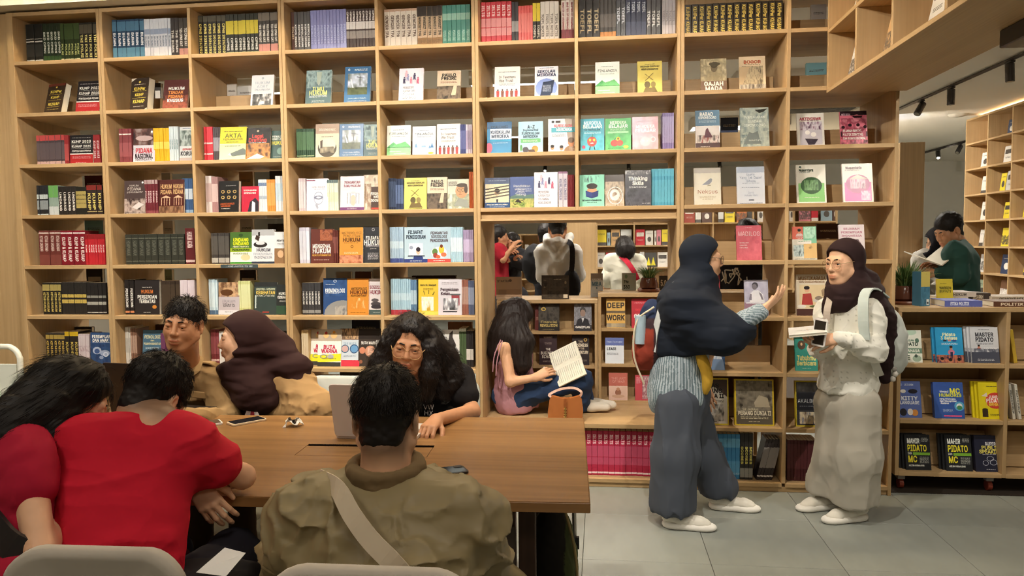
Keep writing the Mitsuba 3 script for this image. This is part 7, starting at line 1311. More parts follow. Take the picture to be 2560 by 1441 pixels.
s.garment('t_shirt', f, 'b51a2e', .007, lambda Q, a=wrinkle(.004, 6, 11), b=crease([(4.5, .011, 13, (.8, 1, 1.9)), (9, .005, 17, (.8, 1, 1.8))]): a(Q)+b(Q), .02, label='plain red t-shirt')
seated_legs(s, J, '23222a')
# ---- girl at the far left, long black hair
s = Figure('person with long black hair and glasses in a dark red top at far left', 'fair', .96)
J = dict(shL=P(-55, 1130, -2.42), shR=P(70, 1178, -2.72), elR=P(104, 1385, -2.84), pel=V(*P(20, 1441, -2.80)[:2], .55))
J['wrR'] = onZ(215, 1235, .775); J['elL'] = P(20, 1260, -2.15); J['wrL'] = onZ(160, 1190, .775)
s.head(P(182, 1008, -2.46), 38, 26, 6, lids=1, res=.0045, neck=P(85, 1085, -2.56)); seat_joints(J, 80)
s.torso(s.body, J); s.limbs(J); s.hand(J['wrR'], (.8, .5, 0), (0, 0, 1), 1, 20, .95, .004); s.finish()
f = Sdf(); L = s.loc; R = s.R
f.ell(L(0, -.02, .045), (.084, .108, .1), R, .02); f.chain([L(.01, -.06, .02), P(95, 1030, -2.56), P(20, 1082, -2.64), P(-60, 1125, -2.68)], [.095, .088, .08, .07], .05); f.chain([L(.06, -.045, .0), P(150, 1105, -2.58), P(150, 1170, -2.58)], [.045, .045, .03], .04); f.chain([L(-.07, -.01, .02), L(-.085, -.02, -.1), L(-.09, -.03, -.2)], [.04, .05, .045], .03)
f.ell(L(0, .118, -.045), (.14, .13, .098), R, .01, True)
kk, v, q = s.garment('hair', f, '120e0d', .006, wrinkle(.004, 34, 3, (.25, .8, 1)), .004, 'hair', 'long straight black hair')
s.strands(kk, v, q, 2000, .08, '120e0d', 4, .02, .0007, jit=.05, flow=unit(P(-60, 1125, -2.68)-L(0, 0, 0)))
s.glasses(.026, '8a6a3c')
f = Sdf(); s.torso(f, J, .016); sleeve(f, J, 'R', [.064, .07], False, frac=.22); sleeve(f, J, 'L', [.075, .07], False, frac=.4); f.cap(s.neckbase+V(0, 0, -.05), s.neckbase, .09, .062, .03)
s.garment('blouse', f, '9c1a32', .008, wrinkle(.007, 8, 21), .007, label='dark red short-sleeved blouse')
m = MB(); a0, a1 = P(-30, 1300, -2.84), P(135, 1405, -2.82); ribbon(m, spline([a0, (a0+a1)/2+V(0, -.03, 0), a1], 9), V(0, -1, .2), .07, lin('1c1a1c'), .012); m.put(part(s.key, 'belt', 'wide black belt'), 'leather')
seated_legs(s, J, '5c1622', 'skirt')
# ---- man in the khaki jacket, from behind
s = Figure('person in an olive khaki jacket with a pale shoulder strap, seen from behind', 'fair', 1.03)
J = dict(shL=P(768, 1312, -2.70), shR=P(1163, 1310, -2.70), elL=P(722, 1475, -2.52), elR=P(1215, 1475, -2.50), pel=V(*P(965, 1441, -2.92)[:2], .56))
J['wrL'] = onZ(800, 1240, .79); J['wrR'] = onZ(1085, 1225, .79)
s.head(P(966, 1052, -2.63), 92, 18, 0, neck=P(966, 1182, -2.655), res=.0045); s.stub = .085; seat_joints(J, 90)
s.torso(s.body, J); s.limbs(J); s.hand(J['wrL'], (-.25, 1, 0), (0, 0, 1), 1, 25); s.hand(J['wrR'], (-.3, 1, 0), (0, 0, 1), -1, 35); s.finish()
s.short_hair(top=.018, strands=3600, nape=-.045, length=.024, sides=.007, spiky=.45)
f = Sdf(); s.torso(f, J, .034, .08, 1.04); sleeve(f, J, 'L', [.1, .098, .075]); sleeve(f, J, 'R', [.1, .098, .075])
f.cap(J['shL']+V(.03, 0, .0), s.neckbase+V(-.08, 0, -.05), .085, .07, .06); f.cap(J['shR']+V(-.03, 0, .0), s.neckbase+V(.08, 0, -.05), .085, .07, .06)
w1 = wrinkle(.009, 4.6, 31, (1, 1, 1.5))
w2 = crease([(4.2, .024, 3, (1, 1, 1.9)), (6.5, .016, 6, (1.8, 1, 1)), (12, .006, 9, (1, 1, 1.5))])
def seam(Q):
    x = Q[:, 0]-s.neckbase[0]; z = Q[:, 2]-s.neckbase[2]; d = np.abs(np.abs(x)-(.075+np.clip(-z-.04, 0, .6)*.42)); return .006*np.exp(-(d/.006)**2)*(z < -.03)
s.garment('jacket', f, '7b6e50', .007, lambda Q: (w1(Q)+w2(Q))*np.clip((np.linalg.norm(Q-s.neckbase, axis=1)-.10)/.08, .1, 1)+seam(Q), .05, bsdf='nylon', label='olive khaki nylon jacket')
nb = s.neckbase; f = Sdf(); ring = [nb+V(.084*math.cos(a), .068*math.sin(a)-.004, -.004+.012*math.sin(a)) for a in np.linspace(0, 2*np.pi, 21)]
f.chain(ring, .021, .01); f.chain([p+V(0, 0, .024)*1.0+(p-nb)*V(.06, .06, 0) for p in ring], .017, .012)
s.garment('collar', f, '6b5a40', .005, wrinkle(.004, 14, 35), .004, label='stand-up jacket collar')
m = MB(); ribbon(m, spline([P(800, 1195, -2.60), P(842, 1222, -2.79), P(880, 1288, -2.875), P(925, 1350, -2.912), P(985, 1412, -2.94), P(1060, 1500, -2.92)], 24), V(.05, -1, .25), .046, lin('b8ab96'), .004); m.put(part(s.key, 'shoulder_strap', 'pale beige webbing strap across the back'), 'cloth')
seated_legs(s, J, '2c3440')
# ---- boy in khaki uniform, facing
s = Figure('person with spiky black hair in a khaki scout uniform shirt, looking down', 'tan', 1.0)
J = dict(shR=P(380, 948, -1.08), shL=P(540, 954, -1.12), elL=P(570, 1052, -1.22), elR=P(350, 1052, -1.2), pel=V(*P(460, 1150, -.95)[:2], .56))
J['wrL'] = onZ(462, 1042, .785); J['wrR'] = onZ(380, 1045, .785)
s.head(P(460, 812, -1.32), -84, 4, -6, lids=1, neck=P(467, 912, -1.14), mouth=.5); seat_joints(J, -92)
s.torso(s.body, J); s.limbs(J); s.hand(J['wrL'], (-1, -.3, 0), (0, 0, 1), 1, 25, 1, .005); s.hand(J['wrR'], (.5, -1, 0), (0, 0, 1), -1, 25, 1, .005); s.finish()
s.short_hair(top=.002, strands=1800, length=.03, spiky=1.0, fringe=.0, sides=.002, seed=7, width=.001)
f = Sdf(); s.torso(f, J, .02); sleeve(f, J, 'L', [.078, .056, .043]); sleeve(f, J, 'R', [.078, .056, .043]); f.cap(s.neckbase+V(0, 0, -.05), s.neckbase+V(0, 0, -.005), .09, .07, .03)
f.ell(s.neckbase+V(.0, -.075, .03), (.03, .05, .06), None, .01, True)
k_, v_, q_ = s.garment('uniform_shirt', f, '9a7d55', .007, lambda Q, a=wrinkle(.004, 9, 41), b=crease([(6, .014, 43, (1, 1, 1.4)), (12, .006, 47, (1.4, 1, 1))]): a(Q)+b(Q), .025, label='khaki scout uniform shirt')
m = MB(); nb = s.neckbase
for x in (-1, 1):
    a = nb+V(x*.012, -.085, -.02); m.add([nb+V(x*.062, .01, .045), nb+V(x*.055, -.045, .035), a+V(x*.012, -.012, .0), a+V(x*.03, -.02, -.055), nb+V(x*.10, -.055, -.02), nb+V(x*.085, .01, .03)], [[0, 1, 2], [0, 2, 4], [2, 3, 4], [0, 4, 5]], lin('a3865c'))
m.put(part(s.key, 'collar', 'khaki shirt collar'), 'cloth')
m = MB(); c = onY(492, 985, -1.215); m.box(-.055, .055, -.006, .004, -.02, .012, lin('93764f'), frame(c, unit(V(1, .25, -.15)), unit(V(-.25, 1, .1)), V(0, 0, 1)), .003); m.put(part(s.key, 'pocket_flap'), 'cloth')
m = MB(); ribbon(m, spline([J['shL']+V(-.10, -.0, .088), J['shL']+V(-.03, 0, .094), J['shL']+V(.035, -.005, .07)], 6), V(0, 0, 1), .05, lin('a3865c'), .006); m.put(part(s.key, 'epaulette'), 'cloth')
seated_legs(s, J, '4a3a2a')
# ---- girl in the brown headscarf
s = Figure('person in a dark brown headscarf and khaki shirt, turned to the boy in khaki', 'fair', .97)
J = dict(shR=P(585, 965, -.98), shL=P(722, 955, -1.06), elL=P(800, 1030, -1.18), elR=P(575, 1050, -1.1), pel=V(*P(655, 1150, -.92)[:2], .55))
J['wrL'] = P(690, 1046, -1.13); J['wrR'] = P(600, 1048, -1.13)
s.head(P(605, 848, -1.12), -154, 4, 6, lids=.6, neck=P(640, 948, -1.02), mouth=.3); seat_joints(J, -92)
s.torso(s.body, J); s.limbs(J); s.hand(J['wrL'], (-1, -.2, 0), (0, 0, 1), 1, 30, .95, .005); s.finish()
f = Sdf(); s.torso(f, J, .02); sleeve(f, J, 'L', [.095, .09, .065]); sleeve(f, J, 'R', [.08, .07, .05]); f.ell(J['elL']+V(-.02, -.02, .01), (.1, .09, .085), None, .04)
s.garment('shirt', f, '9c7d54', .0075, lambda Q, a=wrinkle(.006, 7, 51), b=crease([(5, .022, 53, (1.3, 1, 1)), (10, .008, 57, (1, 1, 1.4))]): a(Q)+b(Q), .035, label='khaki uniform shirt with wide sleeves')
def ex(f):
    f.cap(s.loc(0, -.05, .02), P(700, 880, -1.03), .1, .085, .06); f.chain([P(690, 890, -1.05), P(735, 925, -1.08), P(750, 968, -1.12)], [.09, .08, .05], .05); f.chain([P(600, 935, -1.14), P(640, 985, -1.19), P(660, 1012, -1.19)], [.085, .085, .05], .06); f.cap(P(585, 950, -1.1), P(610, 985, -1.14), .08, .06, .05)
hijab(s, J, '2e1c1b', extra=ex, amp=.011, freq=7, seed=5, stretch=(.5, .5, 1.7), label='dark brown draped headscarf', res=.006)
m = MB(); a = onZ(625, 1043, .80); b = P(632, 1026, -1.24)
for dx, c in ((-.02, 'c9b8b4'), (.0, '9c3444'), (.022, 'd8ccc8')): m.add([b+V(dx*.4-.008, -.01, .02), b+V(dx*.4+.008, -.01, .02), b+V(dx*1.4+.016, -.012, -.04), b+V(dx*1.4-.016, -.012, -.04)], [[0, 1, 2], [0, 2, 3]], lin(c))
m.put(part(s.key, 'neckerchief', 'red and white neckerchief end'), 'cloth'); seated_legs(s, J, '4a3a2a', 'skirt')
# ---- curly-haired girl in black
s = Figure('person with long curly black hair and round glasses in a black t-shirt', 'tan', 1.06)
J = dict(shR=P(985, 965, -1.06), shL=P(1143, 945, -1.02), elL=P(1180, 1030, -1.12), elR=P(960, 1050, -1.15), pel=V(*P(1060, 1150, -.92)[:2], .55))
J['wrL'] = onZ(1092, 1050, .785); J['wrR'] = onZ(985, 1062, .785)
s.head(P(1026, 864, -1.22), -84, 8, -7, lids=.7, neck=P(1055, 962, -1.03)); seat_joints(J, -92)
s.torso(s.body, J); s.limbs(J); s.hand(J['wrL'], onZ(1062, 1078, .77)-J['wrL'], (0, -.2, 1), 1, 28, .95, .0045); s.hand(J['wrR'], (-.2, -1, 0), (0, 0, 1), -1, 28, .95, .005); s.finish()
s.glasses(.029, 'b08a5c', .0015, z=-.004)
f = Sdf(); L, R = s.loc, s.R
f.ell(L(0, -.022, .05), (.09, .11, .098), R, .03); f.ell(L(-.055, -.06, -.03), (.1, .1, .12), R, .04); f.ell(L(.05, -.05, -.02), (.085, .1, .12), R, .04)
f.chain([L(.085, -.0, .0), L(.115, .0, -.10), L(.11, .02, -.2)], [.05, .055, .045], .04); f.chain([L(-.085, -.01, .0), P(1100, 905, -1.08), P(1120, 950, -1.08), P(1105, 985, -1.12)], [.055, .085, .075, .05], .04); f.chain([L(-.085, .03, .0), L(-.1, .05, -.1), L(-.095, .05, -.2)], [.035, .042, .035], .03)
f.ell(L(0, .13, -.012), (.08, .108, .118), R, .012, True)
kk, v, q = s.garment('hair', f, '15100e', .006, lambda Q: .014*(np.abs(2*meshkit.fbm(Q*26, 3, 8)-1)-.3), .014, 'hair', 'long curly black hair')
s.strands(kk, v, q, 3000, .03, '15100e', 9, .6, .0008, jit=.3)
f = Sdf(); s.torso(f, J, .016); sleeve(f, J, 'L', [.078, .076], False, frac=.5); sleeve(f, J, 'R', [.078, .07], False, frac=.5); f.cap(s.neckbase+V(0, 0, -.06), s.neckbase+V(0, .02, -.035), .09, .07, .03); f.ell(s.neckbase+V(0, -.07, .0), (.06, .07, .065), None, .015, True)
s.garment('t_shirt', f, '1a1819', .008, wrinkle(.007, 8, 61), .007, label='black t-shirt with a small white print')
m = MB()
for i, (t_, y) in enumerate((('N', 1002), ('VW', 1018), ('HX', 1033))): c = P(1072, y, -1.205); text(m, t_, 0, 0, .022, 'b8b4b0', frame(c, V(1, 0, 0), V(0, 0.1, 1), V(0, -1, .1)), bold=False, off=.004)
m.put(part(s.key, 'shirt_print', 'white print'), 'cloth'); seated_legs(s, J, '2a3448')
k = thing('bag', 'black bag on the seat between the two front chairs', 'bag'); f = Sdf(); b_ = P(520, 1462, -2.66); f.ell(b_, (.14, .12, .06), None, .02); f.cap(b_+V(-.1, .02, .0), b_+V(.1, .05, .01), .05, .04); v, q = mesh_sdf(f, .01, wrinkle(.006, 12, 5), .006); scene[k] = cply((v, q), 'cloth', True, np.repeat(lin('1f1e20')[None], len(v), 0))
k = thing('paper_sheet', 'white printed sheet lying on the black bag', 'paper'); m = MB(); a_ = P(490, 1432, -2.78); m.add([a_+V(0, 0, .0), a_+V(.075, .01, -.012), a_+V(.085, .10, .012), a_+V(.02, .11, .02)], [[0, 1, 2, 3]], lin('cfd0d0')); m.add([a_+V(.03, .02, .0012-.002), a_+V(.06, .025, -.006), a_+V(.065, .06, .003), a_+V(.04, .06, .007)], [[0, 1, 2, 3]], lin('a8aaae')); m.put(k, 'paper')

# ---- woman in the navy headscarf, standing, gesturing
def wide_leg(f, a, b, c_, r0, r1, r2, k=.04): f.chain([a, b, c_], [r0, r1, r2], k)
s = Figure('person in a navy headscarf and wide grey trousers, raising a hand, with a backpack', 'fair', .97)
J = dict(shR=P(1700, 768, -.60), shL=P(1742, 758, -.30), elR=P(1812, 832, -.66), wrR=P(1908, 775, -.62), elL=P(1770, 880, -.24), wrL=P(1760, 960, -.26), pel=P(1700, 985, -.46))
J['hipR'] = P(1692, 1010, -.55); J['knR'] = P(1690, 1140, -.57); J['anR'] = V(.375, -.575, .08); J['hipL'] = P(1715, 1010, -.38); J['knL'] = P(1755, 1140, -.33); J['anL'] = V(.66, -.29, .08)
s.head(P(1756, 648, -.46), 8, 4, 0, neck=P(1722, 738, -.46), lids=.4)
s.torso(s.body, J); s.limbs(J); s.hand(J['wrR'], unit(V(.75, .1, .62)), (.55, -.45, -.55), -1, 10, .95, .0045, spread=9); s.hand(J['wrL'], (.3, 0, -1), (0, 1, 0), 1, 20, .95, .006); s.finish()
s.glasses(.024, '5c4c40')
def ex(f):
    f.cap(P(1718, 735, -.45), P(1703, 800, -.45), .125, .14, .08); f.cap(P(1703, 800, -.46), P(1697, 850, -.47), .14, .155, .08); f.cap(J['shR']+V(.02, 0, 0), J['elR'], .125, .09, .06); f.cap(P(1735, 760, -.5), P(1760, 850, -.55), .13, .11, .08)
    f.chain([P(1740, 800, -.58), J['elR']+V(.0, 0, .0), P(1868, 828, -.62)], [.12, .085, .055], .08); f.plane(P(1690, 886, -.46), (.12, 0, -1), .02); f.plane(P(1885, 800, -.62), (.9, 0, .35), .02)
hijab(s, J, '1c222c', .1, ex, amp=.010, freq=7, seed=12, stretch=(.5, .6, 1.4), label='navy headscarf falling as a cape', res=.008)
f = Sdf(); s.torso(f, J, .022, .06, 1.0); f.cap(P(1692, 930, -.46), P(1692, 990, -.46), .145, .155, .08); f.chain([J['elR'], J['wrR']-.12*(J['wrR']-J['elR'])], [.06, .05], .02); f.plane(P(1690, 1020, -.46), (.25, 0, -1), .015)
def stripes(v):
    x = np.sin((np.arctan2(v[:, 1]+.46, v[:, 0]-P(1690, 930, -.46)[0])*.17+v[:, 2]*.0)*2*np.pi/.017); arm = v[:, 0] > P(1790, 900, -.5)[0]
    x = np.where(arm, np.sin((v[:, 2]+v[:, 1])*2*np.pi/.016), x); return np.where((x > .1)[:, None], lin('a8b4bc'), lin('5f7078'))
s.garment('striped_shirt', f, '8a979d', .006, wrinkle(.006, 7, 14), .006, label='grey and white pinstriped shirt', color_fn=stripes)
f = Sdf(); f.ell(J['pel'], (.165, .14, .13), None, .05)
f.chain([J['hipR'], J['knR'], V(.385, -.575, .115)], [.115, .118, .125], .05); f.chain([J['hipL'], J['knL'], V(.65, -.30, .13)], [.115, .105, .105], .05); f.plane((.385, -.575, .075), (0, 0, -1), .006)
s.garment('wide_trousers', f, '454b54', .009, lambda Q, a=wrinkle(.006, 6, 15, (2.2, 2.2, .22)), b=crease([(5, .018, 19, (1.6, 1.6, .25))]): a(Q)+b(Q), .03, label='wide slate grey trousers')
shoe(s, V(.315, -.60, 0), -8, ln=.27, label='white running shoe'); shoe(s, V(.60, -.30, 0), -8, ln=.27, label='white running shoe')
k = thing('backpack', 'navy and rust-red backpack on the back of the woman in navy', 'bag'); f = Sdf(); bx = P(1622, 845, -.44); f.ell(bx+V(.02, 0, .02), (.085, .13, .20), axes(90, 0, 0), .04); f.ell(bx+V(-.035, 0, -.07), (.06, .11, .11), None, .04)
v, q = mesh_sdf(f, .009, wrinkle(.006, 12, 3), .006); c_ = np.where(((v[:, 0] < bx[0]+.015) & (v[:, 2] < bx[2]+.06))[:, None], lin('8a3a2c'), np.where((v[:, 2] > bx[2]+.12)[:, None], lin('26304a'), lin('3a2c30'))); scene[part(k, 'body')] = cply((v, q), 'cloth', True, c_, shade=True)
m = MB(); m.tube([bx+V(-.05, -.09, -.02), bx+V(-.05, -.09, .13)], .03, lin('9fb4c0'), 12); m.put(part(k, 'bottle', 'clear blue bottle in the side pocket'), 'plastic', smooth=40)
m = MB(); m.tube(spline([bx+V(.02, -.12, .18), bx+V(-.07, -.11, .1), bx+V(-.085, -.1, -.08), bx+V(-.03, -.09, -.24)], 14), .006, lin('c9bca4'), 6); m.put(part(k, 'cord', 'pale hanging cord'), 'cloth', smooth=True)
m = MB(); ribbon(m, spline([P(1690, 708, -.56), P(1658, 760, -.58), P(1638, 830, -.56), P(1632, 880, -.55)], 12), V(-.7, -1, 0), .035, lin('c4c8c8'), .006); m.put(part(k, 'strap', 'pale shoulder strap'), 'cloth')
m = MB(); m.tube(spline([P(1748, 880, -.60), P(1768, 940, -.60), P(1764, 985, -.58)], 10), [.02, .028, .032, .03, .03, .03, .028, .025, .02, .012], lin('c9a03c'), 8); m.put(thing('yellow_bag', 'mustard yellow cloth hanging at the side of the woman in navy', 'bag'), 'cloth', smooth=True)
# ---- woman in the white blouse, standing
s = Figure('person in a dark brown headscarf, white blouse and wide grey trousers, standing', 'fair', .97)
J = dict(shL=P(2172, 780, -.50), shR=P(2074, 774, -.28), elL=P(2180, 872, -.56), wrL=P(2098, 846, -.64), elR=P(2052, 866, -.36), wrR=P(2062, 850, -.58), pel=P(2118, 985, -.38))
J['hipL'] = P(2140, 1010, -.44); J['knL'] = P(2136, 1140, -.44); J['anL'] = V(1.36, -.40, .08); J['hipR'] = P(2092, 1010, -.32); J['knR'] = P(2090, 1140, -.32); J['anR'] = V(1.27, -.24, .08)
s.head(P(2110, 658, -.40), -147, 6, 0, neck=P(2128, 742, -.38), lids=.25)
s.torso(s.body, J); s.limbs(J); s.hand(J['wrL'], unit(V(-.95, -.1, -.1)), (.1, -.9, .5), 1, 30, .95, .004); s.hand(J['wrR'], unit(V(-.8, -.5, -.12)), (.1, -.5, -.8), -1, 40, .95, .004); s.finish()
s.glasses(.027, 'a88a64', .0014)
def ex(f):
    f.cap(P(2128, 735, -.42), P(2108, 752, -.47), .10, .07, .06); f.cap(P(2150, 740, -.42), P(2185, 770, -.44), .09, .075, .06); f.chain([P(2160, 720, -.36), P(2195, 800, -.34), P(2205, 880, -.34), P(2212, 945, -.34)], [.09, .085, .06, .03], .06); f.cap(P(2100, 735, -.42), P(2075, 800, -.36), .08, .05, .06); f.ell(P(2188, 860, -.56), (.09, .1, .2), None, .02, True)
hijab(s, J, '2a1c1d', .085, ex, amp=.010, freq=8, seed=22, stretch=(.7, .7, 1.5), label='dark brown headscarf', res=.007, chest=False)
f = Sdf(); s.torso(f, J, .016, .06, .96); f.cap(P(2122, 900, -.38), P(2118, 955, -.38), .135, .15, .07); sleeve(f, J, 'L', [.072, .068, .042]); sleeve(f, J, 'R', [.068, .06, .042]); f.plane(P(2118, 980, -.38), (-.05, 0, -1), .012)
def dots(v):
    q = v*np.array([1, .4, 1])/.03; c_ = np.floor(q); d = np.linalg.norm((q-c_-.5)[:, [0, 2]], axis=1); return np.where((d < .1)[:, None], lin('b4b4a8'), lin('dddcd2'))
k_, v_, q_ = s.garment('blouse', f, 'dddcd2', .007, lambda Q, a=wrinkle(.004, 8, 24), b=crease([(5, .016, 25, (1.2, 1, 1)), (10, .007, 27, (1, 1, 1.3))]): a(Q)+b(Q), .03, label='white blouse with tiny dots', color_fn=dots)
m = MB()
for i in range(5): m.add(*slab_round(.011, .011, .003, .005, frame(P(2066+i*1.5, 800+i*38, -.555+.012*i), (.9, -.45, 0), (0, 0, 1), (-.45, -.9, 0)), 0), lin('e8e6dc'))
m.put(part(s.key, 'buttons', 'small white buttons'), 'plastic')
f = Sdf(); f.ell(J['pel']+V(0, 0, -.04), (.15, .14, .12), None, .05); f.chain([J['hipL'], J['knL'], V(1.35, -.41, .13)], [.115, .12, .125], .05); f.chain([J['hipR'], J['knR'], V(1.265, -.25, .13)], [.105, .108, .112], .05); f.plane((1.3, -.4, .095), (0, 0, -1), .006)
s.garment('wide_trousers', f, 'a9a498', .009, lambda Q, a=wrinkle(.004, 6, 25, (1.8, 1.8, .3)), b=crease([(4.5, .018, 29, (1.5, 1.5, .22)), (9, .005, 31, (1, 1, 1))]): a(Q)+b(Q), .03, label='wide pale grey trousers')
shoe(s, V(1.43, -.39, 0), -160, ln=.26, label='white trainer'); shoe(s, V(1.34, -.22, 0), -160, ln=.26, label='white trainer')
k = thing('backpack', 'pale grey backpack with straps on the woman in the white blouse', 'bag'); f = Sdf(); bx = P(2212, 860, -.28); f.ell(bx, (.11, .12, .21), axes(-147, 0, 0), .04); f.ell(bx+V(.05, .03, -.08), (.07, .08, .1), None, .04)
v, q = mesh_sdf(f, .009, wrinkle(.005, 12, 5), .005); scene[part(k, 'body')] = cply((v, q), 'cloth', True, np.repeat(lin('b4b9b4')[None], len(v), 0))
m = MB(); ribbon(m, spline([P(2212, 745, -.38), P(2178, 722, -.53), P(2160, 742, -.60), P(2158, 795, -.63), P(2162, 850, -.63)], 20), V(-.45, -.45, .9), .05, lin('b9c4c0'), .008); m.put(part(k, 'strap', 'pale grey padded strap'), 'cloth')
m = MB(); ribbon(m, spline([P(2078, 735, -.46), P(2068, 775, -.50), P(2066, 810, -.50)], 10), V(-.8, -1, .2), .035, lin('b0a498'), .006); m.put(part(k, 'strap'), 'cloth')
m = MB(); ribbon(m, spline([P(2178, 880, -.60), P(2190, 915, -.55), P(2200, 940, -.5)], 8), V(-.3, -1, 0), .04, lin('d4d4cc'), .006); m.put(part(k, 'strap_end'), 'cloth')
m = MB()
for i in range(7): c_ = P(2232+3*(i % 3), 870+13*i, -.36); m.lathe([(0, -.016), (.014, -.01), (.016, .004), (.006, .016), (0, .017)], c_, lin(['c8c4bc', '9a9690', 'dcd8d0'][i % 3]), 8)
m.put(part(k, 'charms', 'cluster of small grey charms'), 'plastic', smooth=True)
pc = P(2052, 838, -.66); place_face('small cream book in the hands of the woman in the white blouse', None, frame(pc+V(-.16, -.02, .0), unit(V(.97, -.2, .12)), unit(V(.2, .95, .2)), unit(np.cross(unit(V(.97, -.2, .12)), unit(V(.2, .95, .2))))), .18, .12, .014, 'plainpale', 2, pages='d8d2c0', vis=9)
k = thing('phone', 'white phone held upright by the woman in the white blouse', 'phone'); M = frame(P(2050, 832, -.66), unit(V(.75, -.65, -.12)), unit(V(.12, 0, 1)), np.cross(unit(V(.75, -.65, -.12)), unit(V(.12, 0, 1)))); m = MB(); m.add(*slab_round(.07, .14, .009, .01, M, 0), lin('dcd8d4')); m.put(part(k, 'case'), 'plastic', smooth=30); m = MB(); m.box(-.028, .028, -.06, .06, .009, .0096, lin('2a2420'), M); m.put(part(k, 'screen', 'dark screen'), 'screen')
# ---- reader on the bench
s = Figure('person with long dark hair in a pink top and jeans, reading on the bench', 'light', .93)
J = dict(shR=P(1262, 868, .14), shL=P(1300, 865, .42), elR=P(1276, 955, .08), wrR=P(1338, 945, .10), elL=P(1315, 950, .45), wrL=P(1372, 930, .26), pel=V(*P(1290, 990, .30)[:2], .50))
J['hipR'] = P(1300, 985, .22); J['hipL'] = P(1300, 985, .38); J['knR'] = P(1452, 950, .22); J['knL'] = P(1442, 940, .44); J['anR'] = V(*P(1455, 1000, .30)[:2], .45); J['anL'] = V(*P(1470, 1000, .36)[:2], .45)
s.head(P(1292, 800, .27), 22, 34, 0, neck=P(1276, 860, .27), res=.005, lids=1)
s.torso(s.body, J); s.limbs(J); s.hand(J['wrR'], unit(V(.5, .15, .25)), (-.2, -.9, .3), -1, 25, .95, .004); s.hand(J['wrL'], unit(V(.8, -.1, .12)), (0, -.5, .85), 1, 15, .95, .004); s.finish()
f = Sdf(); L, R = s.loc, s.R; f.ell(L(0, -.022, .045), (.086, .108, .1), R, .02); f.chain([L(0, -.09, .0), P(1258, 840, .2), P(1246, 880, .18), P(1243, 905, .16)], [.07, .085, .06, .02], .05); f.chain([L(.085, .0, .0), P(1310, 855, .17), P(1306, 910, .15), P(1306, 935, .15)], [.045, .06, .05, .02], .05); f.cap(P(1270, 820, .2), P(1295, 880, .16), .085, .06, .05); f.ell(L(0, .13, -.02), (.07, .09, .1), R, .012, True)
kk, v, q = s.garment('hair', f, '1d1513', .006, wrinkle(.004, 36, 3, (1, 1, .12)), .004, 'hair', 'long straight dark hair'); s.strands(kk, v, q, 1200, .06, '1d1513', 4, .06, .0007, V(0, 0, -1))
f = Sdf(); s.torso(f, J, .02, .05); f.cap(J['pel'], J['pel']+V(.02, 0, .03), .15, .15, .06); f.ell(J['shR']+V(-.01, -.06, -.0), (.075, .055, .10), None, .015, True); f.plane(P(1290, 1035, .2), (.2, 0, -1), .01)
s.garment('blouse', f, 'b0828c', .007, lambda Q, a=wrinkle(.004, 12, 61), b=crease([(8, .012, 63, (1, 1, .8))]): a(Q)+b(Q), .02, label='dusty pink sleeveless blouse with ties')
m = MB(); m.tube(spline([P(1252, 850, .06), P(1236, 890, .05), P(1232, 930, .06)], 8), .004, lin('b0828c'), 6); m.tube(spline([P(1256, 852, .05), P(1243, 900, .04), P(1240, 940, .05)], 8), .004, lin('b0828c'), 6); m.put(part(s.key, 'ties', 'pink shoulder ties'), 'cloth', smooth=True)
f = Sdf(); f.ell(J['pel'], (.16, .15, .11), None, .05)
for a in 'RL': f.chain([J['hip'+a], J['kn'+a], J['an'+a]], [.088, .07, .05], .03)
f.plane((0, 0, .3985), (0, 0, -1), .004); s.garment('jeans', f, '2c3e5c', .008, crease([(7, .010, 65, (1, 1, 1)), (14, .005, 67, (1, 1, 1))]), .015, label='dark blue jeans')
for a in 'RL':
    f = Sdf(); f.chain([J['an'+a]+V(.0, 0, 0), J['an'+a]+V(.06, 0, -.008), J['an'+a]+V(.16, -.0, -.012)], [.036, .036, .028], .02); f.plane((0, 0, .399), (0, 0, -1), .003); s.garment('sock', f, 'd8d2c4', .007, label='white sock')
m = MB()
for i in range(10): a = i*.628; m.mesh(trimesh.creation.icosphere(1, .009), lin('d8c4bc')); m.V[-1] = m.V[-1]+J['wrL']+V(0, .026*math.cos(a), .026*math.sin(a))+V(-.03, 0, 0)
m.put(part(s.key, 'bracelet', 'pale beaded bracelet'), 'plastic', smooth=True)
k = thing('book', 'open white-paged book on the lap of the reader on the bench', 'book'); sp = P(1419, 910, .21); ux = unit(V(.75, -.25, .60)); 
for sgn, tilt in ((-1, .25), (1, .12)):
    m = MB(); e1 = unit(V(-.25, .62, .62))*sgn; e2 = unit(V(.80, -.15, .42)); n = unit(np.cross(e1, e2)); n = n if n[2] > 0 else -n
    pts = [sp-e2*.1+e1*u*.135+n*(.012*math.sin(u*math.pi*.9)) for u in np.linspace(0, 1, 8)]; v = []
    for p_ in pts: v += [p_, p_+e2*.2, p_-n*.010, p_+e2*.2-n*.010]
    fq = [[i*4, i*4+1, i*4+5, i*4+4] for i in range(7)]+[[i*4+2, i*4+6, i*4+7, i*4+3] for i in range(7)]+[[i*4, i*4+4, i*4+6, i*4+2] for i in range(7)]+[[i*4+1, i*4+3, i*4+7, i*4+5] for i in range(7)]+[[28, 29, 31, 30]]
    m.add(v, fq, lin('dcd9c8'))
    for j in range(13):
        a = sp-e2*(.085-.0135*j)+e1*.02+n*.0128; b = sp-e2*(.085-.0135*j)+e1*.12+n*.0118; m.add([a, b, b+e2*.004, a+e2*.004], [[0, 1, 2, 3]], lin('b4b2a6'))
    m.put(part(k, 'page_block', 'printed white pages'), 'paper')
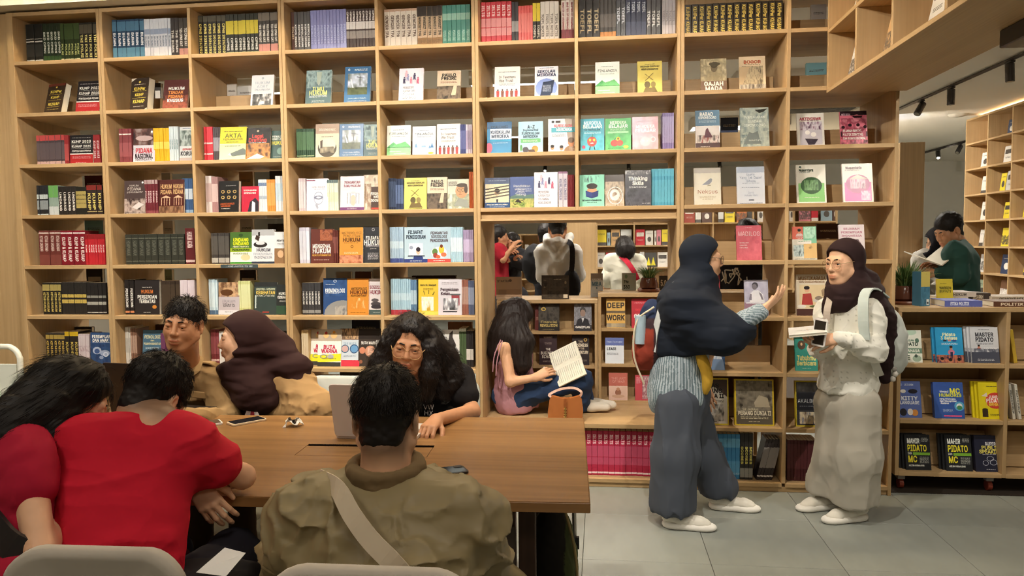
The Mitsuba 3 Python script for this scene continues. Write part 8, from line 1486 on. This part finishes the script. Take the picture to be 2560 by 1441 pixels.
# ---- handbag on the bench
k = thing('handbag', 'caramel brown leather shoulder bag standing on the bench', 'handbag'); c_ = V(*onY(1414, 1034, .06)[:2], .3975); f = Sdf(); w = .19
o = [(-.095, .012), (-.098, .05), (-.088, .11), (-.075, .128), (-.03, .118), (0, .115), (.03, .118), (.078, .130), (.09, .11), (.098, .05), (.093, .012), (.08, .0), (-.08, .0)]
from shapely.geometry import Polygon
pg = Polygon(o).buffer(.006).buffer(-.006); m0 = trimesh.creation.extrude_polygon(pg, .05, engine='earcut'); m0 = m0.subdivide().subdivide(); vv = np.array(m0.vertices); vv[:, 2] = (vv[:, 2]-.025)*(1.15-vv[:, 1]*4.2); vv = np.column_stack([vv[:, 0], -vv[:, 2], vv[:, 1]*1.12])*1.12+c_
m = MB(); m.add(vv, m0.faces, lin('9a5c2c')); m.put(part(k, 'body'), 'leather', smooth=45)
m = MB(); ribbon(m, spline([c_+V(-.09, 0, .15), c_+V(-.10, .01, .165), c_+V(-.03, .03, .195), c_+V(.05, .02, .205), c_+V(.098, .0, .185), c_+V(.09, 0, .155)], 22), V(0, -1, .5), .016, lin('b08a78'), .004); m.put(part(k, 'handle', 'pale shoulder handle'), 'leather')
m = MB(); m.box(-.007, .007, -.041, -.032, .03, .15, lin('8a4c22')); m.put(part(k, 'closing_strap'), 'leather', M=frame(c_, (1, 0, 0), (0, 1, 0), (0, 0, 1))); m = MB()
for z in (.035, .05, .066, .085): m.tube([c_+V(-.009, -.045, z), c_+V(.009, -.045, z)], .003, lin('d0b468'), 8)
m.tube([c_+V(0, -.046, .03), c_+V(0, -.046, .10)], .0035, lin('d0b468'), 8); m.put(part(k, 'clasp', 'gold clasp'), 'metal', smooth=True)
m = MB(); m.tube(spline([c_+V(-.095, .0, .03), c_+V(-.17, -.03, .004), c_+V(-.2, .0, .004), c_+V(-.13, .04, .004), c_+V(-.06, .04, .01)], 20), .0025, lin('b89878'), 6); m.put(part(k, 'thin_strap', 'thin loose strap'), 'leather', smooth=True)
# ---------------------------------------------------------------- people in the hall
def bystander(label, skin, head, az, pitch, sh, el, wr, pel, top, trousers, hair='short', hairc='15110f', long_sleeve=True, hood=False, k=1.0, inf=.025):
    s = Figure(label, skin, k); J = dict(shL=sh[0], shR=sh[1], elL=el[0], elR=el[1], wrL=wr[0], wrR=wr[1], pel=pel); nb = (sh[0]+sh[1])/2+V(0, 0, .05)
    s.head(head, az, pitch, 0, neck=nb, res=.007, lids=.6); s.torso(s.body, J); a = math.radians(az); t = V(math.sin(a), -math.cos(a), 0)
    for q_, sg in (('L', -1), ('R', 1)): J['hip'+q_] = pel+t*sg*.09-V(0, 0, .05); J['kn'+q_] = V(*(pel+t*sg*.1)[:2], .48); J['an'+q_] = V(*(pel+t*sg*.1)[:2], .08)
    s.limbs(J); a_ = J['wrR']-J['elR']; b_ = J['wrL']-J['elL']; s.hand(J['wrR'], a_, V(0, -.4, 1), -1, 30, 1, .008); s.hand(J['wrL'], b_, V(0, -.4, 1), 1, 30, 1, .008); s.finish(.014)
    f = Sdf(); s.torso(f, J, inf); sleeve(f, J, 'L', [.078, .066, .05], long_sleeve); sleeve(f, J, 'R', [.078, .066, .05], long_sleeve); f.cap(nb-V(0, 0, .05), nb, .09, .068, .03)
    if hood: c = nb-s.R[:, 1]*.09+V(0, 0, .02); f.chain([c+V(x, yy, z) for x, yy, z in ((-.10, .07, .05), (-.09, -.01, -.0), (0, -.05, -.13), (.09, -.01, -.0), (.10, .07, .05))], .042, .015); f.ell(c+V(0, 0, -.03), (.085, .04, .09), None, .015)
    s.garment('top', f, top, .013, wrinkle(.009, 8, 71), .009)
    f = Sdf(); f.ell(pel, (.165, .12, .12), None, .04)
    for q_ in 'LR': f.chain([J['hip'+q_], J['kn'+q_], J['an'+q_]], [.09, .07, .06], .04)
    s.garment('trousers', f, trousers, .014)
    for q_ in 'LR': g = Sdf(); d = V(math.cos(a), math.sin(a), 0); g.cap(V(*J['an'+q_][:2], .045)-d*.06, V(*J['an'+q_][:2], .04)+d*.14, .042, .038); g.plane((0, 0, .001), (0, 0, -1), .002); s.garment('shoe', g, '2c2826', .012)
    if hair == 'short': s.short_hair(hairc, .006, .016, 500, length=.02)
    elif hair == 'bob' or hair == 'long':
        f = Sdf(); f.ell(s.loc(0, -.02, .04), (.088, .108, .1), s.R, .02); z = -.30 if hair == 'long' else -.09
        f.chain([s.loc(0, -.06, .0), s.loc(0, -.08, z*.5), s.loc(0, -.09, z)], [.09, .09, .06], .04); f.ell(s.loc(0, .13, -.02), (.08, .09, .1), s.R, .012, True); kk, v, q_ = s.garment('hair', f, hairc, .008, wrinkle(.004, 30, 3, (1, 1, .2)), .004, 'hair'); s.strands(kk, v, q_, 500, .04, hairc, 4, .1, .0012, V(0, 0, -1))
    return s, J
yh = 2.2
s, J = bystander('person in a white hoodie with a black shoulder bag, seen from behind through the nook', 'tan', P(1394, 574, yh), 92, 18, (P(1358, 634, yh), P(1434, 634, yh)), (P(1356, 690, yh+.02), P(1446, 690, yh+.02)), (P(1368, 712, yh+.3), P(1438, 705, yh+.3)), V(*P(1400, 740, yh)[:2], .93), 'c9c4bc', '2a2c34', hood=True, inf=.032)
k = thing('shoulder_bag', 'black shoulder bag on the back of the white hoodie', 'bag'); m = MB(); ribbon(m, spline([P(1412, 602, yh-.10), P(1428, 612, yh-.17), P(1431, 650, yh-.19), P(1426, 700, yh-.18)], 14), V(.1, -1, .1), .045, lin('211f22'), .006); m.put(part(k, 'strap'), 'cloth'); f = Sdf(); f.ell(P(1428, 715, yh-.17), (.085, .05, .15), None, .02); v, q_ = mesh_sdf(f, .012, wrinkle(.005, 12, 2), .005); scene[part(k, 'body')] = cply((v, q_), 'cloth', True, np.repeat(lin('1c1b1e')[None], len(v), 0))
yh = 2.9
s, J = bystander('person with dark hair and a black backpack, half hidden by the white hoodie', 'tan', P(1366, 592, yh), 70, 10, (P(1334, 640, yh), P(1395, 640, yh)), (P(1330, 690, yh), P(1400, 690, yh)), (P(1350, 700, yh+.25), P(1400, 700, yh+.25)), V(*P(1365, 740, yh)[:2], .9), '26262a', '202226')
k = thing('backpack', 'black backpack seen at the left of the white hoodie', 'bag'); f = Sdf(); f.ell(P(1337, 660, yh-.2), (.13, .1, .2), None, .02); v, q_ = mesh_sdf(f, .014, wrinkle(.006, 12, 2), .006); scene[k] = cply((v, q_), 'cloth', True, np.repeat(lin('1e1d20')[None], len(v), 0))
yh = 4.0
bystander('person with long dark hair in a dark red t-shirt, far left in the nook', 'tan', P(1248, 592, yh), 10, 5, (P(1247, 624, yh+.17), P(1246, 626, yh-.17)), (P(1252, 660, yh+.2), P(1258, 650, yh-.22)), (P(1270, 640, yh+.1), P(1278, 622, yh-.2)), V(*P(1246, 690, yh)[:2], .92), '8a1c28', '23242a', 'long', long_sleeve=False)
bystander('person with short dark hair in a black shirt, arms folded, in the nook', 'tan', P(1279, 610, 4.2), -100, 8, (P(1300, 636, 4.2), P(1262, 636, 4.2)), (P(1306, 664, 4.1), P(1266, 662, 4.1)), (P(1278, 652, 4.0), P(1284, 648, 4.0)), V(*P(1284, 690, 4.2)[:2], .9), '27272a', '222226', 'bob')
yh = 3.2
s, J = bystander('person in a white top with a red sling strap, seen from behind through the nook', 'light', P(1560, 624, yh), 100, 24, (P(1530, 655, yh), P(1594, 657, yh)), (P(1518, 692, yh), P(1608, 690, yh)), (P(1520, 712, yh+.2), P(1596, 706, yh+.25)), V(*P(1562, 740, yh)[:2], .82), 'cdcab8', '8a8878', 'bob', inf=.045, k=.95)
m = MB(); ribbon(m, spline([P(1552, 640, yh-.13), P(1568, 655, yh-.18), P(1584, 678, yh-.19), P(1594, 700, yh-.15)], 12), V(0, -1, .2), .05, lin('a82838'), .005); m.put(part(s.key, 'sling_strap', 'red sling strap'), 'cloth')
yh = 1.3
s, J = bystander('person in a dark green sweater reading an open book behind the display island', 'tan', P(2373, 578, yh), 196, 26, (P(2388, 636, yh-.16), P(2402, 632, yh+.16)), (P(2400, 690, yh-.20), P(2392, 688, yh+.18)), (P(2352, 682, yh-.16), P(2346, 668, yh+.05)), V(*P(2405, 740, yh)[:2], .92), '28453f', '1e2228', inf=.035)
m = MB(); m.tube([J['wrL']-.02*unit(J['wrL']-J['elL'])+V(0, 0, 0), J['wrL']+.01*unit(J['wrL']-J['elL'])], .032, lin('1c1c1e'), 12); m.put(part(s.key, 'watch', 'dark wrist watch'), 'plastic', smooth=40)
k = thing('book', 'open book held by the person in the green sweater', 'book'); c = P(2334, 655, yh-.08)
for a, b in (((-.12, .0, .07), (.13, .02, .03)), ((.17, -.02, -.02), (.0, .02, .12))):
    u_, w_ = V(*a), V(.02, .17, .03) if a[0] < 0 else V(-.02, .17, .06); 
m = MB(); e = V(.0, .13, .02); l_, r_ = V(-.17, -.04, .06), V(.13, -.02, .12)
for d_ in (l_, r_): pts = [c-e, c+e, c+e+d_, c-e+d_]; n_ = unit(np.cross(pts[1]-pts[0], d_)); n_ = n_ if n_[2] > 0 else -n_; m.add(pts+[p_-n_*.008 for p_ in pts], [[0, 1, 2, 3], [4, 7, 6, 5], [0, 4, 5, 1], [1, 5, 6, 2], [2, 6, 7, 3], [3, 7, 4, 0]], lin('d0ccbc'))
m.put(part(k, 'pages'), 'paper')
yh = 2.0
s = Figure('person in a black headscarf and white top behind the reader in green', 'fair'); J = dict(shL=P(2352, 650, yh), shR=P(2306, 650, yh), elL=P(2356, 700, yh), elR=P(2296, 700, yh), wrL=P(2340, 720, yh-.2), wrR=P(2310, 715, yh-.2), pel=V(*P(2328, 740, yh)[:2], .92)); s.head(P(2350, 606, yh), 160, 20, 0, neck=P(2335, 640, yh), res=.006); s.torso(s.body, J); s.limbs(J); s.finish(.014)
hijab(s, J, '17161a', .08, lambda f: f.cap(P(2330, 625, yh), P(2312, 655, yh), .11, .09, .05), res=.01, label='black headscarf'); f = Sdf(); s.torso(f, J, .03); sleeve(f, J, 'L', [.08, .07, .05]); sleeve(f, J, 'R', [.08, .07, .05]); s.garment('blouse', f, 'c9c6bc', .011, wrinkle(.008, 9, 4), .008)
f = Sdf()
for x in (-.09, .09): f.chain([J['pel']+V(x, 0, .05), V(J['pel'][0]+x, J['pel'][1], .05)], [.13, .1], .05)
s.garment('skirt', f, '26262a', .016)
yh = 1.5
s, J = bystander('person in a black jacket with white graffiti print, behind the eighth column', 'tan', P(1868, 590, yh), 88, 10, (P(1802, 655, yh), P(1904, 655, yh)), (P(1792, 730, yh), P(1914, 730, yh)), (P(1820, 760, yh+.25), P(1890, 760, yh+.25)), V(*P(1852, 780, yh)[:2], .92), '201f22', '26262a', 'bob', inf=.05)
m = MB(); r_ = random.Random(5)
for i in range(9):
    a = P(1806+i*7, 690+r_.uniform(-12, 14), yh-.185); m.tube(spline([a+V(r_.uniform(-.03, .03), 0, r_.uniform(-.05, .05)) for _ in range(4)], 10), .0045, lin('c8c4bc'), 5)
m.put(part(s.key, 'print', 'white graffiti lettering'), 'cloth', smooth=True)
finish_books()
